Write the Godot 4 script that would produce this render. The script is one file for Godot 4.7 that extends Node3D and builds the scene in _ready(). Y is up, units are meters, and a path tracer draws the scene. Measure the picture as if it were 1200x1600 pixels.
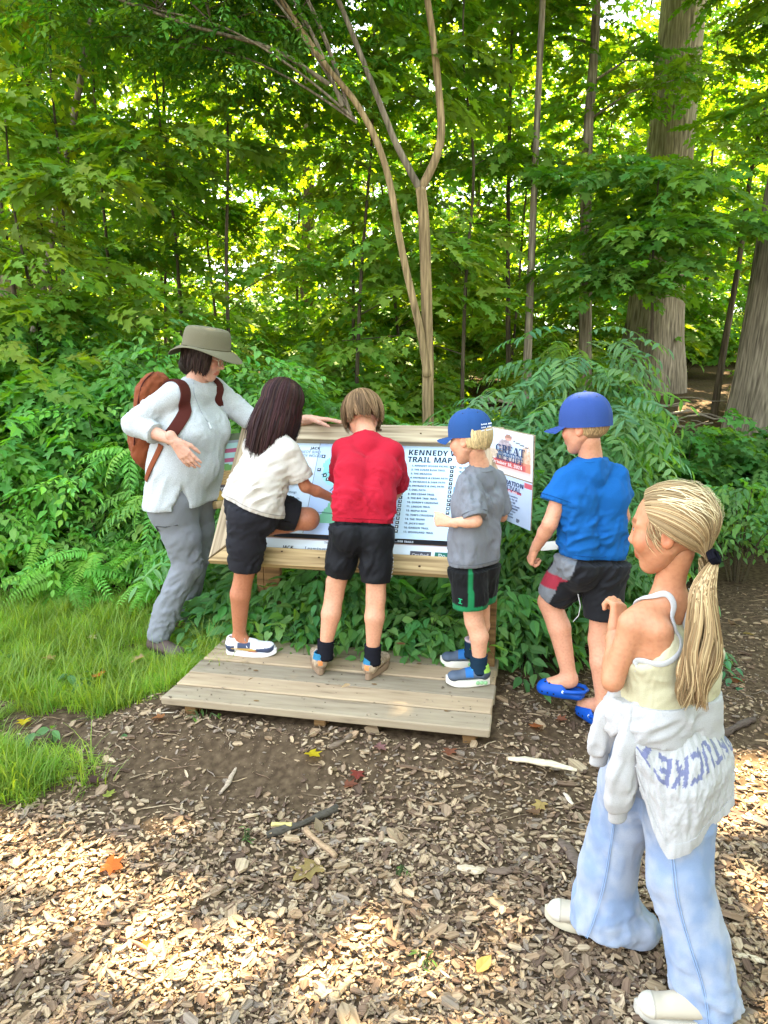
extends Node3D
# Six people round a sloping trail-map board at the edge of a sunlit wood. x right, y up, the camera looks along -z; metres.

const TO_SUN := Vector3(0.225, 0.766, -0.602)


func _ready():
	rng.seed = 20240917
	var cam := Camera3D.new()
	cam.name = "camera"
	add_child(cam)
	cam.position = Vector3(0, 1.6, 0)
	cam.rotation_degrees = Vector3(-12.7, 0, 0)
	cam.fov = 69.43
	cam.near = 0.05
	cam.far = 400.0
	cam.current = true

	var env := Environment.new()
	var sky_mat := ProceduralSkyMaterial.new()
	sky_mat.sky_top_color = Color(0.76, 0.83, 0.92)
	sky_mat.sky_horizon_color = Color(0.97, 0.97, 0.95)
	sky_mat.sky_curve = 0.25
	sky_mat.ground_bottom_color = Color(0.30, 0.28, 0.22)
	sky_mat.ground_horizon_color = Color(0.55, 0.56, 0.48)
	sky_mat.sky_energy_multiplier = 1.0
	var sky := Sky.new()
	sky.sky_material = sky_mat
	env.background_mode = Environment.BG_SKY
	env.sky = sky
	env.background_energy_multiplier = 0.46
	env.tonemap_mode = Environment.TONE_MAPPER_LINEAR
	env.tonemap_exposure = 14.5
	env.sdfgi_enabled = true
	env.ssao_enabled = true
	env.ssil_enabled = true
	var we := WorldEnvironment.new()
	we.name = "world_environment"
	we.environment = env
	add_child(we)

	var sun := DirectionalLight3D.new()
	sun.name = "sun"
	add_child(sun)
	sun.look_at_from_position(Vector3.ZERO, -TO_SUN, Vector3.UP)
	sun.light_energy = 1.6
	sun.light_color = Color(1.0, 0.91, 0.74)
	sun.light_angular_distance = 0.5
	sun.shadow_enabled = true

	fold_noise.seed = 4
	fold_noise.frequency = 1.0
	fold_noise.fractal_type = FastNoiseLite.FRACTAL_RIDGED
	fold_noise.fractal_octaves = 2
	soft_noise.seed = 9
	soft_noise.frequency = 1.0
	soft_noise.fractal_octaves = 3
	make_materials()
	build_ground()
	build_woods()
	build_sign()
	build_people()
	build_litter()
# ------------------------------------------------------------------ helpers
var rng := RandomNumberGenerator.new()
var taken := {}
var fold_noise := FastNoiseLite.new()
var soft_noise := FastNoiseLite.new()


func rf(a: float, b: float) -> float:
	return rng.randf_range(a, b)


func numbered(called: String) -> String:
	var n: int = taken.get(called, 0)
	taken[called] = n + 1
	return called if n == 0 else "%s_%03d" % [called, n]


func tag(o: Node, label := "", category := "", group := "", kind := "") -> Node:
	if label: o.set_meta("label", label)
	if category: o.set_meta("category", category)
	if group: o.set_meta("group", group)
	if kind: o.set_meta("kind", kind)
	return o


func thing(called: String, label: String, category: String, at := Vector3.ZERO, group := "") -> Node3D:
	var o := Node3D.new()
	o.name = numbered(called)
	o.position = at
	add_child(o)
	tag(o, label, category, group)
	return o


func obj(called: String, m: Mesh, material: Material, parent: Node3D = null, xf := Transform3D.IDENTITY) -> MeshInstance3D:
	var o := MeshInstance3D.new()
	o.mesh = m
	o.material_override = material
	o.transform = xf
	if parent == null or parent == self:
		o.name = numbered(called)
		add_child(o)
	else:
		var n := 0
		var name_now := called
		while parent.has_node(name_now):
			n += 1
			name_now = "%s_%03d" % [called, n]
		o.name = name_now
		parent.add_child(o)
	return o


func scatter(called: String, m: Mesh, material: Material, xfs: Array, cols: Array, parent: Node3D = null) -> MultiMeshInstance3D:
	var mm := MultiMesh.new()
	mm.transform_format = MultiMesh.TRANSFORM_3D
	mm.use_colors = true
	mm.mesh = m
	mm.instance_count = xfs.size()
	for i in xfs.size():
		mm.set_instance_transform(i, xfs[i])
		mm.set_instance_color(i, cols[i])
	var o := MultiMeshInstance3D.new()
	o.multimesh = mm
	o.material_override = material
	if parent == null:
		o.name = numbered(called)
		add_child(o)
	else:
		var n := 0
		var name_now := called
		while parent.has_node(name_now):
			n += 1
			name_now = "%s_%03d" % [called, n]
		o.name = name_now
		parent.add_child(o)
	o.set_meta("kind", "stuff")
	return o


# A mesh builder: triangles are given counter-clockwise as seen from outside and stored clockwise.
class MB:
	var v := PackedVector3Array()
	var c := PackedColorArray()
	var t := PackedInt32Array()
	var col := Color.WHITE

	func p(x: Vector3) -> int:
		v.append(x)
		c.append(col)
		return v.size() - 1

	func tri(a: int, b: int, d: int) -> void:
		t.append(a); t.append(d); t.append(b)

	func quad(a: int, b: int, d: int, e: int) -> void:
		tri(a, b, d); tri(a, d, e)

	func face(pts: Array) -> void:
		var first := v.size()
		for x in pts: p(x)
		for i in range(1, pts.size() - 1): tri(first, first + i, first + i + 1)

	func normals() -> PackedVector3Array:
		var n := PackedVector3Array()
		n.resize(v.size())
		for i in range(0, t.size(), 3):
			var a := v[t[i]]
			var w := (v[t[i + 2]] - a).cross(v[t[i + 1]] - a)
			n[t[i]] += w; n[t[i + 1]] += w; n[t[i + 2]] += w
		for i in n.size():
			n[i] = n[i].normalized() if n[i].length_squared() > 1e-18 else Vector3.UP
		return n

	func mesh() -> ArrayMesh:
		var a := []
		a.resize(Mesh.ARRAY_MAX)
		a[Mesh.ARRAY_VERTEX] = v
		a[Mesh.ARRAY_NORMAL] = normals()
		a[Mesh.ARRAY_COLOR] = c
		a[Mesh.ARRAY_INDEX] = t
		var m := ArrayMesh.new()
		m.add_surface_from_arrays(Mesh.PRIMITIVE_TRIANGLES, a)
		return m

	func add(o: MB, xf := Transform3D.IDENTITY) -> void:
		var first := v.size()
		for x in o.v: v.append(xf * x)
		c.append_array(o.c)
		for i in o.t: t.append(first + i)

	# a tube along points; radii per point; squash flattens it along side_axis
	func tube(pts: Array, radii: Array, sides := 7, caps := true, bump := 0.0, seed_ := 0) -> void:
		var first := v.size()
		var r := RandomNumberGenerator.new()
		r.seed = seed_ + 11
		var side := Vector3.ZERO
		for i in pts.size():
			var dir: Vector3 = (pts[mini(i + 1, pts.size() - 1)] - pts[maxi(i - 1, 0)]).normalized()
			if i == 0:
				side = dir.cross(Vector3(0.31, 0.17, 0.93)).normalized()
				if side.length() < 0.5: side = dir.cross(Vector3.RIGHT).normalized()
			else:
				side = (side - dir * side.dot(dir)).normalized()
			var up := dir.cross(side)
			for k in sides:
				var a := TAU * k / sides
				var rr: float = radii[i] * (1.0 + (r.randf_range(-bump, bump) if bump > 0 else 0.0))
				p(pts[i] + (side * cos(a) + up * sin(a)) * rr)
		for i in pts.size() - 1:
			for k in sides:
				var q := first + i * sides
				var k2 := (k + 1) % sides
				quad(q + k, q + k2, q + sides + k2, q + sides + k)
		if caps:
			var a0 := p(pts[0])
			var a1 := p(pts[-1])
			var l := first + (pts.size() - 1) * sides
			for k in sides:
				var k2 := (k + 1) % sides
				tri(a0, first + k2, first + k)
				tri(a1, l + k, l + k2)

	# a box with chamfered edges, flat shaded
	func box(size: Vector3, e := 0.003, at := Vector3.ZERO, jit := 0.0, seed_ := 0) -> void:
		var h := size * 0.5
		var r := RandomNumberGenerator.new()
		r.seed = seed_ + 5
		var q := {}
		for sx in [-1, 1]:
			for sy in [-1, 1]:
				for sz in [-1, 1]:
					var j := Vector3(r.randf_range(-jit, jit), r.randf_range(-jit, jit), r.randf_range(-jit, jit))
					var o := Vector3(sx * h.x, sy * h.y, sz * h.z) + j + at
					q[[sx, sy, sz, 0]] = o - Vector3(0, sy, sz) * e
					q[[sx, sy, sz, 1]] = o - Vector3(sx, 0, sz) * e
					q[[sx, sy, sz, 2]] = o - Vector3(sx, sy, 0) * e
		for s in [-1, 1]:
			var fx := [q[[s, -1, -1, 0]], q[[s, 1, -1, 0]], q[[s, 1, 1, 0]], q[[s, -1, 1, 0]]]
			var fy := [q[[-1, s, -1, 1]], q[[-1, s, 1, 1]], q[[1, s, 1, 1]], q[[1, s, -1, 1]]]
			var fz := [q[[-1, -1, s, 2]], q[[1, -1, s, 2]], q[[1, 1, s, 2]], q[[-1, 1, s, 2]]]
			for f in [fx, fy, fz]:
				if s < 0: f.reverse()
				face(f)
		if e <= 0.0: return
		for a in [-1, 1]:
			for b in [-1, 1]:
				var f1 := [q[[a, b, -1, 0]], q[[a, b, -1, 1]], q[[a, b, 1, 1]], q[[a, b, 1, 0]]]
				var f2 := [q[[a, -1, b, 0]], q[[a, 1, b, 0]], q[[a, 1, b, 2]], q[[a, -1, b, 2]]]
				var f3 := [q[[-1, a, b, 1]], q[[-1, a, b, 2]], q[[1, a, b, 2]], q[[1, a, b, 1]]]
				if a * b < 0:
					for f in [f1, f2, f3]: f.reverse()
				for f in [f1, f2, f3]: face(f)
				for d in [-1, 1]:
					var g := [q[[a, b, d, 0]], q[[a, b, d, 1]], q[[a, b, d, 2]]]
					if a * b * d < 0: g.reverse()
					face(g)

	# a sheet through a grid of points rows[i][j]; thick > 0 gives it a back face and a rim
	func sheet(rows: Array, thick := 0.0) -> void:
		var h := rows.size()
		var w: int = rows[0].size()
		var first := v.size()
		for i in h:
			for j in w: p(rows[i][j])
		for i in h - 1:
			for j in w - 1:
				var a := first + i * w + j
				quad(a, a + 1, a + w + 1, a + w)
		if thick <= 0: return
		var nn := normals()
		var back := v.size()
		for i in h * w: p(v[first + i] - nn[first + i] * thick)
		for i in h - 1:
			for j in w - 1:
				var a := back + i * w + j
				quad(a + w, a + w + 1, a + 1, a)
		var edge := []
		for j in w: edge.append(j)
		for i in range(1, h): edge.append(i * w + w - 1)
		for j in range(w - 2, -1, -1): edge.append((h - 1) * w + j)
		for i in range(h - 2, 0, -1): edge.append(i * w)
		for k in edge.size():
			var a: int = edge[k]
			var b: int = edge[(k + 1) % edge.size()]
			face([v[first + b], v[first + a], v[back + a], v[back + b]])

	# a surface of revolution about y: profile is an array of Vector2(radius, height)
	func lathe(profile: Array, sides := 24, xf := Transform3D.IDENTITY) -> void:
		var first := v.size()
		for q in profile:
			for k in sides:
				var a := TAU * k / sides
				p(xf * Vector3(cos(a) * q.x, q.y, -sin(a) * q.x))
		for i in profile.size() - 1:
			for k in sides:
				var a := first + i * sides + k
				var b := first + i * sides + (k + 1) % sides
				quad(a, b, b + sides, a + sides)


func curve_points(knots: Array, per := 5) -> Array:
	var out := []
	for i in knots.size() - 1:
		var a: Vector3 = knots[maxi(i - 1, 0)]
		var d: Vector3 = knots[mini(i + 2, knots.size() - 1)]
		var b: Vector3 = knots[i]
		var c: Vector3 = knots[i + 1]
		for k in per: out.append(b.cubic_interpolate(c, a, d, float(k) / per))
	out.append(knots[-1])
	return out


func taper(n: int, a: float, b: float) -> Array:
	var out := []
	for i in n: out.append(lerpf(a, b, float(i) / maxf(1, n - 1)))
	return out


# ------------------------------------------------------------------ fields: bodies and clothes as joined tapered capsules, meshed as surface nets
class Field:
	var lo: Vector3
	var cell: float
	var nx: int
	var ny: int
	var nz: int
	var d := PackedFloat32Array()
	var whole := PackedFloat32Array()   # as it was before the first cut

	func _init(lo_: Vector3, hi: Vector3, cell_: float) -> void:
		lo = lo_
		cell = cell_
		nx = int(ceil((hi.x - lo.x) / cell)) + 2
		ny = int(ceil((hi.y - lo.y) / cell)) + 2
		nz = int(ceil((hi.z - lo.z) / cell)) + 2
		d.resize(nx * ny * nz)
		d.fill(1.0)

	func span(a: Vector3, b: Vector3) -> Array:
		var i0 := Vector3i(((a.min(b) - lo) / cell).floor())
		var i1 := Vector3i(((a.max(b) - lo) / cell).ceil())
		return [i0.clamp(Vector3i.ZERO, Vector3i(nx, ny, nz)), (i1 + Vector3i.ONE).clamp(Vector3i.ZERO, Vector3i(nx, ny, nz))]

	func put(at: int, x: float, k: float, op: int) -> void:
		var o := d[at]
		if op == 0:
			var h := maxf(k - absf(o - x), 0.0) / k
			d[at] = minf(o, x) - h * h * k * 0.25
		else:
			var h := maxf(k - absf(o + x), 0.0) / k
			d[at] = maxf(o, -x) + h * h * k * 0.25

	# a tapered capsule from a to b; squash > 1 thins it along flat; cut ends it flat at b (1), at a (2) or both (3); op 1 takes away
	func bone(a: Vector3, b: Vector3, ra: float, rb: float, k := 0.02, flat := Vector3.ZERO, squash := 1.0, cut := 0, op := 0) -> void:
		var m := maxf(ra, rb) + k + cell * 2.5
		var s := span(a.min(b) - Vector3.ONE * m, a.max(b) + Vector3.ONE * m)
		var ba := b - a
		if squash != 1.0: ba += flat * ba.dot(flat) * (squash - 1.0)
		var inv := 1.0 / maxf(ba.length_squared(), 1e-9)
		var axis := (b - a).normalized()
		var end := (b - a).length()
		for z in range(s[0].z, s[1].z):
			for y in range(s[0].y, s[1].y):
				var at: int = (z * ny + y) * nx + s[0].x
				for x in range(s[0].x, s[1].x):
					var q := lo + Vector3(x, y, z) * cell - a
					var along := q.dot(axis)
					if squash != 1.0: q += flat * q.dot(flat) * (squash - 1.0)
					var h := clampf(q.dot(ba) * inv, 0.0, 1.0)
					var x_ := (q - ba * h).length() - lerpf(ra, rb, h)
					if cut & 1: x_ = maxf(x_, along - end)
					if cut & 2: x_ = maxf(x_, -along)
					if x_ < m: put(at, x_, k, op)
					at += 1

	func ball(c: Vector3, r: Vector3, rot := Basis.IDENTITY, k := 0.02, op := 0) -> void:
		var m := maxf(r.x, maxf(r.y, r.z)) + k + cell * 2.5
		var s := span(c - Vector3.ONE * m, c + Vector3.ONE * m)
		var it := rot.transposed()
		for z in range(s[0].z, s[1].z):
			for y in range(s[0].y, s[1].y):
				var at: int = (z * ny + y) * nx + s[0].x
				for x in range(s[0].x, s[1].x):
					var q := it * (lo + Vector3(x, y, z) * cell - c)
					var k0 := (q / r).length()
					var k1 := (q / (r * r)).length()
					var x_ := k0 * (k0 - 1.0) / maxf(k1, 1e-6)
					if x_ < m: put(at, x_, k, op)
					at += 1

	# a rounded box given by its place and half size
	func block(xf: Transform3D, half: Vector3, round_: float, k := 0.01, op := 0) -> void:
		var m := half.length() + k + cell * 2.5
		var s := span(xf.origin - Vector3.ONE * m, xf.origin + Vector3.ONE * m)
		var inv := xf.affine_inverse()
		var hh := half - Vector3.ONE * round_
		for z in range(s[0].z, s[1].z):
			for y in range(s[0].y, s[1].y):
				var at: int = (z * ny + y) * nx + s[0].x
				for x in range(s[0].x, s[1].x):
					var q := (inv * (lo + Vector3(x, y, z) * cell)).abs() - hh
					var x_ := q.max(Vector3.ZERO).length() + minf(maxf(q.x, maxf(q.y, q.z)), 0.0) - round_
					if x_ < m: put(at, x_, k, op)
					at += 1

	# keeps what lies on the side that n points away from
	func cut(at_: Vector3, n: Vector3) -> void:
		if whole.size() == 0: whole = d.duplicate()
		var at := 0
		for z in nz:
			for y in ny:
				for x in nx:
					var x_ := (lo + Vector3(x, y, z) * cell - at_).dot(n)
					if x_ > d[at]: d[at] = x_
					at += 1

	func sample(p: Vector3) -> float:
		var q := Vector3i(((p - lo) / cell).round()).clamp(Vector3i.ZERO, Vector3i(nx - 1, ny - 1, nz - 1))
		var g := (p - lo) / cell
		var b := Vector3i(g.floor()).clamp(Vector3i.ZERO, Vector3i(nx - 2, ny - 2, nz - 2))
		var t := (g - Vector3(b)).clamp(Vector3.ZERO, Vector3.ONE)
		var i := (b.z * ny + b.y) * nx + b.x
		var r := nx * ny
		var a0 := lerpf(lerpf(d[i], d[i + 1], t.x), lerpf(d[i + nx], d[i + nx + 1], t.x), t.y)
		var a1 := lerpf(lerpf(d[i + r], d[i + r + 1], t.x), lerpf(d[i + r + nx], d[i + r + nx + 1], t.x), t.y)
		return lerpf(a0, a1, t.z)

	func grad(p: Vector3) -> Vector3:
		var e := cell
		return Vector3(sample(p + Vector3(e, 0, 0)) - sample(p - Vector3(e, 0, 0)), sample(p + Vector3(0, e, 0)) - sample(p - Vector3(0, e, 0)), sample(p + Vector3(0, 0, e)) - sample(p - Vector3(0, 0, e))).normalized()

	# the nearest place at height off above the surface
	func snap(p: Vector3, off := 0.0) -> Vector3:
		for i in 8:
			var v := sample(p)
			if v > 0.9: return p
			p -= grad(p) * (v - off) * 0.8
		return p

	# surface nets into a mesh builder
	func net(mb: MB, smooth := 1) -> void:
		var ids := PackedInt32Array()
		ids.resize(nx * ny * nz)
		ids.fill(-1)
		var first := mb.v.size()
		var off := [0, 1, nx, nx + 1, nx * ny, nx * ny + 1, nx * ny + nx, nx * ny + nx + 1]
		var pos := [Vector3(0, 0, 0), Vector3(1, 0, 0), Vector3(0, 1, 0), Vector3(1, 1, 0), Vector3(0, 0, 1), Vector3(1, 0, 1), Vector3(0, 1, 1), Vector3(1, 1, 1)]
		var edges := [[0, 1], [2, 3], [4, 5], [6, 7], [0, 2], [1, 3], [4, 6], [5, 7], [0, 4], [1, 5], [2, 6], [3, 7]]
		var far := cell * 4.0
		for z in nz - 1:
			for y in ny - 1:
				var at := (z * ny + y) * nx
				for x in nx - 1:
					var d0 := d[at]
					if d0 > far or d0 < -far:
						at += 1
						continue
					var bits := 0
					for k in 8:
						if d[at + off[k]] < 0.0: bits |= 1 << k
					if bits != 0 and bits != 255:
						var sum := Vector3.ZERO
						var n := 0
						for e in edges:
							if ((bits >> e[0]) & 1) != ((bits >> e[1]) & 1):
								var da := d[at + off[e[0]]]
								var db := d[at + off[e[1]]]
								sum += pos[e[0]].lerp(pos[e[1]], da / (da - db))
								n += 1
						ids[at] = mb.p(lo + (Vector3(x, y, z) + sum / n) * cell)
					at += 1
		var step := [1, nx, nx * ny]
		var t0 := mb.t.size()
		for z in range(1, nz - 1):
			for y in range(1, ny - 1):
				var at := (z * ny + y) * nx + 1
				for x in range(1, nx - 1):
					if ids[at] >= 0:
						var inside := d[at] < 0.0
						for a in 3:
							if (d[at + step[a]] < 0.0) != inside:
								var u: int = step[(a + 1) % 3]
								var w: int = step[(a + 2) % 3]
								var q0 := ids[at]
								var q1 := ids[at - u]
								var q2 := ids[at - u - w]
								var q3 := ids[at - w]
								if q0 >= 0 and q1 >= 0 and q2 >= 0 and q3 >= 0:
									if inside: mb.quad(q0, q1, q2, q3)
									else: mb.quad(q3, q2, q1, q0)
					at += 1
		for pass_ in smooth:
			var sum := PackedVector3Array()
			sum.resize(mb.v.size() - first)
			var cnt := PackedInt32Array()
			cnt.resize(sum.size())
			for i in range(t0, mb.t.size(), 3):
				for k in 3:
					var a := mb.t[i + k] - first
					sum[a] += mb.v[mb.t[i + (k + 1) % 3]] + mb.v[mb.t[i + (k + 2) % 3]]
					cnt[a] += 2
			for i in sum.size():
				if cnt[i] > 0: mb.v[first + i] = mb.v[first + i].lerp(sum[i] / cnt[i], 0.5)


# moves the vertices of a builder along their normals by how(p, n) and colours them by paint(p)
func ruffle(mb: MB, how, paint = null, from := 0) -> void:
	var n := mb.normals()
	for i in range(from, mb.v.size()):
		var q := mb.v[i]
		if how != null: mb.v[i] = q + n[i] * float(how.call(q, n[i]))
		if paint != null: mb.c[i] = paint.call(q)


# ------------------------------------------------------------------ materials and computed textures
func lin(r: float, g: float, b: float) -> Color:
	return Color(r, g, b)


func mat(srgb: Color, rough := 0.8, spec := 0.4) -> StandardMaterial3D:
	var m := StandardMaterial3D.new()
	m.albedo_color = srgb
	m.roughness = rough
	m.metallic_specular = spec
	m.cull_mode = BaseMaterial3D.CULL_DISABLED
	return m


func vmat(rough := 0.8, spec := 0.4, tint := Color.WHITE) -> StandardMaterial3D:
	var m := mat(tint, rough, spec)
	m.vertex_color_use_as_albedo = true
	return m


# noise picture: a ramp of colours over fractal noise, stretched by (sx, sy)
func noise_tex(size: int, freq: float, ramp: Array, sx := 1.0, sy := 1.0, octaves := 4, seed_ := 1, ridged := false) -> ImageTexture:
	var im := noise_image(size, freq, ramp, sx, sy, octaves, seed_, ridged)
	return ImageTexture.create_from_image(im)


func noise_image(size: int, freq: float, ramp: Array, sx := 1.0, sy := 1.0, octaves := 4, seed_ := 1, ridged := false) -> Image:
	var n := FastNoiseLite.new()
	n.seed = seed_
	n.noise_type = FastNoiseLite.TYPE_SIMPLEX_SMOOTH
	n.frequency = freq
	n.fractal_octaves = octaves
	n.fractal_type = FastNoiseLite.FRACTAL_RIDGED if ridged else FastNoiseLite.FRACTAL_FBM
	var im := Image.create(size, size, false, Image.FORMAT_RGB8)
	var g := Gradient.new()
	g.offsets = PackedFloat32Array()
	var offs := PackedFloat32Array()
	var cols := PackedColorArray()
	for i in ramp.size():
		offs.append(float(i) / (ramp.size() - 1))
		cols.append(ramp[i])
	g.offsets = offs
	g.colors = cols
	# two blended copies make the picture repeat without a seam
	for y in size:
		var fy := float(y) / size
		for x in size:
			var fx := float(x) / size
			var a := n.get_noise_2d(x * sx, y * sy)
			var b := n.get_noise_2d((x - size) * sx, y * sy)
			var c := n.get_noise_2d(x * sx, (y - size) * sy)
			var d := n.get_noise_2d((x - size) * sx, (y - size) * sy)
			var t := lerpf(lerpf(a, b, fx), lerpf(c, d, fx), fy)
			var spread := sqrt((fx * fx + (1 - fx) * (1 - fx)) * (fy * fy + (1 - fy) * (1 - fy)))
			im.set_pixel(x, y, g.sample(clampf(t / spread * 0.62 + 0.5, 0.0, 1.0)))
	return im


func bump_of(im: Image, strength := 4.0) -> ImageTexture:
	var b: Image = im.duplicate()
	b.convert(Image.FORMAT_RGBA8)
	b.bump_map_to_normal_map(strength)
	return ImageTexture.create_from_image(b)


func tri_map(m: StandardMaterial3D, scale_: Vector3, world := false) -> StandardMaterial3D:
	m.uv1_triplanar = true
	m.uv1_world_triplanar = world
	m.uv1_scale = scale_
	return m


# ------------------------------------------------------------------ materials shared by many things
var M := {}


func make_materials() -> void:
	# foliage is tinted by its vertex and copy colours; light also comes through it
	for k in [["leaf", 0.55, 0.35], ["leaf_shiny", 0.42, 0.5], ["leaf_dull", 0.7, 0.25]]:
		var m := vmat(k[1], k[2])
		m.backlight_enabled = true
		m.backlight = Color(1.1, 1.05, 0.36)
		M[k[0]] = m
	var bark := noise_image(512, 0.02, [Color(0.27, 0.25, 0.225), Color(0.54, 0.51, 0.465), Color(0.78, 0.745, 0.69)], 1.0, 0.14, 5, 3)
	var bark_n := bump_of(bark, 9.0)
	for k in [["bark_grey", Color(0.92, 0.88, 0.82)], ["bark_brown", Color(0.88, 0.84, 0.77)], ["bark_dark", Color(0.62, 0.58, 0.52)], ["bark_pale", Color(1.0, 0.98, 0.92)], ["bark_tan", Color(1.0, 0.90, 0.72)]]:
		var m := mat(k[1], 0.9, 0.25)
		m.albedo_texture = ImageTexture.create_from_image(bark) if not M.has("bark_grey") else M.bark_grey.albedo_texture
		m.normal_enabled = true
		m.normal_texture = bark_n
		m.normal_scale = 1.3
		tri_map(m, Vector3(3.0, 1.6, 3.0), true)
		M[k[0]] = m
	# timber: grain runs along local x
	var grain := noise_image(512, 0.012, [Color(0.45, 0.39, 0.31), Color(0.68, 0.61, 0.51), Color(0.81, 0.75, 0.64)], 0.16, 2.2, 4, 8)
	var grain_n := bump_of(grain, 2.5)
	for k in [["deck", Color(0.86, 0.84, 0.80)], ["deck_b", Color(0.95, 0.90, 0.83)], ["deck_c", Color(0.80, 0.79, 0.76)], ["pine", Color(0.98, 0.93, 0.80)], ["pine_old", Color(0.97, 0.96, 0.93)], ["post_brown", Color(0.66, 0.56, 0.43)]]:
		var m := mat(k[1], 0.82, 0.3)
		m.albedo_texture = M.deck.albedo_texture if M.has("deck") else ImageTexture.create_from_image(grain)
		m.normal_enabled = true
		m.normal_texture = grain_n
		m.normal_scale = 0.8
		tri_map(m, Vector3(1.3, 2.6, 2.6))
		M[k[0]] = m
	# weathered deck boards: soft grey-tan with dirt rubbed in
	var worn := noise_image(512, 0.010, [Color(0.47, 0.42, 0.36), Color(0.64, 0.58, 0.50), Color(0.69, 0.635, 0.55), Color(0.73, 0.68, 0.60)], 0.35, 1.6, 5, 18)
	for k in ["deck", "deck_b", "deck_c"]:
		M[k].albedo_texture = M.deck_worn if M.has("deck_worn") else ImageTexture.create_from_image(worn)
		M["deck_worn"] = M[k].albedo_texture
		M[k].normal_scale = 0.45
	# wood chips and twigs: copy colour times a fibrous grain
	var fibre := noise_image(256, 0.03, [Color(0.62, 0.60, 0.57), Color(0.95, 0.94, 0.92), Color(1, 1, 1)], 0.2, 2.0, 3, 21)
	var chip := vmat(0.85, 0.25)
	chip.albedo_texture = ImageTexture.create_from_image(fibre)
	chip.normal_enabled = true
	chip.normal_texture = bump_of(fibre, 3.0)
	tri_map(chip, Vector3(14, 14, 14))
	M.chip = chip
	var soil := noise_image(1024, 0.012, [Color(0.20, 0.155, 0.11), Color(0.31, 0.25, 0.185), Color(0.41, 0.34, 0.26)], 1, 1, 6, 31)
	var earth := vmat(0.95, 0.2)
	earth.albedo_texture = ImageTexture.create_from_image(soil)
	earth.normal_enabled = true
	earth.normal_texture = bump_of(soil, 8.0)
	earth.normal_scale = 1.6
	tri_map(earth, Vector3(1.9, 1.9, 1.9), true)
	M.earth = earth


# ------------------------------------------------------------------ ground
func rise(x: float, d: float) -> float:
	var h := smoothstep(5.2, 11.0, d) * 1.0 + smoothstep(11.0, 32.0, d) * 1.2
	# earth banked up against the front of the platform
	var q := Vector3(x + 0.945, 0, -d + 2.871)
	var u := q.x * 0.98019 + q.z * 0.19804
	var w := q.x * 0.19804 - q.z * 0.98019
	h += 0.075 * smoothstep(0.34, 0.04, Vector2(maxf(0.0, absf(u - 0.69) - 0.69), maxf(0.0, maxf(-w, w - 0.7))).length())
	return h + soft_noise.get_noise_2d(x * 0.9, d * 0.9) * 0.035 * smoothstep(4.5, 6.0, d) + soft_noise.get_noise_2d(x * 3.0, d * 3.0 + 7.0) * 0.012


func on_ground(x: float, z: float, up := 0.0) -> Vector3:
	return Vector3(x, rise(x, -z) + up, z)


# how much grass / bare earth / chips a spot carries
func grassy(x: float, z: float) -> float:
	var d := -z
	var n := soft_noise.get_noise_2d(x * 2.3 + 40.0, d * 2.3) * 0.35
	var main := smoothstep(0.0, 0.22, d - (2.92 + n + maxf(0.0, x + 1.35) * 0.55)) * smoothstep(0.0, 0.12, -0.66 - x - maxf(0.0, 3.25 - d) * 0.75) * smoothstep(4.7, 4.2, d)
	var lobe := smoothstep(0.36, 0.2, Vector2((x + 1.62) * 0.68, (d - 2.52) * 1.15).length() + n * 0.3)
	return clampf(maxf(main, lobe), 0.0, 1.0)


func chippy(x: float, z: float) -> float:
	var d := -z
	var n := soft_noise.get_noise_2d(x * 1.5, d * 1.5 + 90.0)
	var c := smoothstep(2.75, 2.0, d + n * 0.55) * 0.95 + 0.26 + n * 0.42
	c -= 0.55 * smoothstep(0.5, 0.15, Vector2((x + 0.62) * 0.8, (d - 2.42) * 1.5).length())
	c -= 0.3 * smoothstep(0.3, 0.1, Vector2(x - 0.55, (d - 2.2) * 1.6).length())
	if d > 3.4: c *= smoothstep(5.2, 3.6, d) * 0.7
	return clampf(c, 0.0, 1.0) * (1.0 - grassy(x, z))


func build_ground() -> void:
	var mb := MB.new()
	var zs := []
	var z := 14.0
	while z > -110.0:
		zs.append(z)
		var d := -z
		z -= 0.09 if d > 0.6 and d < 6.0 else (0.3 if d > -1.0 and d < 14.0 else 2.5)
	var xs := []
	var x := -70.0
	while x < 70.0:
		xs.append(x)
		x += 0.09 if absf(x) < 3.4 else (0.4 if absf(x) < 9.0 else 3.0)
	for zz in zs:
		for xx in xs:
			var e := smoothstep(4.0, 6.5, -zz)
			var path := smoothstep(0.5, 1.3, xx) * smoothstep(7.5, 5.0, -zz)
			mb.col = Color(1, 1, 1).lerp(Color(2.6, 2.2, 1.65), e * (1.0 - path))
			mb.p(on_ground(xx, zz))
	var w := xs.size()
	for i in zs.size() - 1:
		for j in w - 1:
			var a := i * w + j
			mb.quad(a, a + 1, a + w + 1, a + w)
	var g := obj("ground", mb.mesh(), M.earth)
	tag(g, "dark bare earth of the clearing rising into the wood behind the board", "ground", "", "structure")


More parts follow.
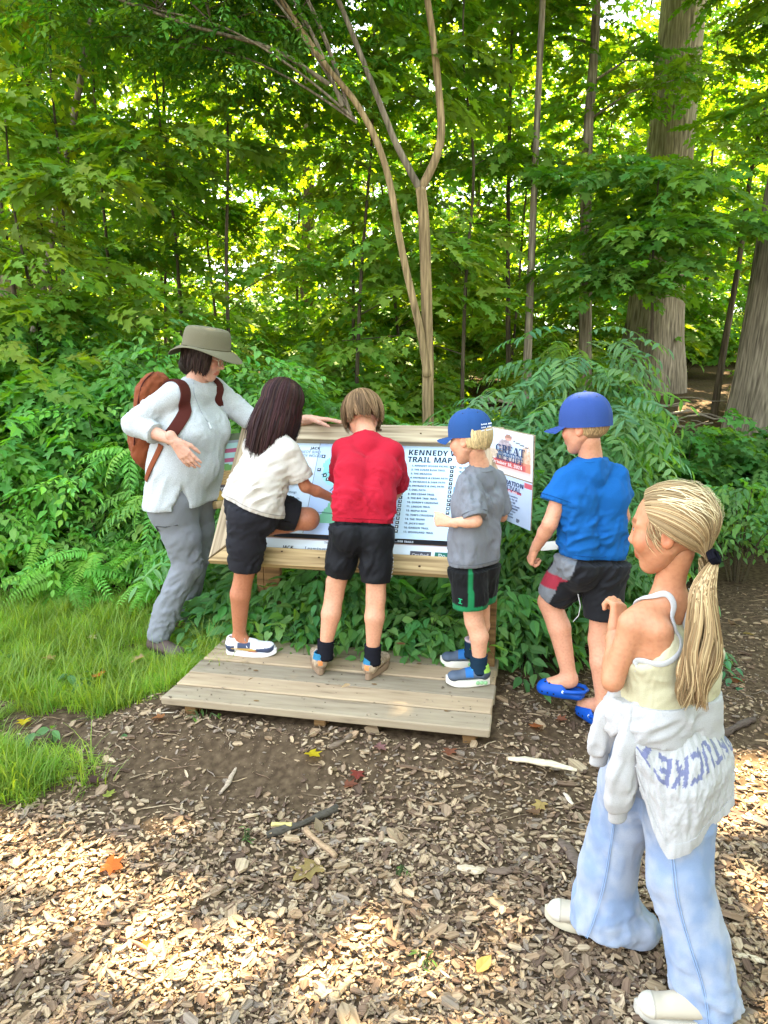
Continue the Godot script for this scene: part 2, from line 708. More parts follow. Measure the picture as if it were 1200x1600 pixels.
# ------------------------------------------------------------------ leaves and sprays
# every leaf: stem at 0, tip at +x, face up; half outlines are (along, across)
const MAPLE := [Vector2(0, 0), Vector2(-0.07, 0.2), Vector2(0.1, 0.5), Vector2(0.27, 0.27), Vector2(0.47, 0.36), Vector2(0.68, 0.52), Vector2(0.62, 0.2), Vector2(0.8, 0.14), Vector2(1, 0)]
const OVATE := [Vector2(0, 0), Vector2(0.14, 0.17), Vector2(0.36, 0.27), Vector2(0.62, 0.21), Vector2(0.84, 0.09), Vector2(1, 0)]
const LANCE := [Vector2(0, 0), Vector2(0.2, 0.1), Vector2(0.48, 0.14), Vector2(0.76, 0.08), Vector2(1, 0)]
const HEART := [Vector2(0.0, 0), Vector2(-0.12, 0.16), Vector2(-0.05, 0.36), Vector2(0.2, 0.44), Vector2(0.52, 0.32), Vector2(0.8, 0.12), Vector2(1, 0)]
const OAKY := [Vector2(0, 0), Vector2(0.1, 0.16), Vector2(0.26, 0.12), Vector2(0.34, 0.34), Vector2(0.5, 0.16), Vector2(0.62, 0.32), Vector2(0.76, 0.12), Vector2(1, 0)]


func leaf(mb: MB, half: Array, xf: Transform3D, length: float, fold := 0.25, sag := 0.2) -> void:
	for s in [1.0, -1.0]:
		var mid := []
		var out := []
		for q in half:
			var bend: float = -sag * q.x * q.x
			out.append(xf * (Vector3(q.x, bend + fold * absf(q.y), q.y * s) * length))
		var c := mb.p(xf * (Vector3(0.34, -sag * 0.12, 0) * length))
		var ids := []
		for o in out: ids.append(mb.p(o))
		for i in ids.size() - 1:
			if s > 0: mb.tri(c, ids[i], ids[i + 1])
			else: mb.tri(c, ids[i + 1], ids[i])


# a twig along +x with leaves in pairs, flat like a maple's
func spray(half: Array, pairs: int, length: float, leaf_len: float, seed_: int, spread := 0.9, tilt := 0.3, fold := 0.22, sag := 0.25, droop := 0.25) -> ArrayMesh:
	var r := RandomNumberGenerator.new()
	r.seed = seed_
	var mb := MB.new()
	var bend := func(t: float) -> Vector3: return Vector3(t * length, -droop * t * t * length, 0.0)
	mb.col = Color(0.62, 0.55, 0.6)
	mb.tube([bend.call(0.0), bend.call(0.5), bend.call(1.0)], [0.0025, 0.002, 0.001], 3, false)
	for i in pairs:
		var t := (i + 0.7) / pairs
		for s in [1.0, -1.0]:
			if i == pairs - 1 and s < 0: continue
			var yaw: float = s * r.randf_range(spread * 0.55, spread * 1.25)
			if i == pairs - 1: yaw = r.randf_range(-0.3, 0.3)
			var b := Basis(Vector3.UP, -yaw) * Basis(Vector3.RIGHT, r.randf_range(-tilt, tilt) + s * 0.15) * Basis(Vector3(0, 0, 1), r.randf_range(-0.55, 0.15))
			var l := leaf_len * r.randf_range(0.7, 1.2)
			var tone := r.randf_range(0.78, 1.18)
			mb.col = Color(tone * r.randf_range(0.85, 1.2), tone, tone * 0.95)
			var at_: Vector3 = bend.call(t)
			leaf(mb, half, Transform3D(b, at_ + b.x * leaf_len * 0.18), l, fold, sag)
	return mb.mesh()


# a feathered leaf along +x: pairs of leaflets on an arching rib
func feather(half: Array, pairs: int, length: float, leaf_len: float, seed_: int, arch := 0.5, taper_ := false, angle := 1.05) -> ArrayMesh:
	var r := RandomNumberGenerator.new()
	r.seed = seed_
	var mb := MB.new()
	var bend := func(t: float) -> Vector3: return Vector3(t * length, (0.3 * t - arch * t * t) * length, 0.0)
	mb.col = Color(0.9, 0.85, 0.7)
	mb.tube([bend.call(0.0), bend.call(0.35), bend.call(0.7), bend.call(1.0)], [0.003, 0.0025, 0.002, 0.001], 3, false)
	for i in pairs + 1:
		var t := 0.16 + 0.84 * float(i) / pairs
		var at_: Vector3 = bend.call(t)
		var dir: Vector3 = (bend.call(minf(t + 0.05, 1.05)) - bend.call(t - 0.05)).normalized()
		var frame := Basis(dir, Vector3(0, 0, 1).cross(dir), Vector3(0, 0, 1))
		var size := leaf_len * ((1.0 - 0.75 * (t - 0.16)) if taper_ else (1.0 - 0.35 * absf(t - 0.5)))
		for s in [1.0, -1.0]:
			if i == pairs and s < 0: continue
			var yaw: float = s * angle * r.randf_range(0.88, 1.1) if i < pairs else 0.0
			var b := frame * Basis(Vector3.UP, -yaw) * Basis(Vector3.RIGHT, r.randf_range(-0.25, 0.25)) * Basis(Vector3(0, 0, 1), r.randf_range(-0.4, 0.05))
			var tone := r.randf_range(0.82, 1.15)
			mb.col = Color(tone, tone, tone)
			leaf(mb, half, Transform3D(b, at_), size * r.randf_range(0.9, 1.1), 0.2, 0.2)
	return mb.mesh()


var S := {}   # spray meshes


func make_sprays() -> void:
	for i in 3:
		S["maple_%d" % i] = spray(MAPLE, 5, 0.34, 0.10, 40 + i, 0.95, 0.32, 0.16, 0.22, 0.28)
		S["small_%d" % i] = spray(OVATE, 6, 0.30, 0.06, 50 + i, 0.85, 0.35, 0.2, 0.25, 0.35)
		S["ovate_%d" % i] = spray(OVATE, 5, 0.36, 0.105, 60 + i, 0.8, 0.4, 0.25, 0.35, 0.45)
		S["ash_%d" % i] = feather(LANCE, 6, 0.36, 0.105, 70 + i, 0.55)
		S["rod_%d" % i] = feather(LANCE, 11, 0.46, 0.10, 80 + i, 0.62, true, 0.9)
		S["fern_%d" % i] = feather(LANCE, 17, 0.52, 0.11, 90 + i, 0.6, true, 1.3)
		S["heart_%d" % i] = spray(HEART, 4, 0.26, 0.085, 95 + i, 0.9, 0.5, 0.18, 0.3, 0.2)


# gaps in the canopy: patches of ground (x, distance, half width, half depth) that the sun reaches
const SUNNY := [[-1.15, 1.84, 0.55, 0.36], [-0.55, 1.66, 0.55, 0.32], [0.1, 1.66, 0.62, 0.31], [-0.1, 1.36, 1.0, 0.26], [0.66, 1.74, 0.5, 0.28], [1.28, 2.4, 0.46, 0.5], [1.05, 1.8, 0.45, 0.34], [-2.0, 2.0, 0.6, 0.45], [0.9, 1.25, 0.7, 0.26]]


func in_gap(p: Vector3) -> bool:
	var k := p.y / TO_SUN.y
	var x := p.x - TO_SUN.x * k
	var d := -(p.z - TO_SUN.z * k)
	if d > 3.2 or d < 0.4: return false
	var n := soft_noise.get_noise_2d(x * 5.0, d * 5.0) * 0.3 + 0.15
	for s in SUNNY:
		var q := Vector2((x - s[0]) / s[2], (d - s[1]) / s[3])
		if q.length() < 1.0 + n: return true
	return false


# sprays of one kind gathered in flat layers round the given points
func foliage(parent: Node3D, kind: String, layers: Array, per: int, color: Color, seed_: int, flat := 0.3, scale_ := 1.0, called := "crown", material := "leaf", vary := 0.25) -> void:
	var r := RandomNumberGenerator.new()
	r.seed = seed_
	var xfs := [[], [], []]
	var cols := [[], [], []]
	for l in layers:
		var c: Vector3 = l[0]
		var rad: float = l[1]
		var tone := r.randf_range(1.0 - vary, 1.0 + vary)
		var n := int(per * (l[2] if l.size() > 2 else 1.0))
		for i in n:
			var a := r.randf() * TAU
			var q := sqrt(r.randf()) * rad
			var p := c + Vector3(cos(a) * q, r.randfn() * rad * flat * 0.5 - q * q * 0.18 / maxf(rad, 0.1), sin(a) * q)
			if in_gap(p): continue
			var yaw := a + r.randf_range(-0.8, 0.8)
			var b := Basis(Vector3.UP, -yaw) * Basis(Vector3(0, 0, 1), r.randf_range(-0.45, 0.25)) * Basis(Vector3.RIGHT, r.randfn() * 0.3)
			var k := r.randi() % 3
			xfs[k].append(Transform3D(b.scaled(Vector3.ONE * scale_ * r.randf_range(0.75, 1.2)), p - parent.position))
			var t := tone * r.randf_range(0.85, 1.15)
			cols[k].append(Color(color.r * t * r.randf_range(0.8, 1.3), color.g * t, color.b * t * r.randf_range(0.8, 1.2)))
	for k in 3:
		if xfs[k].size() > 0: scatter(called, S["%s_%d" % [kind, k]], M[material], xfs[k], cols[k], parent)


# a slim tree: a bowed trunk, thin limbs that end in flat layers of leaves
func sapling(called: String, label: String, group: String, at_: Vector3, high: float, thick: float, reach: float, limbs: int, per: int, color: Color, bark: String, seed_: int, low := 0.25, lean := Vector3.ZERO, kind := "maple", scale_ := 1.0) -> Node3D:
	var r := RandomNumberGenerator.new()
	r.seed = seed_
	var o := thing(called, label, "tree", at_, group)
	var knots := []
	for i in 6:
		var t := i / 5.0
		knots.append(Vector3(r.randf_range(-0.06, 0.06) * high * 0.3 * t, high * t - 0.1, r.randf_range(-0.06, 0.06) * high * 0.3 * t) + lean * t)
	var line := curve_points(knots, 4)
	var mb := MB.new()
	mb.tube(line, taper(line.size(), thick, thick * 0.25), 7, true, 0.04, seed_)
	obj("trunk", mb.mesh(), M[bark], o)
	var br := MB.new()
	var layers := []
	for i in limbs:
		var t := lerpf(low, 1.0, (i + r.randf() * 0.8) / limbs)
		var base: Vector3 = line[clampi(int(t * (line.size() - 1)), 0, line.size() - 1)]
		var a := r.randf() * TAU
		var out := reach * (1.15 - 0.55 * t) * r.randf_range(0.45, 1.0)
		var tip := base + Vector3(cos(a) * out, out * r.randf_range(0.1, 0.5), sin(a) * out)
		var mid := base.lerp(tip, 0.5) + Vector3(0, out * 0.1, 0)
		br.tube([base, mid, tip], [thick * 0.28 * (1.2 - t), thick * 0.2 * (1.2 - t), 0.004], 4, false)
		layers.append([at_ + tip, reach * r.randf_range(0.32, 0.55)])
		layers.append([at_ + mid + Vector3(r.randf_range(-0.2, 0.2), 0.05, r.randf_range(-0.2, 0.2)), reach * r.randf_range(0.2, 0.4), 0.6])
	tag(obj("branches", br.mesh(), M[bark], o), "", "", "", "stuff")
	foliage(o, kind, layers, per, color, seed_ + 1, 0.22, scale_)
	return o


func big_tree(called: String, label: String, foot: Vector3, top: Vector3, r0: float, r1: float, bark: String, seed_: int, crown_layers: Array, per: int, color: Color, group := "") -> Node3D:
	var o := thing(called, label, "tree", foot, group)
	var r := RandomNumberGenerator.new()
	r.seed = seed_
	var mb := MB.new()
	var sides := 40
	var n := 60
	var first := 0
	for i in n + 1:
		var t := float(i) / n
		var c := (top - foot) * t + Vector3(sin(t * 3.0 + seed_) * 0.05, 0, cos(t * 2.3) * 0.05)
		var rad := lerpf(r0, r1, t) + r0 * 0.55 * exp(-t * n * 0.17 * (top.y - foot.y) / 12.0)
		for k in sides:
			var a := TAU * k / sides
			# deep vertical furrows in the bark
			var fur := fold_noise.get_noise_3d(cos(a) * 3.2, t * (top.y - foot.y) * 0.55, sin(a) * 3.2 + seed_)
			var root := 1.0 + 0.16 * exp(-t * 14.0) * sin(a * 4.0 + seed_)
			mb.p(c + Vector3(cos(a), 0, -sin(a)) * (rad * root + fur * 0.030 * minf(1.0, r0 * 3.0)) + Vector3(0, -0.25 if i == 0 else 0.0, 0))
	for i in n:
		for k in sides:
			var q := i * sides + k
			var q2 := i * sides + (k + 1) % sides
			mb.quad(q, q2, q2 + sides, q + sides)
	obj("trunk", mb.mesh(), M[bark], o)
	var br := MB.new()
	for l in crown_layers:
		var t := clampf(((l[0] as Vector3).y - foot.y) / (top.y - foot.y) - 0.18, 0.4, 0.98)
		var base := (top - foot) * t
		var tip: Vector3 = l[0] - foot
		br.tube([base, base.lerp(tip, 0.5) + Vector3(0, 0.4, 0), tip], [r1 * 0.35, r1 * 0.2, 0.02], 5, false)
	if crown_layers.size() > 0:
		tag(obj("limbs", br.mesh(), M[bark], o), "", "", "", "stuff")
		foliage(o, "maple", crown_layers, per, color, seed_ + 3, 0.25, 1.35)
	return o


# leafy layers of a high crown round a point
func crown_at(c: Vector3, rad: float, deep: float, n: int, seed_: int, rr := 1.5) -> Array:
	var r := RandomNumberGenerator.new()
	r.seed = seed_
	var out := []
	for i in n:
		var a := r.randf() * TAU
		var q := sqrt(r.randf()) * rad
		out.append([c + Vector3(cos(a) * q, r.randf_range(-deep, deep) * (1.0 - 0.5 * q / rad), sin(a) * q), rr * r.randf_range(0.7, 1.3)])
	return out


# a bush: stems from one foot, leaf layers over a dome
func bush(called: String, label: String, group: String, at_: Vector3, wide: float, high: float, n: int, per: int, kind: String, color: Color, seed_: int, scale_ := 1.0, material := "leaf", category := "bush") -> Node3D:
	var r := RandomNumberGenerator.new()
	r.seed = seed_
	var o := thing(called, label, category, at_, group)
	var st := MB.new()
	st.col = Color(0.10, 0.08, 0.05)
	var layers := []
	for i in n:
		var a := r.randf() * TAU
		var q := sqrt(r.randf())
		var tip := Vector3(cos(a) * q * wide, high * r.randf_range(0.25, 1.0) * (1.0 - 0.45 * q * q), sin(a) * q * wide)
		st.tube([Vector3(tip.x * 0.15, -0.05, tip.z * 0.15), Vector3(tip.x * 0.5, tip.y * 0.65, tip.z * 0.5), tip], [0.007, 0.005, 0.002], 4, false)
		layers.append([at_ + tip, wide * r.randf_range(0.25, 0.5)])
	tag(obj("stems", st.mesh(), M.chip, o), "", "", "", "stuff")
	foliage(o, kind, layers, per, color, seed_ + 5, 0.55, scale_, "leaves", material)
	return o


func build_woods() -> void:
	make_sprays()
	# one leaf green for every maple; single trees lean a little to blue or yellow
	var maple := Color(0.22, 0.42, 0.065)
	var maple_b := Color(0.175, 0.39, 0.08)
	var maple_c := Color(0.27, 0.43, 0.05)
	# the large trunks
	big_tree("mature_tree", "stout grey trunk with furrowed bark rising above the right-hand brush pile", Vector3(3.72, 0.95, -10.6), Vector3(4.2, 16.0, -10.9), 0.29, 0.2, "bark_grey", 3, crown_at(Vector3(4.3, 12.0, -11.5), 4.2, 2.6, 20, 71), 50, maple)
	big_tree("mature_tree", "darkest broad trunk, cut off by the right edge of the picture", Vector3(3.92, 0.35, -7.45), Vector3(4.35, 15.0, -7.7), 0.31, 0.22, "bark_brown", 4, crown_at(Vector3(4.2, 11.0, -8.6), 4.0, 2.6, 20, 72), 50, maple)
	big_tree("mature_tree", "pale sunlit trunk at the left edge of the wood", Vector3(-6.0, 1.1, -12.3), Vector3(-6.6, 16.0, -12.6), 0.26, 0.18, "bark_pale", 5, crown_at(Vector3(-5.6, 12.0, -13.0), 4.0, 2.4, 14, 73), 40, maple)
	big_tree("mature_tree", "brown trunk just right of the pale trunk at the far left", Vector3(-6.0, 1.1, -13.4), Vector3(-6.1, 15.0, -13.4), 0.14, 0.1, "bark_brown", 6, [], 0, maple)
	big_tree("mature_tree", "tall tree whose crown closes the canopy over the board", Vector3(-1.6, 1.25, -15.5), Vector3(-1.2, 17.0, -15.0), 0.11, 0.1, "bark_dark", 7, crown_at(Vector3(0.2, 11.6, -11.6), 4.6, 2.2, 22, 74), 50, maple)
	# canopy trees of the clearing's rim, mostly above the frame
	var rim := [[Vector3(5.6, 0.6, -6.0), Vector3(3.6, 6.9, -7.2), 2.2], [Vector3(-3.75, 0.6, -7.4), Vector3(-1.4, 6.9, -7.8), 2.6], [Vector3(1.5, 0.5, -7.9), Vector3(1.6, 7.2, -7.9), 2.2]]
	for i in rim.size():
		var q = rim[i]
		big_tree("canopy_tree", ["tree beyond the right edge with low spreading crown", "slim tree behind the left bushes, crown above the picture", "slim tree behind the forked tree, crown above the picture"][i], q[0], Vector3(q[1].x, q[1].y + 2.0, q[1].z), 0.034, 0.02, "bark_grey", 20 + i, crown_at(q[1], q[2], 0.9, 16, 80 + i, 1.0), 55, maple)

	# trees that stand behind and to the right of the camera: the path comes out of the wood there
	var round := [[4.8, 0.5], [5.4, -2.4], [5.2, 3.6], [2.6, 8.4]]
	for i in round.size():
		var q = round[i]
		sapling("path_side_maple", ["maple beside the path just right of the viewer", "maple at the right where the path leaves the clearing", "maple right of and behind the viewer", "maple behind the viewer"][i], "maples along the path out of view", on_ground(q[0], q[1]), 8.5, 0.09, 2.3, 22, 42, maple, "bark_dark", 900 + i, 0.08, Vector3.ZERO, "maple", 1.5)

	# the forked tree behind the board
	forked_tree()
	# slim trees one can tell apart
	sapling("young_maple", "straight grey-barked young maple between the forked tree and the stout trunk", "", Vector3(2.42, 0.75, -8.9), 7.5, 0.085, 1.7, 14, 26, maple, "bark_grey", 101, 0.38, Vector3(-0.35, 0, 0))
	sapling("young_maple", "dark slender maple left of the forked tree with a crooked stem", "", Vector3(-3.9, 0.65, -9.2), 6.5, 0.038, 1.6, 12, 24, maple, "bark_dark", 102, 0.3, Vector3(-0.25, 0, 0))
	sapling("young_maple", "thin dark maple nearest the pale trunk at the left edge", "", Vector3(-4.6, 0.8, -9.8), 6.5, 0.04, 1.2, 10, 22, maple, "bark_dark", 103, 0.3, Vector3(-0.3, 0, 0.2))
	sapling("young_maple", "thin dark stem halfway between the hat and the forked tree", "", Vector3(-2.75, 0.95, -10.3), 6.0, 0.035, 1.4, 10, 24, maple, "bark_dark", 104, 0.3)
	sapling("young_maple", "slim dark maple just right of the forked tree", "", Vector3(1.62, 0.85, -9.6), 6.2, 0.036, 1.6, 11, 24, maple, "bark_dark", 105, 0.35, Vector3(-0.2, 0, 0))
	sapling("young_maple", "dark-leaved maple whose shaded boughs cross the stout trunk", "", Vector3(2.75, 0.6, -7.8), 2.7, 0.026, 1.1, 12, 26, maple_b, "bark_dark", 106, 0.62, Vector3(-0.1, 0, 0.2))
	sapling("young_maple", "crooked dark sapling between the two broad right-hand trunks", "", Vector3(3.95, 0.85, -8.9), 4.6, 0.045, 1.3, 9, 36, maple, "bark_dark", 107, 0.5, Vector3(0.3, 0, 0))
	# understory whose boughs hang over the board from behind
	var near_spots := [[-2.9, -6.6, 4.8], [-1.5, -7.2, 5.2], [-0.3, -7.6, 5.4], [0.8, -7.5, 5.0], [-3.0, -8.2, 5.2], [5.7, -6.9, 4.6], [-2.2, -8.6, 6.0], [-2.7, -6.3, 3.3]]
	for i in near_spots.size():
		var q = near_spots[i]
		sapling("understory_maple", ["shaded young maple above the woman's hat", "shaded young maple left of the forked tree", "shaded young maple right behind the forked tree", "shaded young maple above the poster", "shaded young maple in the left corner of the thicket", "shaded young maple in front of the broad right-hand trunk", "shaded young maple deepest of those left of the forked tree", "small shaded maple rising out of the left bushes"][i], "shaded young maples behind the board", on_ground(q[0], q[1]), q[2], 0.024, 1.3, 10, 20, maple_b.lerp(maple_c, rf(0, 1.0)), "bark_dark", 200 + i, 0.28, Vector3(rf(-0.4, 0.4), 0, rf(-0.3, 0.3)))
	for i in 20:
		var x := -9.5 + 19.0 * (i + rf(0.1, 0.9)) / 20.0
		var z := -rf(10.5, 14.5)
		sapling("understory_maple", "half-lit young maple in the middle of the wood", "young maples in the middle of the wood", on_ground(x, z), rf(4.5, 7.5), rf(0.02, 0.035), 1.8, 11, 18, maple_b.lerp(maple_c, rf(0, 1.0)), "bark_dark", 300 + i, 0.2, Vector3(rf(-0.5, 0.5), 0, rf(-0.3, 0.3)))
	for i in 30:
		var x := -17.0 + 34.0 * (i + rf(0.1, 0.9)) / 30.0
		var z := -rf(15.5, 24.0)
		sapling("understory_maple", "sunlit yellow-green maple far back in the wood", "sunlit maples far back in the wood", on_ground(x, z), rf(6.0, 11.0), rf(0.03, 0.06), 2.5, 13, 18, maple_b.lerp(maple_c, rf(0, 1.0)), "bark_dark", 400 + i, 0.12, Vector3(rf(-0.5, 0.5), 0, 0), "maple", 1.35)
	# low growth and the far wood that close the view between the stems
	for i in 26:
		var x := -14.0 + 28.0 * (i + rf(0.1, 0.9)) / 26.0
		var z := -rf(11.0, 19.0)
		bush("thicket_bush", "low sunlit bush on the forest floor far behind the stems", "low bushes far back in the wood", on_ground(x, z), rf(1.0, 1.7), rf(1.3, 2.6), 24, 16, "maple", maple_b.lerp(maple_c, rf(0, 1.0)), 700 + i, 1.2)
	var far := thing("far_wood", "sunlit mass of leaves closing the view at the back of the wood", "wood")
	var layers := []
	for i in 420:
		var x := rf(-30.0, 30.0)
		var z := -rf(24.0, 34.0)
		layers.append([Vector3(x, rise(x, -z) + rf(0.2, 13.0) * (0.6 + 0.4 * soft_noise.get_noise_2d(x * 0.2, z * 0.2)), z), rf(1.0, 2.2)])
	foliage(far, "maple", layers, 40, maple, 777, 0.35, 1.8)
	var low_spots := [[-3.9, -7.4], [-2.9, -7.9], [-2.0, -7.2], [-1.1, -7.6], [-0.4, -7.0], [0.35, -7.5], [2.0, -7.6], [-0.8, -9.0], [0.2, -9.6], [-2.4, -9.4], [2.1, -9.8], [4.9, -8.6]]
	for i in low_spots.size():
		var q = low_spots[i]
		bush("low_maple_growth", "knee-high to chest-high maple growth filling the floor of the wood behind the board", "low maple growth behind the board", on_ground(q[0], q[1]), rf(0.5, 0.7), rf(0.8, 1.35), 18, 14, "maple", maple_b.lerp(maple_c, rf(0, 1)), 760 + i, 1.0)
	brush_piles()
	bushes()


func forked_tree() -> void:
	var o := thing("forked_tree", "forked tan-barked tree with sweeping limbs directly behind the board", "tree", Vector3(0.39, 0.2, -6.3))
	var at_ := o.position
	var stem := MB.new()
	var lines := [
		[[Vector3(0.0, -0.3, 0), Vector3(-0.01, 0.5, 0), Vector3(-0.02, 1.0, 0), Vector3(-0.03, 1.5, 0.0), Vector3(-0.07, 2.35, 0.02), Vector3(-0.1, 2.62, 0.02)], 0.056, 0.042],
		[[Vector3(-0.1, 2.6, 0.02), Vector3(0.05, 2.95, 0.0), Vector3(0.03, 3.4, -0.05), Vector3(-0.06, 4.0, -0.1), Vector3(-0.2, 4.6, -0.15), Vector3(-0.35, 5.6, -0.2)], 0.036, 0.018],
		[[Vector3(-0.1, 2.6, 0.02), Vector3(-0.28, 2.9, 0.06), Vector3(-0.42, 3.2, 0.1), Vector3(-0.66, 3.75, 0.12), Vector3(-0.95, 4.4, 0.1), Vector3(-1.25, 5.3, 0.0)], 0.03, 0.012],
		[[Vector3(-0.03, 1.15, 0.03), Vector3(-0.09, 1.5, 0.06), Vector3(-0.24, 2.1, 0.12), Vector3(-0.38, 2.75, 0.17), Vector3(-0.58, 3.15, 0.2), Vector3(-0.84, 3.45, 0.22), Vector3(-1.2, 3.95, 0.2), Vector3(-1.55, 4.4, 0.2), Vector3(-1.9, 5.2, 0.1)], 0.035, 0.012],
		[[Vector3(-0.8, 3.3, 0.22), Vector3(-1.2, 3.5, 0.32), Vector3(-1.75, 3.62, 0.4), Vector3(-2.3, 3.8, 0.4)], 0.018, 0.008],
		[[Vector3(-0.7, 3.15, 0.22), Vector3(-0.95, 3.7, 0.2), Vector3(-1.35, 4.3, 0.1), Vector3(-1.5, 4.9, 0.1)], 0.016, 0.008],
		[[Vector3(-1.2, 3.95, 0.2), Vector3(-1.6, 4.15, 0.5), Vector3(-2.1, 4.3, 0.6), Vector3(-2.6, 4.75, 0.6)], 0.014, 0.006],
		[[Vector3(-0.06, 4.0, -0.1), Vector3(0.02, 4.4, -0.1), Vector3(0.05, 5.4, -0.1)], 0.02, 0.014],
	]
	# fine limbs fanning to the upper left
	var rr := RandomNumberGenerator.new()
	rr.seed = 31
	for k in 9:
		var s0 := Vector3(-0.38, 2.75, 0.17).lerp(Vector3(-1.55, 4.4, 0.2), rr.randf_range(0.0, 0.75))
		var e := s0 + Vector3(-rr.randf_range(0.5, 1.5), rr.randf_range(0.5, 1.5), rr.randf_range(-0.3, 0.5))
		lines.append([[s0, s0.lerp(e, 0.33) + Vector3(0.02, 0.10, 0), s0.lerp(e, 0.66) + Vector3(0, 0.12, 0.03), e], 0.011, 0.004])
	var tips := []
	for i in lines.size():
		var pts := curve_points(lines[i][0], 5)
		var mb := MB.new()
		mb.tube(pts, taper(pts.size(), lines[i][1], lines[i][2]), 10, true, 0.05, i)
		obj("trunk" if i == 0 else "limb", mb.mesh(), M.bark_tan if i in [0, 1, 3] else M.bark_brown, o)
		if i > 0: tips.append(pts[-1])
		if i > 0: tips.append(pts[int(pts.size() * 0.7)])
	# finer twigs
	var r := RandomNumberGenerator.new()
	r.seed = 66
	var tw := MB.new()
	var layers := []
	for t in tips:
		for k in 5:
			var a := r.randf() * TAU
			var end: Vector3 = t + Vector3(cos(a) * r.randf_range(0.4, 1.1), r.randf_range(-0.1, 0.7), sin(a) * r.randf_range(0.3, 0.9))
			tw.tube([t, t.lerp(end, 0.5) + Vector3(0, 0.06, 0), end], [0.006, 0.004, 0.002], 4, false)
			layers.append([at_ + end, r.randf_range(0.3, 0.55)])
	tag(obj("twigs", tw.mesh(), M.bark_dark, o), "", "", "", "stuff")
	foliage(o, "small", layers, 24, Color(0.12, 0.30, 0.05), 67, 0.5, 1.0)


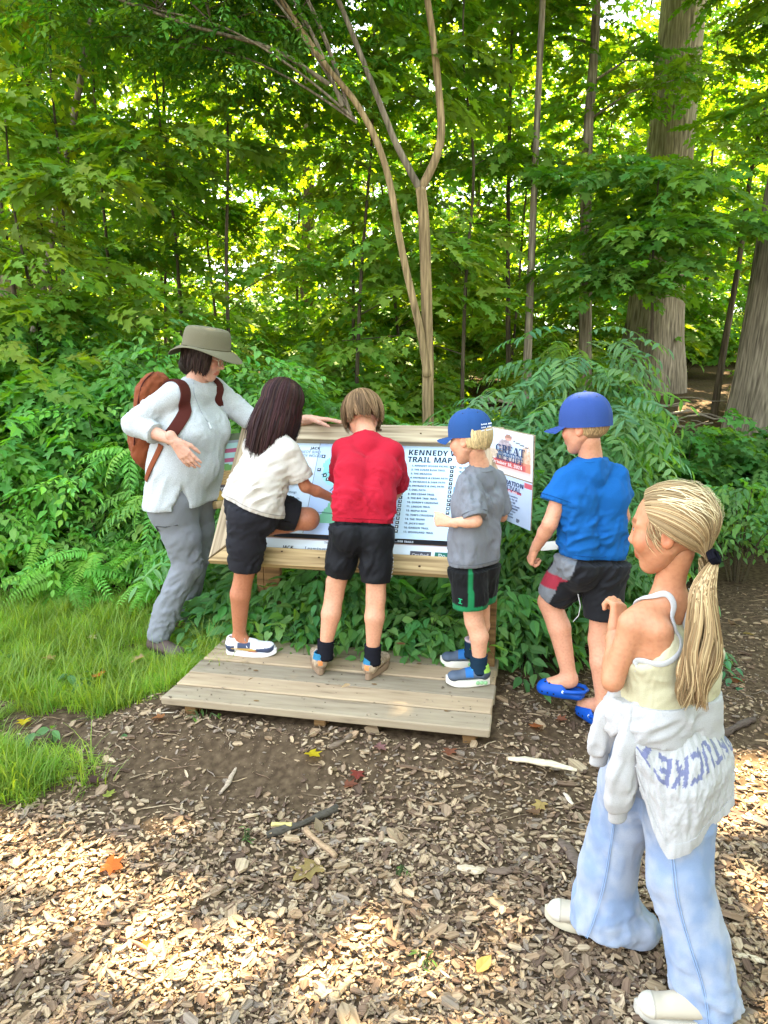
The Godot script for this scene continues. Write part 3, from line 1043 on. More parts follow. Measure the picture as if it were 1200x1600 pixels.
func bushes() -> void:
	var g1 := Color(0.183, 0.460, 0.110)
	var g2 := Color(0.259, 0.568, 0.124)
	var blue := Color(0.226, 0.460, 0.185)
	var r := RandomNumberGenerator.new()
	r.seed = 12
	# the bank of bushes on the left
	var i := 0
	for q in [[-3.6, -6.2, 1.1, 1.9], [-2.8, -6.0, 0.9, 1.85], [-2.1, -5.9, 0.9, 1.8], [-1.4, -6.1, 0.8, 1.75], [-3.3, -5.6, 0.75, 1.6], [-2.6, -5.5, 0.7, 1.55], [-1.9, -5.55, 0.65, 1.55], [-1.2, -5.6, 0.6, 1.5], [-4.6, -6.8, 1.2, 2.2], [-0.6, -5.6, 0.6, 1.35]]:
		bush("leafy_bush", "dense broad-leaved bush of the left bank, " + ["back row at the far left", "back row, second from the left", "back row behind the backpack", "back row behind the hat", "front row at the left edge", "front row, second from the left", "front row left of the backpack", "front row right behind the woman", "tallest at the left edge", "between the woman and the kneeling girl"][i], "bushes in the bank left of the board", on_ground(q[0], q[1]), q[2], q[3], 30, 24, ["ovate", "maple", "ovate", "small"][i % 4], g1.lerp(g2, r.randf()), 500 + i, [0.95, 0.9, 0.75, 1.3][i % 4], "leaf_shiny")
		i += 1
	# tall weeds with feathered leaves in front of them
	for q in [[-2.5, -4.95, 0.5, 1.15], [-1.9, -5.0, 0.45, 1.2], [-1.45, -4.95, 0.4, 1.05], [-2.9, -5.0, 0.5, 1.25], [-1.05, -4.95, 0.4, 0.95], [-3.3, -5.0, 0.5, 1.15]]:
		bush("tall_weed", "tall leafy weed in front of the left bushes, " + ["third from the left", "left of the backpack", "nearest the woman's back", "second from the left", "behind the woman's legs", "at the left edge"][i - 10], "feathered weeds in front of the left bushes", on_ground(q[0], q[1]), q[2], q[3], 14, 14, ["rod", "ovate", "small"][i % 3], g2, 530 + i, [0.85, 0.8, 1.0][i % 3], "leaf", "weed")
		i += 1
	for q in [[-1.75, -4.65, 0.35, 0.5], [-2.25, -4.7, 0.35, 0.5], [-2.75, -4.7, 0.35, 0.5], [-1.3, -4.6, 0.3, 0.5]]:
		bush("fern", "low fern at the edge of the grass, " + ["second from the woman", "third from the woman", "farthest from the woman", "right beside the woman"][i - 16], "ferns at the edge of the grass", on_ground(q[0], q[1]), q[2], q[3], 12, 9, "fern", Color(0.273, 0.622, 0.098), 550 + i, 0.62, "leaf", "fern")
		i += 1
	# behind the board
	for q in [[-0.75, -4.75, 0.5, 1.1], [-0.15, -4.9, 0.5, 1.1], [0.35, -5.0, 0.45, 1.05], [0.75, -4.7, 0.35, 0.85]]:
		bush("ash_bush", "bush with feathered leaves behind the top rail, " + ["at its left end", "behind the boy in red", "below the forked tree", "at its right end"][i - 20], "feathered bushes behind the top rail", on_ground(q[0], q[1]), q[2], q[3], 22, 18, "ash", g1.lerp(blue, 0.5), 560 + i, 1.0)
		i += 1
	bush("ash_bush", "blue-green arching bush above the poster, right of the forked tree", "", on_ground(1.12, -5.0), 0.62, 1.72, 34, 24, "ash", Color(0.226, 0.460, 0.210), 575, 1.05)
	bush("ash_bush", "feathered bush behind the boy in the blue shirt", "", on_ground(1.2, -4.75), 0.5, 1.2, 28, 22, "ash", Color(0.183, 0.406, 0.147), 576, 1.0)
	bush("ash_bush", "low feathered bush right of the poster's lower edge", "", on_ground(0.95, -4.1), 0.4, 0.85, 24, 20, "ash", Color(0.152, 0.352, 0.110), 577, 0.9)
	for q in [[1.95, -6.1, 0.55, 0.85], [2.6, -6.3, 0.6, 0.85], [3.3, -6.5, 0.6, 0.85], [2.2, -6.3, 0.8, 1.0], [3.6, -6.3, 0.8, 1.1], [1.7, -5.3, 0.35, 0.5]]:
		bush("maple_seedlings", "low dark clump of maple seedlings at the right, " + ["nearest the blue cap", "above the blonde girl's head", "in front of the broad trunk", "behind the others in the middle", "farthest right at the back", "lowest and nearest the path"][i - 24], "low maple seedlings at the right", on_ground(q[0], q[1]), q[2], q[3], 22, 16, "maple", Color(0.136, 0.338, 0.087), 580 + i, 0.75)
		i += 1
	bush("tall_weed", "bright leafy weed standing alone at the right edge beside the path", "", on_ground(2.45, -4.9), 0.28, 1.05, 12, 9, "ovate", Color(0.197, 0.419, 0.142), 590, 0.6, "leaf", "weed")
	bush("tall_weed", "small low weed lying beside the path behind the ponytail", "", on_ground(1.62, -3.62), 0.16, 0.22, 6, 5, "ovate", Color(0.148, 0.335, 0.158), 591, 0.5, "leaf", "weed")
	# dim growth under the board
	for q in [[-0.62, -4.0, 0.28, 0.45], [-0.3, -3.85, 0.35, 0.5], [0.1, -3.75, 0.4, 0.5], [0.45, -3.65, 0.35, 0.5], [-0.6, -4.35, 0.4, 0.65], [0.15, -4.2, 0.45, 0.65], [0.75, -3.9, 0.35, 0.6]]:
		bush("undergrowth", "dark undergrowth in the shade beneath the board", "undergrowth beneath the board", on_ground(q[0], q[1]), q[2], q[3], 18, 16, "ovate", Color(0.152, 0.365, 0.110), 600 + i, 0.75)
		i += 1
	for q in [[-0.42, -3.52, 0.16, 0.2], [-0.22, -3.5, 0.14, 0.2], [0.0, -3.46, 0.16, 0.22], [0.2, -3.4, 0.18, 0.26], [0.36, -3.32, 0.14, 0.2], [-0.62, -3.56, 0.16, 0.18]]:
		var o := thing("ground_vine", "heart-leaved vine at the back edge of the wooden platform", "vine", on_ground(q[0], q[1]), "vines at the back edge of the platform")
		leafy(o, HEART if q[0] < 0.05 else OVATE, q[2], q[3], 26, 0.06, Color(0.304, 0.541, 0.185), 620 + i)
		i += 1


# a small plant whose leaves are pieces one can tell apart
func leafy(o: Node3D, half: Array, wide: float, high: float, n: int, size: float, color: Color, seed_: int) -> void:
	var r := RandomNumberGenerator.new()
	r.seed = seed_
	var kinds := []
	for k in 4:
		var mb := MB.new()
		var t := r.randf_range(0.75, 1.3)
		mb.col = Color(color.r * t, color.g * t, color.b * t)
		leaf(mb, half, Transform3D.IDENTITY, size, 0.2, 0.3)
		kinds.append(mb.mesh())
	var st := MB.new()
	st.col = Color(0.09, 0.13, 0.05)
	for k in n:
		var a := r.randf() * TAU
		var q := sqrt(r.randf()) * wide
		var p := Vector3(cos(a) * q, high * r.randf_range(0.2, 1.0), sin(a) * q)
		st.tube([Vector3(p.x * 0.2, -0.02, p.z * 0.2), p * 0.6 + Vector3(0, 0.02, 0), p], [0.0025, 0.002, 0.0015], 3, false)
		var b := Basis(Vector3.UP, r.randf() * TAU) * Basis(Vector3(0, 0, 1), r.randf_range(-0.7, 0.1)) * Basis(Vector3.RIGHT, r.randfn() * 0.3)
		obj("leaf", kinds[k % 4], M.leaf, o, Transform3D(b.scaled(Vector3.ONE * r.randf_range(0.7, 1.3)), p))
	tag(obj("stems", st.mesh(), M.chip, o), "", "", "", "stuff")


func brush_piles() -> void:
	var r := RandomNumberGenerator.new()
	r.seed = 404
	for q in [[Vector3(2.75, 0, -8.4), 1.0, 46, "heap of bleached dead branches at the foot of the stout trunk"], [Vector3(1.05, 0, -8.3), 0.9, 40, "low heap of grey dead branches right of the forked tree's foot"]]:
		var c := on_ground(q[0].x, q[0].z)
		var o := thing("brush_pile", q[3], "brush pile", c)
		for i in q[2]:
			var a := r.randf_range(-0.5, 0.5) + (PI if r.randf() < 0.5 else 0.0)
			var l := r.randf_range(0.35, 1.0)
			var p := Vector3(r.randf_range(-1, 1) * q[1], r.randf_range(0.0, 0.5) * (1.0 - 0.4 * r.randf()), r.randf_range(-0.4, 0.4))
			var d := Vector3(cos(a), r.randf_range(-0.25, 0.3), sin(a))
			var th := r.randf_range(0.006, 0.02)
			var mb := MB.new()
			var k := r.randf_range(0.6, 1.3)
			mb.col = Color(0.40 * k, 0.34 * k, 0.27 * k)
			mb.tube([p - d * l * 0.5, p - d * l * 0.15 + Vector3(0, r.randf_range(-0.04, 0.04), 0), p + d * l * 0.2, p + d * l * 0.5 + Vector3(0, r.randf_range(-0.08, 0.05), 0)], [th, th * 0.9, th * 0.7, th * 0.35], 5)
			obj("dead_branch", mb.mesh(), M.chip, o)


# ------------------------------------------------------------------ the map board and its platform
const ALONG := Vector3(0.98019, 0, 0.19804)
const DEEP := Vector3(0.19804, 0, -0.98019)


func lettering(parent: Node3D, words: String, high: float, at_: Vector3, color: Color, basis_ := Basis.IDENTITY, bold := true, serif := false, left := true, called := "lettering", stretch := 1.0) -> void:
	var key := "ink_%s" % color.to_html()
	if not M.has(key): M[key] = mat(color, 0.7, 0.3)
	var t := TextMesh.new()
	t.text = words
	var f := SystemFont.new()
	f.font_names = ["Droid Serif" if serif else "Droid Sans"]
	f.font_weight = 700 if bold else 400
	t.font = f
	t.font_size = 20
	t.curve_step = 3.0
	t.pixel_size = high / 14.3
	t.depth = 0.0006
	t.horizontal_alignment = HORIZONTAL_ALIGNMENT_LEFT if left else HORIZONTAL_ALIGNMENT_CENTER
	obj(called, t, M[key], parent, Transform3D(basis_ * Basis.from_scale(Vector3(stretch, 1, 1)), at_))


# a flat print of w x h with its lower left corner at 0, coloured cell by cell
func print_sheet(w: float, h: float, nx: int, ny: int, paint, thick := 0.0012) -> ArrayMesh:
	var mb := MB.new()
	for j in ny:
		for i in nx:
			mb.col = paint.call((i + 0.5) / nx, (j + 0.5) / ny)
			var x0 := w * i / nx
			var x1 := w * (i + 1) / nx
			var y0 := h * j / ny
			var y1 := h * (j + 1) / ny
			mb.face([Vector3(x0, y0, 0), Vector3(x1, y0, 0), Vector3(x1, y1, 0), Vector3(x0, y1, 0)])
	mb.col = Color(0.7, 0.72, 0.74)
	var a := Vector3(0, 0, -thick)
	mb.face([a, a + Vector3(0, h, 0), a + Vector3(w, h, 0), a + Vector3(w, 0, 0)])
	mb.face([Vector3(0, 0, 0), Vector3(0, h, 0), a + Vector3(0, h, 0), a])
	mb.face([Vector3(w, 0, 0), a + Vector3(w, 0, 0), a + Vector3(w, h, 0), Vector3(w, h, 0)])
	mb.face([Vector3(0, h, 0), Vector3(w, h, 0), a + Vector3(w, h, 0), a + Vector3(0, h, 0)])
	mb.face([Vector3(0, 0, 0), a, a + Vector3(w, 0, 0), Vector3(w, 0, 0)])
	return mb.mesh()


# a board lying along local x with mitred ends: cut by how much the upper edge is shorter at each end
func mitred(length: float, wide: float, thick: float, cut_a: float, cut_b: float) -> ArrayMesh:
	var mb := MB.new()
	var e := 0.003
	var q := []
	for z in [0.0, thick]:
		var i: float = e if z > 0 else 0.0
		q.append([Vector3(i, i, z), Vector3(length - i, i, z), Vector3(length - cut_b - i, wide - i, z), Vector3(cut_a + i, wide - i, z)])
	mb.face(q[1])
	mb.face([q[0][3], q[0][2], q[0][1], q[0][0]])
	for k in 4:
		var k2 := (k + 1) % 4
		var m0: Vector3 = Vector3(0, 0, thick - e)
		mb.face([q[0][k], q[0][k2], q[0][k2] + m0, q[0][k] + m0])
		mb.face([q[0][k] + m0, q[0][k2] + m0, q[1][k2], q[1][k]])
	return mb.mesh()


func quad_mesh(parent: Node3D, called: String, x: float, y: float, w: float, h: float, z: float, color: Color) -> void:
	var mb := MB.new()
	mb.box(Vector3(w, h, 0.0008), 0.0, Vector3(x + w * 0.5, y + h * 0.5, z))
	var key := "ink_%s" % color.to_html()
	if not M.has(key): M[key] = mat(color, 0.7, 0.3)
	obj(called, mb.mesh(), M[key], parent)


func build_sign() -> void:
	build_platform()
	var o := thing("trail_map_board", "sloping wooden board with a printed trail map, the children leaning over it", "map board", Vector3(-0.841, 0, -3.4))
	o.basis = Basis(ALONG, Vector3.UP, -DEEP)
	var c := cos(deg_to_rad(40.0))
	var s := sin(deg_to_rad(40.0))
	var tilt := Basis(Vector3.RIGHT, Vector3(0, c, -s), Vector3(0, s, c))
	var face := Transform3D(tilt, Vector3(0, 0.608, 0))
	var W := 1.358
	var L := 0.784
	var T := 0.038
	var B := 0.088
	# the four rails, mitred at the corners; their faces lie in the plane z = 0
	obj("bottom_rail", mitred(W, B, T, B, B), M.pine, o, face * Transform3D(Basis.IDENTITY, Vector3(0, -0.012, -T)))
	obj("top_rail", mitred(W, B + 0.012, T, B, B), M.pine_old, o, face * Transform3D(Basis(Vector3.LEFT, Vector3.DOWN, Vector3.BACK), Vector3(W, L, -T + 0.002)))
	obj("side_rail", mitred(L - 0.004, B, T, B, B), M.pine_old, o, face * Transform3D(Basis(Vector3.DOWN, Vector3.RIGHT, Vector3.BACK), Vector3(0, L - 0.002, -T - 0.001)))
	obj("side_rail", mitred(L - 0.004, B, T, B, B), M.pine_old, o, face * Transform3D(Basis(Vector3.UP, Vector3.LEFT, Vector3.BACK), Vector3(W, 0.002, -T - 0.001)))
	var back := MB.new()
	back.box(Vector3(W - 0.1, L - 0.1, 0.012), 0.001, Vector3(W * 0.5, L * 0.5, -0.052))
	obj("backing_board", back.mesh(), M.post_brown, o, face)
	# knots, bolts and a dark knot hole on the rails
	for k in [[0.62, 0.03, 0.006], [0.545, 0.035, 0.004], [0.36, 0.055, 0.004], [1.02, 0.02, 0.005], [0.74, 0.75, 0.009], [0.95, 0.735, 0.004]]:
		var kn := MB.new()
		var ring := []
		for i in 9: ring.append(Vector3(cos(TAU * i / 9) * k[2] * (1.4 if i % 3 else 1.0), sin(TAU * i / 9) * k[2], 0.0))
		kn.face(ring)
		obj("knot", kn.mesh(), mat(Color(0.25, 0.17, 0.10), 0.9), o, face * Transform3D(Basis.IDENTITY, Vector3(k[0], k[1], 0.0035)))
	# legs and the rail that ties them
	for k in [[0.19, 0.36], [1.325, 0.07]]:
		var p := MB.new()
		p.box(Vector3(0.088, 0.64 + k[1] * 0.4, 0.038), 0.003, Vector3(k[0], 0.30 + k[1] * 0.2, -k[1]))
		p.box(Vector3(0.038, 0.62, 0.088), 0.003, Vector3(k[0] - 0.066, 0.29, -k[1] - 0.03))
		obj("leg", p.mesh(), M.post_brown, o)
	var tie := MB.new()
	tie.box(Vector3(1.1, 0.088, 0.038), 0.003, Vector3(0.75, 0.545, -0.3))
	obj("tie_rail", tie.mesh(), M.post_brown, o)

	# the printed map sheet
	var white := Color(0.66, 0.76, 0.82)
	var px0 := 0.09
	var sheet_w := W - 0.18
	var z := -0.034
	var map_paint := func(u: float, v: float) -> Color:
		var x := 0.09 + u * sheet_w
		var y := 0.17 + v * 0.515
		var base := Color(0.52, 0.68, 0.79)
		if x < 0.432: return Color(0.58, 0.69, 0.77)
		if x < 0.878:
			base = Color(0.44, 0.57, 0.78)
			# the woods of the map: a rounded upper patch and a long slanting strip
			var n := soft_noise.get_noise_2d(x * 14.0, y * 14.0) * 0.012
			var e1 := Vector2((x - 0.63) / 0.165, (y - 0.53) / 0.12).length() + n * 6.0
			var strip := absf((x - 0.60) - (y - 0.33) * 0.42) + n
			if e1 < 1.0: return Color(0.20, 0.58, 0.56) if y > 0.50 + (x - 0.55) * 0.25 else Color(0.30, 0.64, 0.60)
			if strip < 0.075 and y > 0.235 and y < 0.5: return Color(0.17, 0.48, 0.28)
			return base
		if x > 1.135 and x < 1.2 and y > 0.36 and y < 0.46: return Color(0.12, 0.48, 0.50) if y < 0.41 else Color(0.06, 0.20, 0.38)
		return base
	obj("map_sheet", print_sheet(sheet_w, 0.515, 150, 66, map_paint), vmat(0.35, 0.5), o, face * Transform3D(Basis.IDENTITY, Vector3(px0, 0.17, z)))
	var black := Color(0.09, 0.10, 0.12)
	quad_mesh(o, "black_band", 0, 0, 0.98, 0.019, 0, black)
	(o.get_node("black_band") as Node3D).transform = face * Transform3D(Basis.IDENTITY, Vector3(px0 + 0.2, 0.147, z + 0.001))
	var strip_paint := func(u: float, v: float) -> Color:
		if v > 0.93: return Color(0.42, 0.34, 0.34)
		return Color(0.62, 0.69, 0.71)
	obj("sponsor_strip", print_sheet(sheet_w, 0.075, 90, 14, strip_paint), vmat(0.4, 0.5), o, face * Transform3D(Basis.IDENTITY, Vector3(px0, 0.068, z - 0.001)))
	var put := func(words: String, x: float, y: float, h: float, color: Color, bold := true, serif := false) -> void:
		var q := face * Vector3(x, y + h * 0.35, z + 0.0016)
		lettering(o, words, h, q, color, tilt, bold, serif)
	var ink := Color(0.07, 0.10, 0.16)
	put.call("KENNEDY WOODS", 0.892, 0.634, 0.031, ink)
	put.call("TRAIL MAP", 0.892, 0.594, 0.031, ink)
	var items := ["1. KENNEDY WOODS PICNIC AREA", "2. THE SUGAR BUSH TRAIL", "3. THE MEADOW", "4. ENTRANCE & CEDAR PATH", "5. ENTRANCE & DEER PATH", "6. ENTRANCE & OWL PATH", "7. OWL PATH", "8. RED CEDAR TRAIL", "9. THE BIG TREE TRAIL", "10. QUEEN'S CROSSING", "11. LEGION TRAIL", "12. MAPLE ROW", "13. TOM'S CROSSING", "14. THE TRUNK", "15. JACK'S WAY", "16. GARDEN TRAIL", "17. WOODLAND TRAIL"]
	for i in items.size():
		put.call(items[i], 0.918, 0.566 - i * 0.0227, 0.0098, Color(0.16, 0.22, 0.30))
	for i in 10: put.call(["18. MEADOW", "19. FERN PATH", "20. RIDGE TRAIL", "21. MINER WAY", "22. POND", "23. CREEK", "24. BENCH", "25. GATE", "26. PARKING", "27. HALL"][i], 1.15, 0.562 - i * 0.0227, 0.0098, Color(0.16, 0.22, 0.30))
	put.call("...DER TRAILS", 0.885, 0.1515, 0.010, Color(0.85, 0.87, 0.9))
	# pictogram squares beside the lists
	var icon := func(x: float, y: float, size: float) -> void:
		var m := MB.new()
		m.box(Vector3(size, size, 0.0008), 0.0)
		obj("pictogram", m.mesh(), M.get("ink_dark", mat(black, 0.7)), o, face * Transform3D(Basis.IDENTITY, Vector3(x, y, z + 0.0012)))
		var g := MB.new()
		var r := RandomNumberGenerator.new()
		r.seed = int(x * 1000) + int(y * 3000)
		var pts := []
		for k in 6: pts.append(Vector3(cos(TAU * k / 6) * size * r.randf_range(0.12, 0.42), sin(TAU * k / 6) * size * r.randf_range(0.12, 0.42), 0))
		g.face(pts)
		obj("pictogram_mark", g.mesh(), M.white_ink, o, face * Transform3D(Basis.IDENTITY, Vector3(x, y, z + 0.0022)))
	M.white_ink = mat(Color(0.86, 0.9, 0.92), 0.7)
	M.ink_dark = mat(black, 0.7)
	for i in 17: icon.call(0.884, 0.571 - i * 0.0227, 0.0165)
	for i in 12: icon.call(1.118, 0.565 - i * 0.0227, 0.0165)
	for q in [[0.462, 0.607], [0.452, 0.528], [0.487, 0.497], [0.505, 0.475], [0.535, 0.535], [0.452, 0.29]]: icon.call(q[0], q[1], 0.018)
	# rules and trails on the map
	var rule := func(a: Vector2, b: Vector2, w: float, color: Color) -> void:
		var m := MB.new()
		var d := (b - a).normalized()
		var n := Vector2(-d.y, d.x) * w * 0.5
		m.face([Vector3(a.x + n.x, a.y + n.y, 0), Vector3(a.x - n.x, a.y - n.y, 0), Vector3(b.x - n.x, b.y - n.y, 0), Vector3(b.x + n.x, b.y + n.y, 0)])
		obj("map_line", m.mesh(), mat(color, 0.7), o, face * Transform3D(Basis.IDENTITY, Vector3(0, 0, z + 0.0014)))
	rule.call(Vector2(0.432, 0.172), Vector2(0.432, 0.684), 0.0025, Color(0.25, 0.32, 0.42))
	rule.call(Vector2(0.455, 0.29), Vector2(0.87, 0.272), 0.003, Color(0.2, 0.27, 0.36))
	var trail := [Vector2(0.47, 0.5), Vector2(0.5, 0.515), Vector2(0.54, 0.52), Vector2(0.56, 0.48), Vector2(0.55, 0.44), Vector2(0.52, 0.40), Vector2(0.5, 0.37)]
	for i in trail.size() - 1: rule.call(trail[i], trail[i].lerp(trail[i + 1], 0.75), 0.0035, Color(0.08, 0.22, 0.26))
	# the text column at the left
	put.call("JACK", 0.385, 0.648, 0.016, ink)
	put.call("KENNEDY BIRD", 0.30, 0.625, 0.015, Color(0.35, 0.42, 0.5), false)
	put.call("REMEDY WOODS", 0.30, 0.603, 0.015, Color(0.35, 0.42, 0.5), false)
	var lines := ["a quiet place to walk", "among the trees and to see", "the birds on their way", "south in the autumn", "", "and all those things", "around needed woods", "of the gardens", "they use all of year"]
	for i in lines.size():
		if lines[i]: put.call(lines[i], 0.225, 0.56 - i * 0.034, 0.011, Color(0.3, 0.38, 0.48), false)
	# the sponsors
	put.call("THANK YOU", 0.545, 0.124, 0.011, ink, false)
	put.call("JACK", 0.345, 0.088, 0.017, Color(0.05, 0.05, 0.05))
	put.call("Leamington", 0.455, 0.087, 0.0165, Color(0.15, 0.18, 0.2), false, true)
	for q in [[0.575, 0.082, 0.016, 0.02, Color(0.15, 0.18, 0.2)], [0.963, 0.072, 0.098, 0.038, Color(0.26, 0.26, 0.29)], [1.078, 0.072, 0.11, 0.038, Color(0.10, 0.40, 0.33)]]:
		var m := MB.new()
		m.box(Vector3(q[2], q[3], 0.0008), 0.0)
		obj("sponsor_plate", m.mesh(), mat(q[4], 0.6), o, face * Transform3D(Basis.IDENTITY, Vector3(q[0] + q[2] * 0.5, q[1] + q[3] * 0.5, z)))
	put.call("Crafted", 0.972, 0.084, 0.016, Color(0.9, 0.88, 0.88), false, true)
	put.call("Ro", 1.092, 0.082, 0.022, Color(0.9, 0.95, 0.92), false, true)

	build_posters(o)


func build_posters(board: Node3D) -> void:
	# right wing: two laminated posters on a panel hung from the right end of the board
	var a := Vector3(0.515, 0.792, -3.56)
	var b := Vector3(0.652, 0.792, -3.195)
	var x := (b - a).normalized()
	var w := (b - a).length()
	var bs := Basis(x, Vector3.UP, x.cross(Vector3.UP))
	var o := thing("event_poster_panel", "narrow panel with two event posters fixed to the right end of the board", "poster", a)
	o.basis = bs
	var plate := MB.new()
	plate.box(Vector3(w - 0.01, 0.428, 0.006), 0.001, Vector3(w * 0.5, 0.214, -0.006))
	obj("panel", plate.mesh(), M.pine_old, o)
	var top_paint := func(u: float, v: float) -> Color:
		var n := soft_noise.get_noise_2d(u * 9.0, v * 9.0)
		var sky := Color(0.62, 0.74, 0.86).lerp(Color(0.86, 0.62, 0.48), smoothstep(0.75, 0.3, v + (1.0 - u) * 0.25))
		if u > 0.97 or v > 0.985: return Color(0.8, 0.84, 0.88)
		# standing figures and tree shapes of the picture, in warm tones
		if u > 0.78 and v < 0.7 + n * 0.3: sky = Color(0.62, 0.34, 0.20).lerp(Color(0.85, 0.60, 0.42), 0.5 + n)
		if Vector2((u - 0.46) / 0.085, (v - 0.84) / 0.075).length() < 1.0: return Color(0.36, 0.18, 0.13) if v > 0.845 else Color(0.62, 0.32, 0.24)
		if Vector2((u - 0.38) / 0.17, (v - 0.66) / 0.13).length() < 1.0 + n * 0.3: return Color(0.34, 0.27, 0.28).lerp(Color(0.55, 0.45, 0.46), clampf(0.5 + n * 1.6, 0, 1))
		if absf(v - 0.79 + (u - 0.58) * 0.28) < 0.012 and u > 0.57 and u < 0.9: return Color(0.13, 0.11, 0.12)
		if u < 0.35 and v < 0.52 and v > 0.33: return Color(0.45, 0.36, 0.26).lerp(Color(0.7, 0.55, 0.4), 0.5 + n)
		if v < 0.30 and v > 0.18 and u > 0.05 and u < 0.85: return Color(0.62, 0.10, 0.09)
		if v < 0.34 and v >= 0.30 and u > 0.15 and u < 0.8: return Color(0.40, 0.09, 0.10)
		if v < 0.18: return Color(0.80, 0.50, 0.44).lerp(Color(0.86, 0.78, 0.74), smoothstep(0.18, 0.02, v))
		if u > 0.7 and v < 0.35: return Color(0.66, 0.24, 0.14)
		return sky
	obj("poster", print_sheet(w, 0.205, 54, 36, top_paint), vmat(0.3, 0.5), o, Transform3D(Basis(Vector3.RIGHT, 0.03), Vector3(0, 0.221, 0.001)))
	var low_paint := func(u: float, v: float) -> Color:
		if u > 0.84 and v > 0.86 and v < 0.97: return Color(0.62, 0.10, 0.12)
		if v > 0.66 and v < 0.715 and u > 0.2 and u < 0.78: return Color(0.58, 0.08, 0.12)
		if Vector2((u - 0.72) * 1.2, v - 0.1).length() < 0.045: return Color(0.14, 0.16, 0.22)
		return Color(0.54, 0.64, 0.80)
	obj("poster", print_sheet(w, 0.213, 54, 36, low_paint), vmat(0.3, 0.5), o, Transform3D(Basis.IDENTITY, Vector3(0, 0.002, 0.001)))
	var navy := Color(0.12, 0.20, 0.36)
	var z := 0.012
	lettering(o, "GREAT", 0.034, Vector3(w * 0.52, 0.338, z), navy, Basis.IDENTITY, true, true, false, "lettering", 1.55)
	lettering(o, "MIGRATION", 0.017, Vector3(w * 0.52, 0.315, z), Color(0.25, 0.42, 0.58), Basis.IDENTITY, true, true, false, "lettering", 1.5)
	lettering(o, "KICK OFF", 0.024, Vector3(w * 0.52, 0.297, z), navy, Basis.IDENTITY, true, true, false, "lettering", 1.5)
	lettering(o, "October 18, 2024", 0.015, Vector3(w * 0.45, 0.271, z - 0.003), Color(0.93, 0.88, 0.86), Basis.IDENTITY, true, true, false, "lettering", 1.6)
	lettering(o, "MIGRATION", 0.020, Vector3(w * 0.5, 0.188, 0.003), navy, Basis.IDENTITY, true, false, false, "lettering", 1.6)
	lettering(o, "FESTIVAL", 0.022, Vector3(w * 0.5, 0.163, 0.003), navy, Basis.IDENTITY, false, false, false, "lettering", 1.75)
	lettering(o, "OCT 18-20, 2024", 0.009, Vector3(w * 0.49, 0.148, 0.003), Color(0.93, 0.9, 0.92), Basis.IDENTITY, true, false, false, "lettering", 1.6)
	for i in 8:
		lettering(o, ["parade and vendors", "guided walks for all", "birds of the fall", "music on the main street", "EAT            REUNION", "from nine to five", "in the park", "all welcome"][i], 0.008, Vector3(w * 0.5, 0.128 - i * 0.014, 0.003), navy, Basis.IDENTITY, i == 4, false, false, "lettering", 1.6)
	# left wing: a colourful printed panel on a wooden ledge
	var c := Vector3(-0.87, 0.81, -3.78)
	var d := Vector3(-0.70, 0.81, -3.93)
	var x2 := (d - c).normalized()
	var w2 := (d - c).length()
	var o2 := thing("picture_panel", "colourful printed panel at the left end of the board, behind the kneeling girl", "picture panel", c)
	o2.basis = Basis(x2, Vector3.UP, x2.cross(Vector3.UP)) * Basis(Vector3.RIGHT, -0.2)
	var field_paint := func(u: float, v: float) -> Color:
		var n := soft_noise.get_noise_2d(u * 12.0, v * 12.0)
		var hill := v + 0.10 * sin(u * 2.6)
		if v > 0.9: return Color(0.12, 0.16, 0.08)
		if hill > 0.62:
			var line := fmod(v * 14.0, 2.0)
			if line < 0.8 and u > 0.2 and u < 0.95: return Color(0.46, 0.10, 0.20) if v < 0.8 else Color(0.3, 0.34, 0.40)
			return Color(0.42, 0.66, 0.66)
		if hill > 0.52: return Color(0.16, 0.36, 0.10)
		if hill > 0.28: return Color(0.42, 0.24, 0.10).lerp(Color(0.58, 0.40, 0.16), clampf(0.5 + sin(hill * 150.0) * 0.5, 0, 1))
		if hill > 0.17: return Color(0.08, 0.06, 0.07).lerp(Color(0.5, 0.5, 0.55), 1.0 if n > 0.2 else 0.0)
		return Color(0.46, 0.30, 0.06)
	obj("print", print_sheet(w2, 0.34, 40, 48, field_paint), vmat(0.35, 0.5), o2)
	var led := MB.new()
	led.box(Vector3(w2 + 0.04, 0.04, 0.05), 0.003, Vector3(w2 * 0.5, -0.022, 0.0))
	obj("ledge", led.mesh(), M.pine, o2)


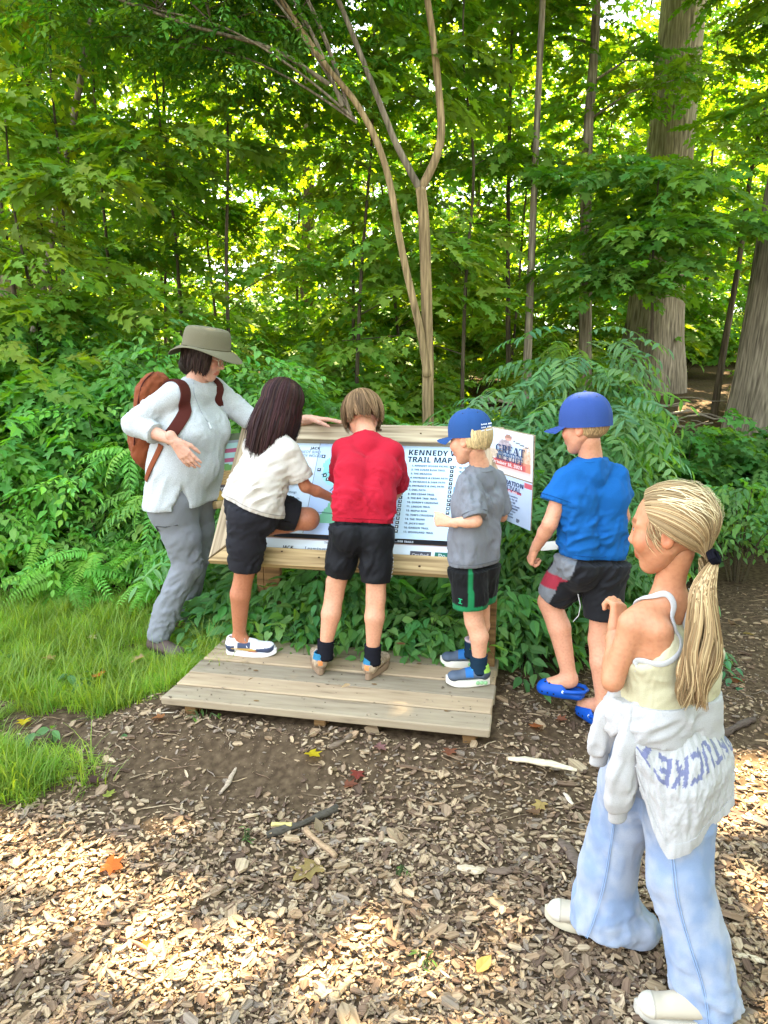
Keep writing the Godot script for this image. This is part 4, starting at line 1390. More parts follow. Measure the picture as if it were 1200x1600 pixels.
func build_platform() -> void:
	var o := thing("wooden_platform", "low wooden plank platform in front of the map board", "platform", Vector3(-0.945, 0, -2.871))
	o.basis = Basis(ALONG, Vector3.UP, -DEEP)
	var W := 1.382
	var mats_ := [M.deck, M.deck_b, M.deck_c, M.deck_b, M.deck]
	for i in 5:
		var mb := MB.new()
		mb.box(Vector3(W + [0.0, -0.006, 0.004, -0.008, -0.002][i], 0.034, 0.129), 0.005, Vector3.ZERO, 0.002, i)
		obj("plank", mb.mesh(), mats_[i], o, Transform3D(Basis(Vector3.UP, [0.0, 0.002, -0.002, 0.001, 0.002][i]), Vector3(W * 0.5, 0.133 + [0.0, 0.001, -0.001, 0.002, 0.0][i], -0.066 - i * 0.137)))
	for x in [0.12, 0.69, 1.30]:
		var j := MB.new()
		j.box(Vector3(0.06, 0.085, 0.6), 0.003, Vector3(x, 0.072, -0.36))
		j.box(Vector3(0.05, 0.14, 0.09), 0.004, Vector3(x, 0.045, -0.07))
		obj("joist", j.mesh(), M.post_brown, o)
	for i in 5:
		for x in [0.1, 0.67, 1.29]:
			for k in 2:
				var n := MB.new()
				n.lathe([Vector2(0.0035, 0.0), Vector2(0.003, 0.001), Vector2(0.0001, 0.0012)], 8)
				obj("nail", n.mesh(), M.get("nail_iron", M.bark_dark), o, Transform3D(Basis.IDENTITY, Vector3(x + k * 0.025, 0.1505, -0.04 - k * 0.055 - i * 0.137)))
	# crumbs of bark and earth carried onto the boards by shoes
	var r := RandomNumberGenerator.new()
	r.seed = 808
	var crumb := MB.new()
	crumb.box(Vector3(0.012, 0.003, 0.007), 0.001, Vector3.ZERO, 0.0015, 4)
	var cx := []
	var cc := []
	for i in 150:
		var s := exp(r.randfn() * 0.5) * 0.55
		cx.append(Transform3D(Basis(Vector3.UP, r.randf() * TAU).scaled(Vector3.ONE * s), Vector3(r.randf_range(0.01, W - 0.01), 0.1525, -r.randf_range(0.005, 0.67))))
		var k := r.randf_range(0.5, 1.3)
		cc.append(Color(0.26 * k, 0.2 * k, 0.14 * k))
	scatter("crumbs", crumb.mesh(), M.chip, cx, cc, o)
	# worn knots in the planks
	for q in [[0.41, 0.05], [0.86, 0.3], [1.2, 0.12], [0.55, 0.46], [1.02, 0.55], [0.3, 0.33]]:
		var kn := MB.new()
		var ring := []
		for i in 9: ring.append(Vector3(cos(TAU * i / 9) * 0.013, 0, -sin(TAU * i / 9) * 0.006))
		kn.face(ring)
		obj("knot", kn.mesh(), M.post_brown, o, Transform3D(Basis.IDENTITY, Vector3(q[0], 0.1522, -q[1])))


# ------------------------------------------------------------------ people: shared builders. Bodies and clothes are laid out in scene metres.
func part(o: Node3D, called: String, mb: MB, material: Material) -> MeshInstance3D:
	return obj(called, mb.mesh(), material, o, Transform3D(Basis.IDENTITY, -o.position))


func sub(o: MeshInstance3D, called: String, mb: MB, material: Material) -> MeshInstance3D:
	return obj(called, mb.mesh(), material, o)


func cloth(srgb: Color, rough := 0.85, weave := 60.0, rim := 0.25) -> StandardMaterial3D:
	if not M.has("weave"):
		var im := noise_image(256, 0.08, [Color(0.80, 0.80, 0.80), Color(1, 1, 1), Color(0.90, 0.90, 0.90)], 1.0, 1.0, 3, 71)
		M.weave = ImageTexture.create_from_image(im)
		M.weave_n = bump_of(im, 2.0)
	var m := vmat(rough, 0.25, Color(srgb.r * 0.78, srgb.g * 0.78, srgb.b * 0.78))
	m.albedo_texture = M.weave
	m.normal_enabled = true
	m.normal_texture = M.weave_n
	m.normal_scale = 0.5
	m.rim_enabled = true
	m.rim = rim
	m.rim_tint = 0.6
	return tri_map(m, Vector3.ONE * weave / 2.5)


func knit(srgb: Color) -> StandardMaterial3D:
	var m := cloth(srgb, 0.95, 12.0, 0.4)
	var im := noise_image(256, 0.16, [Color(0.80, 0.80, 0.80), Color(0.93, 0.93, 0.93), Color(1, 1, 1)], 1.0, 0.6, 2, 73)
	m.albedo_texture = ImageTexture.create_from_image(im)
	m.normal_texture = bump_of(im, 5.0)
	m.normal_scale = 0.9
	return m


func skin(srgb: Color) -> StandardMaterial3D:
	if not M.has("pores"):
		var im := noise_image(256, 0.05, [Color(0.89, 0.85, 0.84), Color(0.97, 0.955, 0.95), Color(1, 1, 1)], 1, 1, 5, 83)
		M.pores = ImageTexture.create_from_image(im)
		M.pores_n = bump_of(im, 1.5)
	var m := vmat(0.48, 0.4, Color(srgb.r * 0.90, srgb.g * 0.895, srgb.b * 0.90))
	m.albedo_texture = M.pores
	m.normal_enabled = true
	m.normal_texture = M.pores_n
	m.normal_scale = 0.35
	tri_map(m, Vector3.ONE * 5.0)
	m.subsurf_scatter_enabled = true
	m.subsurf_scatter_strength = 0.12
	return m


# folds: ridged noise stretched along dir
func folds(p: Vector3, along: Vector3, amp: float, fine := 9.0, stretch := 0.28, seed_ := 0.0) -> float:
	var a := p.dot(along)
	var q := (p - along * a) * fine + along * a * fine * stretch + Vector3.ONE * seed_
	var w := soft_noise.get_noise_3d(p.x * 4.0 + seed_, p.y * 4.0, p.z * 4.0) * 0.6
	var v := fold_noise.get_noise_3d(q.x + w, q.y + w, q.z)
	v = v * 0.75 + 0.25 * fold_noise.get_noise_3d(q.x * 2.3 + w, q.y * 2.3 + 4.0, q.z * 2.3)
	return (v - 0.2) * amp * 1.5 * clampf(0.65 + 1.3 * soft_noise.get_noise_3d(p.x * 6.0 + seed_, p.y * 6.0, p.z * 6.0), 0.1, 1.4)


# makes hems crisp: points near a cutting plane are laid into it, and folds fade out just above
func crisp(mb: MB, planes: Array, cell: float) -> void:
	for i in mb.v.size():
		for q in planes:
			var r: Vector3 = mb.v[i] - q[0]
			if r.length() < q[2]:
				var d: float = r.dot(q[1])
				if absf(d) < cell * 1.1: mb.v[i] -= (q[1] as Vector3) * d


func hem_fade(p: Vector3, planes: Array) -> float:
	var k := 1.0
	for q in planes:
		var r: Vector3 = p - q[0]
		if r.length() < q[2]: k = minf(k, smoothstep(0.0, 0.035, absf(r.dot(q[1]))) * 0.8 + 0.2)
	return k


# a line of stitching laid round a garment just inside each hem
func stitching(o: MeshInstance3D, f: Field, planes: Array, inset: float, m: Material) -> void:
	for q in planes:
		var n: Vector3 = q[1]
		var c: Vector3 = q[0] - n * inset
		var a := n.cross(Vector3(0.3, 0.2, 0.9)).normalized()
		var b := n.cross(a)
		var ring := []
		for k in 49:
			var dir := a * cos(TAU * k / 48) + b * sin(TAU * k / 48)
			var t := 0.03
			while t < minf(0.26, q[2]) and f.sample(c + dir * t) < 0.0005: t += 0.003
			ring.append(c + dir * (t + 0.0006))
		var mb := MB.new()
		mb.tube(ring, taper(49, 0.0013, 0.0013), 4, false)
		sub(o, "hem_stitching", mb, m)


func garment(f: Field, ruf, planes: Array, paint = null) -> MB:
	var mb := MB.new()
	f.net(mb)
	crisp(mb, planes, f.cell)
	ruffle(mb, func(p, n):
		var k := hem_fade(p, planes)
		for q in planes:
			if (p - q[0]).length() < q[2] and absf((p - (q[0] as Vector3)).dot(q[1])) < 0.004 and n.dot(q[1]) > 0.75: k = 0.0
		return ruf.call(p, n) * k, paint)
	crisp(mb, planes, f.cell * 0.5)
	return mb


# draws what lies above a hem in under the garment over it
func tuck(mb: MB, over: Field, at_: Vector3, n: Vector3) -> void:
	var kept := over.d
	over.d = over.whole
	for i in mb.v.size():
		var p := mb.v[i]
		if (p - at_).dot(n) < 0.012:
			for k in 2:
				var x := over.sample(p)
				if x > -0.012 and x < 0.04: p -= over.grad(p) * (x + 0.012)
			mb.v[i] = p
	over.d = kept


func chain(f: Field, pts: Array, radii: Array, k := 0.025, cut_last := false) -> void:
	for i in pts.size() - 1:
		f.bone(pts[i], pts[i + 1], radii[i] - 0.004, radii[i + 1] - 0.004, minf(k, 0.016), Vector3.ZERO, 1.0, 1 if cut_last and i == pts.size() - 2 else 0)


# two columns side by side, from hips to shoulders: [centre, half spread, radius] per level
func trunk_of(f: Field, levels: Array, lat: Vector3, k := 0.03) -> void:
	for s in [-1.0, 1.0]:
		for i in levels.size() - 1:
			var a = levels[i]
			var b = levels[i + 1]
			f.bone(a[0] + lat * s * a[1], b[0] + lat * s * b[1], a[2] - 0.007, b[2] - 0.007, k)


func frame_of(f: Vector3, up := Vector3.UP) -> Basis:
	var z := f.normalized()
	var x := up.cross(z).normalized()
	return Basis(x, z.cross(x), z)


# a head with a face: c is the middle of the head, b its frame (z the way it looks), h chin to crown
func head_net(mb: MB, c: Vector3, b: Basis, h: float, wide := 1.0, nose := 1.0) -> void:
	var f := Field.new(c - Vector3.ONE * h * 0.72, c + Vector3.ONE * h * 0.72, h * 0.0195)
	var at := func(x: float, y: float, z: float) -> Vector3: return c + b * (Vector3(x, y, z) * h)
	var ball := func(x: float, y: float, z: float, rx: float, ry: float, rz: float, k := 0.05, op := 0) -> void: f.ball(at.call(x, y, z), Vector3(rx, ry, rz) * h, b, k * h, op)
	ball.call(0, 0.13, -0.06, 0.335 * wide, 0.365, 0.405)
	ball.call(0, -0.10, 0.10, 0.265 * wide, 0.36, 0.27, 0.1)
	ball.call(0, -0.40, 0.215, 0.095, 0.085, 0.095, 0.1)
	for s in [-1.0, 1.0]:
		f.bone(at.call(0.225 * s, -0.17, -0.04), at.call(0.05 * s, -0.405, 0.2), 0.075 * h, 0.06 * h, 0.09 * h)
		ball.call(0.165 * s, -0.10, 0.235, 0.125, 0.12, 0.11, 0.08)
		ball.call(0.14 * s, 0.035, 0.385, 0.085, 0.055, 0.07, 0.06, 1)
		f.bone(at.call(0.06 * s, 0.105, 0.335), at.call(0.2 * s, 0.10, 0.27), 0.04 * h, 0.035 * h, 0.06 * h)
		ball.call(0.135 * s, 0.03, 0.285, 0.068, 0.06, 0.06, 0.015)
		ball.call(0.045 * s, -0.135, 0.33 + 0.07 * nose, 0.036, 0.032, 0.04, 0.03)
		# ear: a thin shell leaning back with a hollow
		var eb := b * Basis(Vector3.UP, 0.35 * s) * Basis(Vector3.RIGHT, -0.15)
		f.ball(at.call(0.335 * s * wide, -0.02, -0.06), Vector3(0.035, 0.125, 0.078) * h, eb, 0.03 * h)
		f.ball(at.call(0.372 * s * wide, -0.005, -0.045), Vector3(0.022, 0.075, 0.045) * h, eb, 0.02 * h, 1)
	f.bone(at.call(0, 0.07, 0.335), at.call(0, -0.10, 0.33 + 0.105 * nose), 0.032 * h, 0.042 * h, 0.05 * h)
	ball.call(0, -0.115, 0.335 + 0.105 * nose, 0.047, 0.042, 0.045, 0.03)
	f.bone(at.call(-0.085, -0.235, 0.335), at.call(0.085, -0.235, 0.335), 0.026 * h, 0.026 * h, 0.03 * h)
	f.bone(at.call(-0.065, -0.285, 0.325), at.call(0.065, -0.285, 0.325), 0.033 * h, 0.033 * h, 0.03 * h)
	f.bone(at.call(-0.1, -0.258, 0.365), at.call(0.1, -0.258, 0.365), 0.008 * h, 0.008 * h, 0.012 * h, Vector3.ZERO, 1.0, 0, 1)
	var first := mb.v.size()
	f.net(mb, 1)
	var inv := b.transposed()
	for i in range(first, mb.v.size()):
		var q := inv * (mb.v[i] - c) / h
		var n := soft_noise.get_noise_3d(q.x * 5.0, q.y * 5.0, q.z * 5.0) * 0.05
		var col := Color(1.0 + n, 1.0 + n, 1.0 + n)
		if q.z > 0.29 and absf(q.y + 0.262) < 0.045 and absf(q.x) < 0.11: col = Color(0.78, 0.42, 0.40)
		elif Vector3(absf(q.x) - 0.17, q.y + 0.09, q.z - 0.25).length() < 0.14: col = Color(1.02, 0.86, 0.82)
		elif absf(q.x) > 0.31 and absf(q.y) < 0.15: col = Color(1.03, 0.82, 0.76)
		elif q.z > 0.22 and absf(q.y - 0.135) < 0.018 and absf(q.x) > 0.06 and absf(q.x) < 0.21: col = Color(0.55, 0.42, 0.33)
		mb.c[i] = col


func eyes_of(o: Node3D, c: Vector3, b: Basis, h: float, iris: Color) -> void:
	for s in [-1.0, 1.0]:
		var mb := MB.new()
		var e := c + b * (Vector3(0.135 * s, 0.034, 0.300) * h)
		mb.col = Color(0.42, 0.40, 0.39)
		mb.lathe([Vector2(0.0001, -0.05 * h), Vector2(0.035 * h, -0.035 * h), Vector2(0.05 * h, 0), Vector2(0.035 * h, 0.035 * h), Vector2(0.0001, 0.05 * h)], 12, Transform3D(b, e))
		mb.col = iris
		mb.lathe([Vector2(0.0001, 0.0515 * h), Vector2(0.018 * h, 0.049 * h), Vector2(0.022 * h, 0.044 * h)], 12, Transform3D(b * Basis(Vector3.RIGHT, PI / 2), e))
		part(o, "eye", mb, M.eye)


# five fingers on a palm: d points along the hand, side towards the thumb, curl where the fingers bend to
func hand_net(mb: MB, wrist: Vector3, d: Vector3, side: Vector3, length: float, bend: Array, thumb := 0.6, wrist_r := 0.0) -> void:
	d = d.normalized()
	side = (side - d * side.dot(d)).normalized()
	var palm := Vector3.ZERO
	palm = bend[4] as Vector3
	palm = (palm - d * palm.dot(d) - side * palm.dot(side)).normalized()
	var L := length
	var f := Field.new(wrist - Vector3.ONE * L * 1.15, wrist + Vector3.ONE * L * 1.15, maxf(0.0026, L * 0.017))
	var wr := wrist_r if wrist_r > 0 else L * 0.15
	f.bone(wrist - d * L * 0.18, wrist + d * L * 0.08, wr, L * 0.13, 0.01, palm, 1.25)
	var off := [0.155, 0.052, -0.052, -0.148]
	var lens := [0.42, 0.47, 0.44, 0.35]
	for i in 4:
		var kn: Vector3 = wrist + d * L * (0.50 - absf(off[i] - 0.04) * 0.25) + side * L * off[i]
		f.bone(wrist + d * L * 0.06 + side * L * off[i] * 0.55, kn, L * 0.075, L * 0.062, 0.012)
		var p := kn
		var dir: Vector3 = (d + side * off[i] * 0.5).normalized()
		var ang := 0.0
		for k in 3:
			ang += (bend[i] as float) * [0.9, 1.1, 0.7][k]
			var dd: Vector3 = (dir * cos(ang) + palm * sin(ang)).normalized()
			var q: Vector3 = p + dd * L * lens[i] * [0.46, 0.31, 0.25][k]
			f.bone(p, q, L * [0.056, 0.05, 0.045][k], L * [0.05, 0.045, 0.037][k], 0.004)
			p = q
	var t0: Vector3 = wrist + d * L * 0.12 + side * L * 0.12 + palm * L * 0.03
	var t1: Vector3 = t0 + (d * 0.75 + side * thumb + palm * 0.25).normalized() * L * 0.27
	var t2: Vector3 = t1 + (d * 0.95 + side * thumb * 0.35 + palm * 0.35).normalized() * L * 0.18
	var t3: Vector3 = t2 + (d * 0.95 + side * thumb * 0.1 + palm * 0.45).normalized() * L * 0.13
	f.bone(t0, t1, L * 0.085, L * 0.062, 0.012)
	f.bone(t1, t2, L * 0.060, L * 0.054, 0.004)
	f.bone(t2, t3, L * 0.054, L * 0.042, 0.004)
	f.net(mb, 1)


func flesh(mb: MB) -> void:
	for i in mb.v.size():
		var q := mb.v[i]
		if mb.c[i] == Color.WHITE:
			var n := soft_noise.get_noise_3d(q.x * 16.0, q.y * 16.0, q.z * 16.0) * 0.07
			mb.c[i] = Color(1 + n, 1 + n * 1.3, 1 + n * 1.4)


# strands of hair as thin ribbons; each line is an array of points, out the direction they face
func strand(mb: MB, pts: Array, centre: Vector3, w: float, col: Color) -> void:
	mb.col = col
	var first := mb.v.size()
	var n := pts.size()
	for i in n:
		var dir: Vector3 = (pts[mini(i + 1, n - 1)] - pts[maxi(i - 1, 0)]).normalized()
		var out: Vector3 = ((pts[i] as Vector3) - centre).normalized()
		var side := dir.cross(out).normalized()
		var t := float(i) / (n - 1)
		var ww := w * (1.0 - 0.75 * maxf(0.0, t - 0.7) / 0.3) * (0.55 + 0.45 * minf(1.0, t * 6.0))
		mb.p(pts[i] - side * ww)
		mb.p((pts[i] as Vector3) + out * ww * 0.35)
		mb.p(pts[i] + side * ww)
	for i in n - 1:
		var a := first + i * 3
		mb.quad(a, a + 1, a + 4, a + 3)
		mb.quad(a + 1, a + 2, a + 5, a + 4)


func on_skull(c: Vector3, b: Basis, r: Vector3, dir: Vector3, lift := 1.0) -> Vector3:
	return c + b * (dir.normalized() * r * lift)


func brows_of(c: Vector3, b: Basis, r: Vector3, brim_len: float, flat: float) -> Array:
	var out := []
	for i in 9:
		var t := i / 8.0
		var row := []
		for j in 17:
			var a := (j / 8.0 - 1.0) * 1.12
			var reach := brim_len * pow(maxf(0.0, cos(a * 0.95)), 0.55)
			var p := Vector3(sin(a) * (r.x * 0.99 - 0.004 * t), -0.012 - flat * 0.02 * t, cos(a) * r.z * 0.97 + reach * t)
			p.y -= sin(a) * sin(a) * 0.022 * t * (1.3 - flat) + 0.004 * t
			row.append(c + b * p)
		out.append(row)
	return out


# a cap: six panels, seams, button, brim; b is the head frame
func ball_cap(o: Node3D, called: String, c: Vector3, b: Basis, r: Vector3, brim_len: float, material: Material, seed_: int, flat := 0.35) -> MeshInstance3D:
	var mb := MB.new()
	var rows := []
	var nphi := 22
	var nth := 60
	for i in nphi + 1:
		var phi := -0.16 + (PI / 2 + 0.16) * i / nphi
		var row := []
		for j in nth + 1:
			var th := TAU * j / nth
			var seam := absf(fmod(th / (PI / 3) + 0.5, 1.0) - 0.5)
			var dent := 1.0 - 0.03 * exp(-pow(seam * 16.0, 2.0)) * cos(phi)
			var wr := 1.0 + 0.008 * soft_noise.get_noise_3d(cos(th) * 3.0 + seed_, phi * 3.0, sin(th) * 3.0)
			var ph := maxf(phi, 0.0)
			var box := pow(sin(ph), 0.82)
			var cc := pow(cos(ph), 0.8)
			row.append(c + b * (Vector3(sin(th) * cc * r.x, box * r.y + minf(phi, 0.0) * r.y * 0.9, cos(th) * cc * r.z) * dent * wr))
		row.reverse()
		rows.append(row)
	mb.sheet(rows)
	var shell := part(o, called, mb, material)
	# brim
	var br := MB.new()
	br.sheet(brows_of(c, b, r, brim_len, flat), -0.004)
	sub(shell, "brim", br, material)
	for k in 6:
		var th := (k + 0.5) * PI / 3.0
		var e := Vector3(sin(th) * r.x * pow(cos(0.95), 0.8), r.y * pow(sin(0.95), 0.82), cos(th) * r.z * pow(cos(0.95), 0.8))
		var nn := Vector3(e.x / (r.x * r.x), e.y / (r.y * r.y), e.z / (r.z * r.z)).normalized()
		var sx := nn.cross(Vector3(0, 1, 0)).normalized()
		var ring := []
		for j in 8: ring.append(c + b * (e * 1.012 + (sx * cos(TAU * j / 8) + sx.cross(nn) * sin(TAU * j / 8)) * 0.0028))
		var ey := MB.new()
		ey.face(ring)
		sub(shell, "eyelet", ey, M.ink_dark)
	for row in [3, 5, 7]:
		var ln := MB.new()
		var up: Vector3 = b.y * 0.0006
		var pts := []
		for q in brows_of(c, b, r, brim_len, flat)[row]: pts.append(q + up)
		ln.tube(pts, taper(pts.size(), 0.0009, 0.0009), 4, false)
		sub(shell, "brim_stitching", ln, material)
	var bt := MB.new()
	bt.lathe([Vector2(0.0085, 0.0), Vector2(0.008, 0.003), Vector2(0.004, 0.006), Vector2(0.0001, 0.0065)], 12, Transform3D(b, c + b * Vector3(0, r.y - 0.001, 0)))
	sub(shell, "button", bt, material)
	return shell


# a sports shoe built at its own origin: heel at 0, toe along +z; paint(p) colours the upper
func stand(at_: Vector3, toe: Vector3, up := Vector3.UP) -> Transform3D:
	var z := (toe - up * toe.dot(up)).normalized()
	return Transform3D(Basis(up.cross(z), up, z), at_)


func shoe(o: Node3D, called: String, where: Transform3D, length: float, paint, sole_col: Color, sole_h := 0.022, low := 1.0, laces = null) -> MeshInstance3D:
	var xf := Transform3D(where.basis, where.origin - o.position)
	var L := length
	var f := Field.new(Vector3(-L * 0.3, -0.005, -L * 0.1), Vector3(L * 0.3, L * 0.62, L * 1.1), maxf(0.0034, L * 0.017))
	f.bone(Vector3(0, sole_h + L * 0.10, L * 0.16), Vector3(L * 0.015, sole_h + L * 0.055, L * 0.80), L * 0.16, L * 0.165, 0.012, Vector3.UP, 1.55)
	f.bone(Vector3(0, sole_h + L * 0.18, L * 0.17), Vector3(0.0, sole_h + L * 0.13, L * 0.55), L * 0.125, L * 0.10, 0.02)
	f.ball(Vector3(0, sole_h + L * 0.10, L * 0.135), Vector3(L * 0.15, L * 0.17, L * 0.145), Basis.IDENTITY, 0.012)
	f.bone(Vector3(0, sole_h + L * 0.16, L * 0.16), Vector3(0, sole_h + L * 0.33 * low, L * 0.15), L * 0.135, L * 0.13, 0.012, Vector3.ZERO, 1.0, 1)
	f.ball(Vector3(L * 0.015, sole_h + L * 0.05, L * 0.83), Vector3(L * 0.155, L * 0.105, L * 0.14), Basis.IDENTITY, 0.01)
	f.bone(Vector3(0, sole_h + L * 0.24 * low, L * 0.165), Vector3(0, sole_h + L * 0.6, L * 0.165), L * 0.095, L * 0.11, 0.006, Vector3.ZERO, 1.0, 0, 1)
	f.cut(Vector3(0, sole_h * 0.75, 0), Vector3.DOWN)
	var mb := MB.new()
	f.net(mb, 1)
	for i in mb.v.size(): mb.c[i] = paint.call(mb.v[i] / L)
	var up := obj(called, mb.mesh(), M.shoe, o, xf)
	# sole: the outline of a foot, pulled up
	var sm := MB.new()
	var rings := []
	for lv in [[0.0, 0.93, 0.0], [0.003, 0.99, 0.0], [sole_h * 0.6, 1.0, 0.0], [sole_h, 0.97, 0.0]]:
		var ring := []
		for k in 40:
			var a := TAU * k / 40
			var zz := 0.5 - 0.5 * cos(a)
			var w := (0.152 + 0.03 * sin(zz * 5.2 - 1.9)) * pow(sin(PI * clampf(zz, 0.004, 0.996)), 0.32 if zz < 0.5 else 0.36)
			var lug := 0.004 if lv[1] > 0.98 and k % 4 < 2 else 0.0
			var px: float = (w * L + lug * 0.3) * (1.0 if a < PI else -1.0) * lv[1]
			ring.append(Vector3(px + L * 0.01 * sin(zz * PI), lv[0] + (0.014 * pow(maxf(0, zz - 0.75) * 4.0, 2.0)), (zz * 1.02 - 0.01) * L * (0.985 + 0.015 * lv[1])))
		rings.append(ring)
	sm.col = sole_col
	for ring in rings:
		for q in ring: sm.p(q)
	for i in rings.size() - 1:
		for k in 40:
			var k2 := (k + 1) % 40
			sm.quad(i * 40 + k2, i * 40 + k, (i + 1) * 40 + k, (i + 1) * 40 + k2)
	var top: Array = rings[-1].duplicate()
	sm.face(top)
	obj("sole", sm.mesh(), M.shoe, up)
	if laces != null:
		var lm := MB.new()
		lm.col = laces
		for i in 4:
			var zz := L * (0.34 + i * 0.085)
			var yy := sole_h + L * (0.262 - i * 0.03)
			lm.tube([Vector3(-L * 0.085, yy - L * 0.02, zz), Vector3(0, yy + L * 0.012, zz + L * 0.03), Vector3(L * 0.085, yy - L * 0.02, zz)], [0.0028, 0.0028, 0.0028], 5)
		for s in [-1.0, 1.0]:
			lm.tube([Vector3(0, sole_h + L * 0.28, L * 0.33), Vector3(s * L * 0.06, sole_h + L * 0.30, L * 0.38), Vector3(s * L * 0.11, sole_h + L * 0.22, L * 0.42), Vector3(s * L * 0.05, sole_h + L * 0.25, L * 0.36), Vector3(s * L * 0.16, sole_h + L * 0.10, L * 0.46)], [0.0025, 0.0025, 0.0025, 0.0025, 0.002], 5)
		obj("laces", lm.mesh(), M.shoe, up)
	return up


func sock(o: Node3D, ankle: Vector3, top: Vector3, r: float, col: Color, band = null) -> void:
	var mb := MB.new()
	mb.col = col
	var pts := []
	var rr := []
	for i in 9:
		var t := i / 8.0
		pts.append(ankle.lerp(top, t))
		rr.append(r * (1.0 + 0.05 * sin(t * 20.0) + 0.08 * absf(t - 0.45)))
	mb.tube(pts, rr, 18, true)
	if band != null:
		var n := 18
		for k in n * 9: if k / n == 8: mb.c[k] = band
	part(o, "sock", mb, M.sock)


func clog(o: Node3D, at_: Vector3, b: Basis, L: float) -> void:
	var blue := M.clog as Material
	var xf := Transform3D(b, at_ - o.position)
	var f := Field.new(Vector3(-L * 0.34, -0.006, -L * 0.12), Vector3(L * 0.34, L * 0.5, L * 1.12), 0.0036)
	f.bone(Vector3(0, L * 0.10, L * 0.45), Vector3(L * 0.01, L * 0.085, L * 0.78), L * 0.19, L * 0.185, 0.015, Vector3.UP, 1.1)
	f.bone(Vector3(0, L * 0.16, L * 0.46), Vector3(0, L * 0.12, L * 0.72), L * 0.17, L * 0.15, 0.02)
	f.bone(Vector3(0, L * 0.085, L * 0.16), Vector3(0, L * 0.085, L * 0.5), L * 0.165, L * 0.17, 0.015, Vector3.UP, 1.4)
	f.bone(Vector3(0, L * 0.26, L * 0.16), Vector3(0, L * 0.22, L * 0.40), L * 0.13, L * 0.12, 0.012, Vector3.ZERO, 1.0, 0, 1)
	f.cut(Vector3(0, 0, 0), Vector3.DOWN)
	var mb := MB.new()
	f.net(mb, 1)
	var m := obj("clog", mb.mesh(), blue, o, xf)
	var st := MB.new()
	st.tube([Vector3(-L * 0.175, L * 0.17, L * 0.42), Vector3(-L * 0.17, L * 0.20, L * 0.22), Vector3(-L * 0.11, L * 0.22, L * 0.02), Vector3(0, L * 0.225, -L * 0.035), Vector3(L * 0.11, L * 0.22, L * 0.02), Vector3(L * 0.17, L * 0.20, L * 0.22), Vector3(L * 0.175, L * 0.17, L * 0.42)], taper(7, 0.009, 0.009), 8)
	obj("heel_strap", st.mesh(), blue, m)
	for s in [-1.0, 1.0]:
		var rv := MB.new()
		rv.lathe([Vector2(0.008, 0), Vector2(0.007, 0.004), Vector2(0.0001, 0.005)], 10, Transform3D(Basis(Vector3(0, 0, 1), -s * PI / 2), Vector3(s * L * 0.185, L * 0.17, L * 0.42)))
		obj("rivet", rv.mesh(), M.white_ink, m)
	var ho := MB.new()
	for q in [[-0.09, 0.62], [0.0, 0.60], [0.09, 0.62], [-0.13, 0.72], [-0.045, 0.71], [0.045, 0.71], [0.13, 0.72], [-0.09, 0.81], [0.0, 0.81], [0.09, 0.81]]:
		var p := f.snap(Vector3(q[0] * L, L * 0.3, q[1] * L), 0.0006)
		var n := f.grad(p)
		var side := n.cross(Vector3(0, 0, 1)).normalized()
		var fw := side.cross(n)
		var ring := []
		for k in 9: ring.append(p + (side * cos(TAU * k / 9) + fw * sin(TAU * k / 9)) * L * 0.022)
		var hm := MB.new()
		hm.face(ring)
		obj("vent_hole", hm.mesh(), M.ink_dark, m)
	for s in [-1.0, 1.0]:
		for k in 3:
			var p := f.snap(Vector3(s * L * 0.3, L * 0.09, L * (0.6 + 0.12 * k)), 0.0006)
			var n := f.grad(p)
			var side := n.cross(Vector3.UP).normalized()
			var hm := MB.new()
			var ring := []
			for j in 9: ring.append(p + (side * cos(TAU * j / 9) + side.cross(n) * sin(TAU * j / 9)) * L * 0.02)
			hm.face(ring)
			obj("vent_hole", hm.mesh(), M.ink_dark, m)


func build_people() -> void:
	M.eye = vmat(0.2, 0.5)
	M.shoe = vmat(0.65, 0.35)
	M.sock = vmat(0.95, 0.15)
	M.hair = vmat(0.58, 0.22)
	M.clog = mat(Color(0.06, 0.30, 0.66), 0.45, 0.4)
	M.metal = mat(Color(0.72, 0.66, 0.55), 0.3, 0.6)
	person_woman()
	person_kneeling()
	person_red()
	person_grey()
	person_blue()
	person_ponytail()


# an arm or leg of skin from joint to joint
func limb(f: Field, a: Vector3, b: Vector3, c: Vector3, r: Array, back := Vector3.ZERO) -> void:
	f.bone(a, b, r[0] - 0.004, r[1] - 0.006, 0.012)
	# the muscle of the upper third stands out on one side
	f.bone(b, b.lerp(c, 0.32) + back, r[1] - 0.006, r[2] - 0.006, 0.012)
	f.bone(b.lerp(c, 0.32) + back, c, r[2] - 0.006, r[3] - 0.004, 0.012)


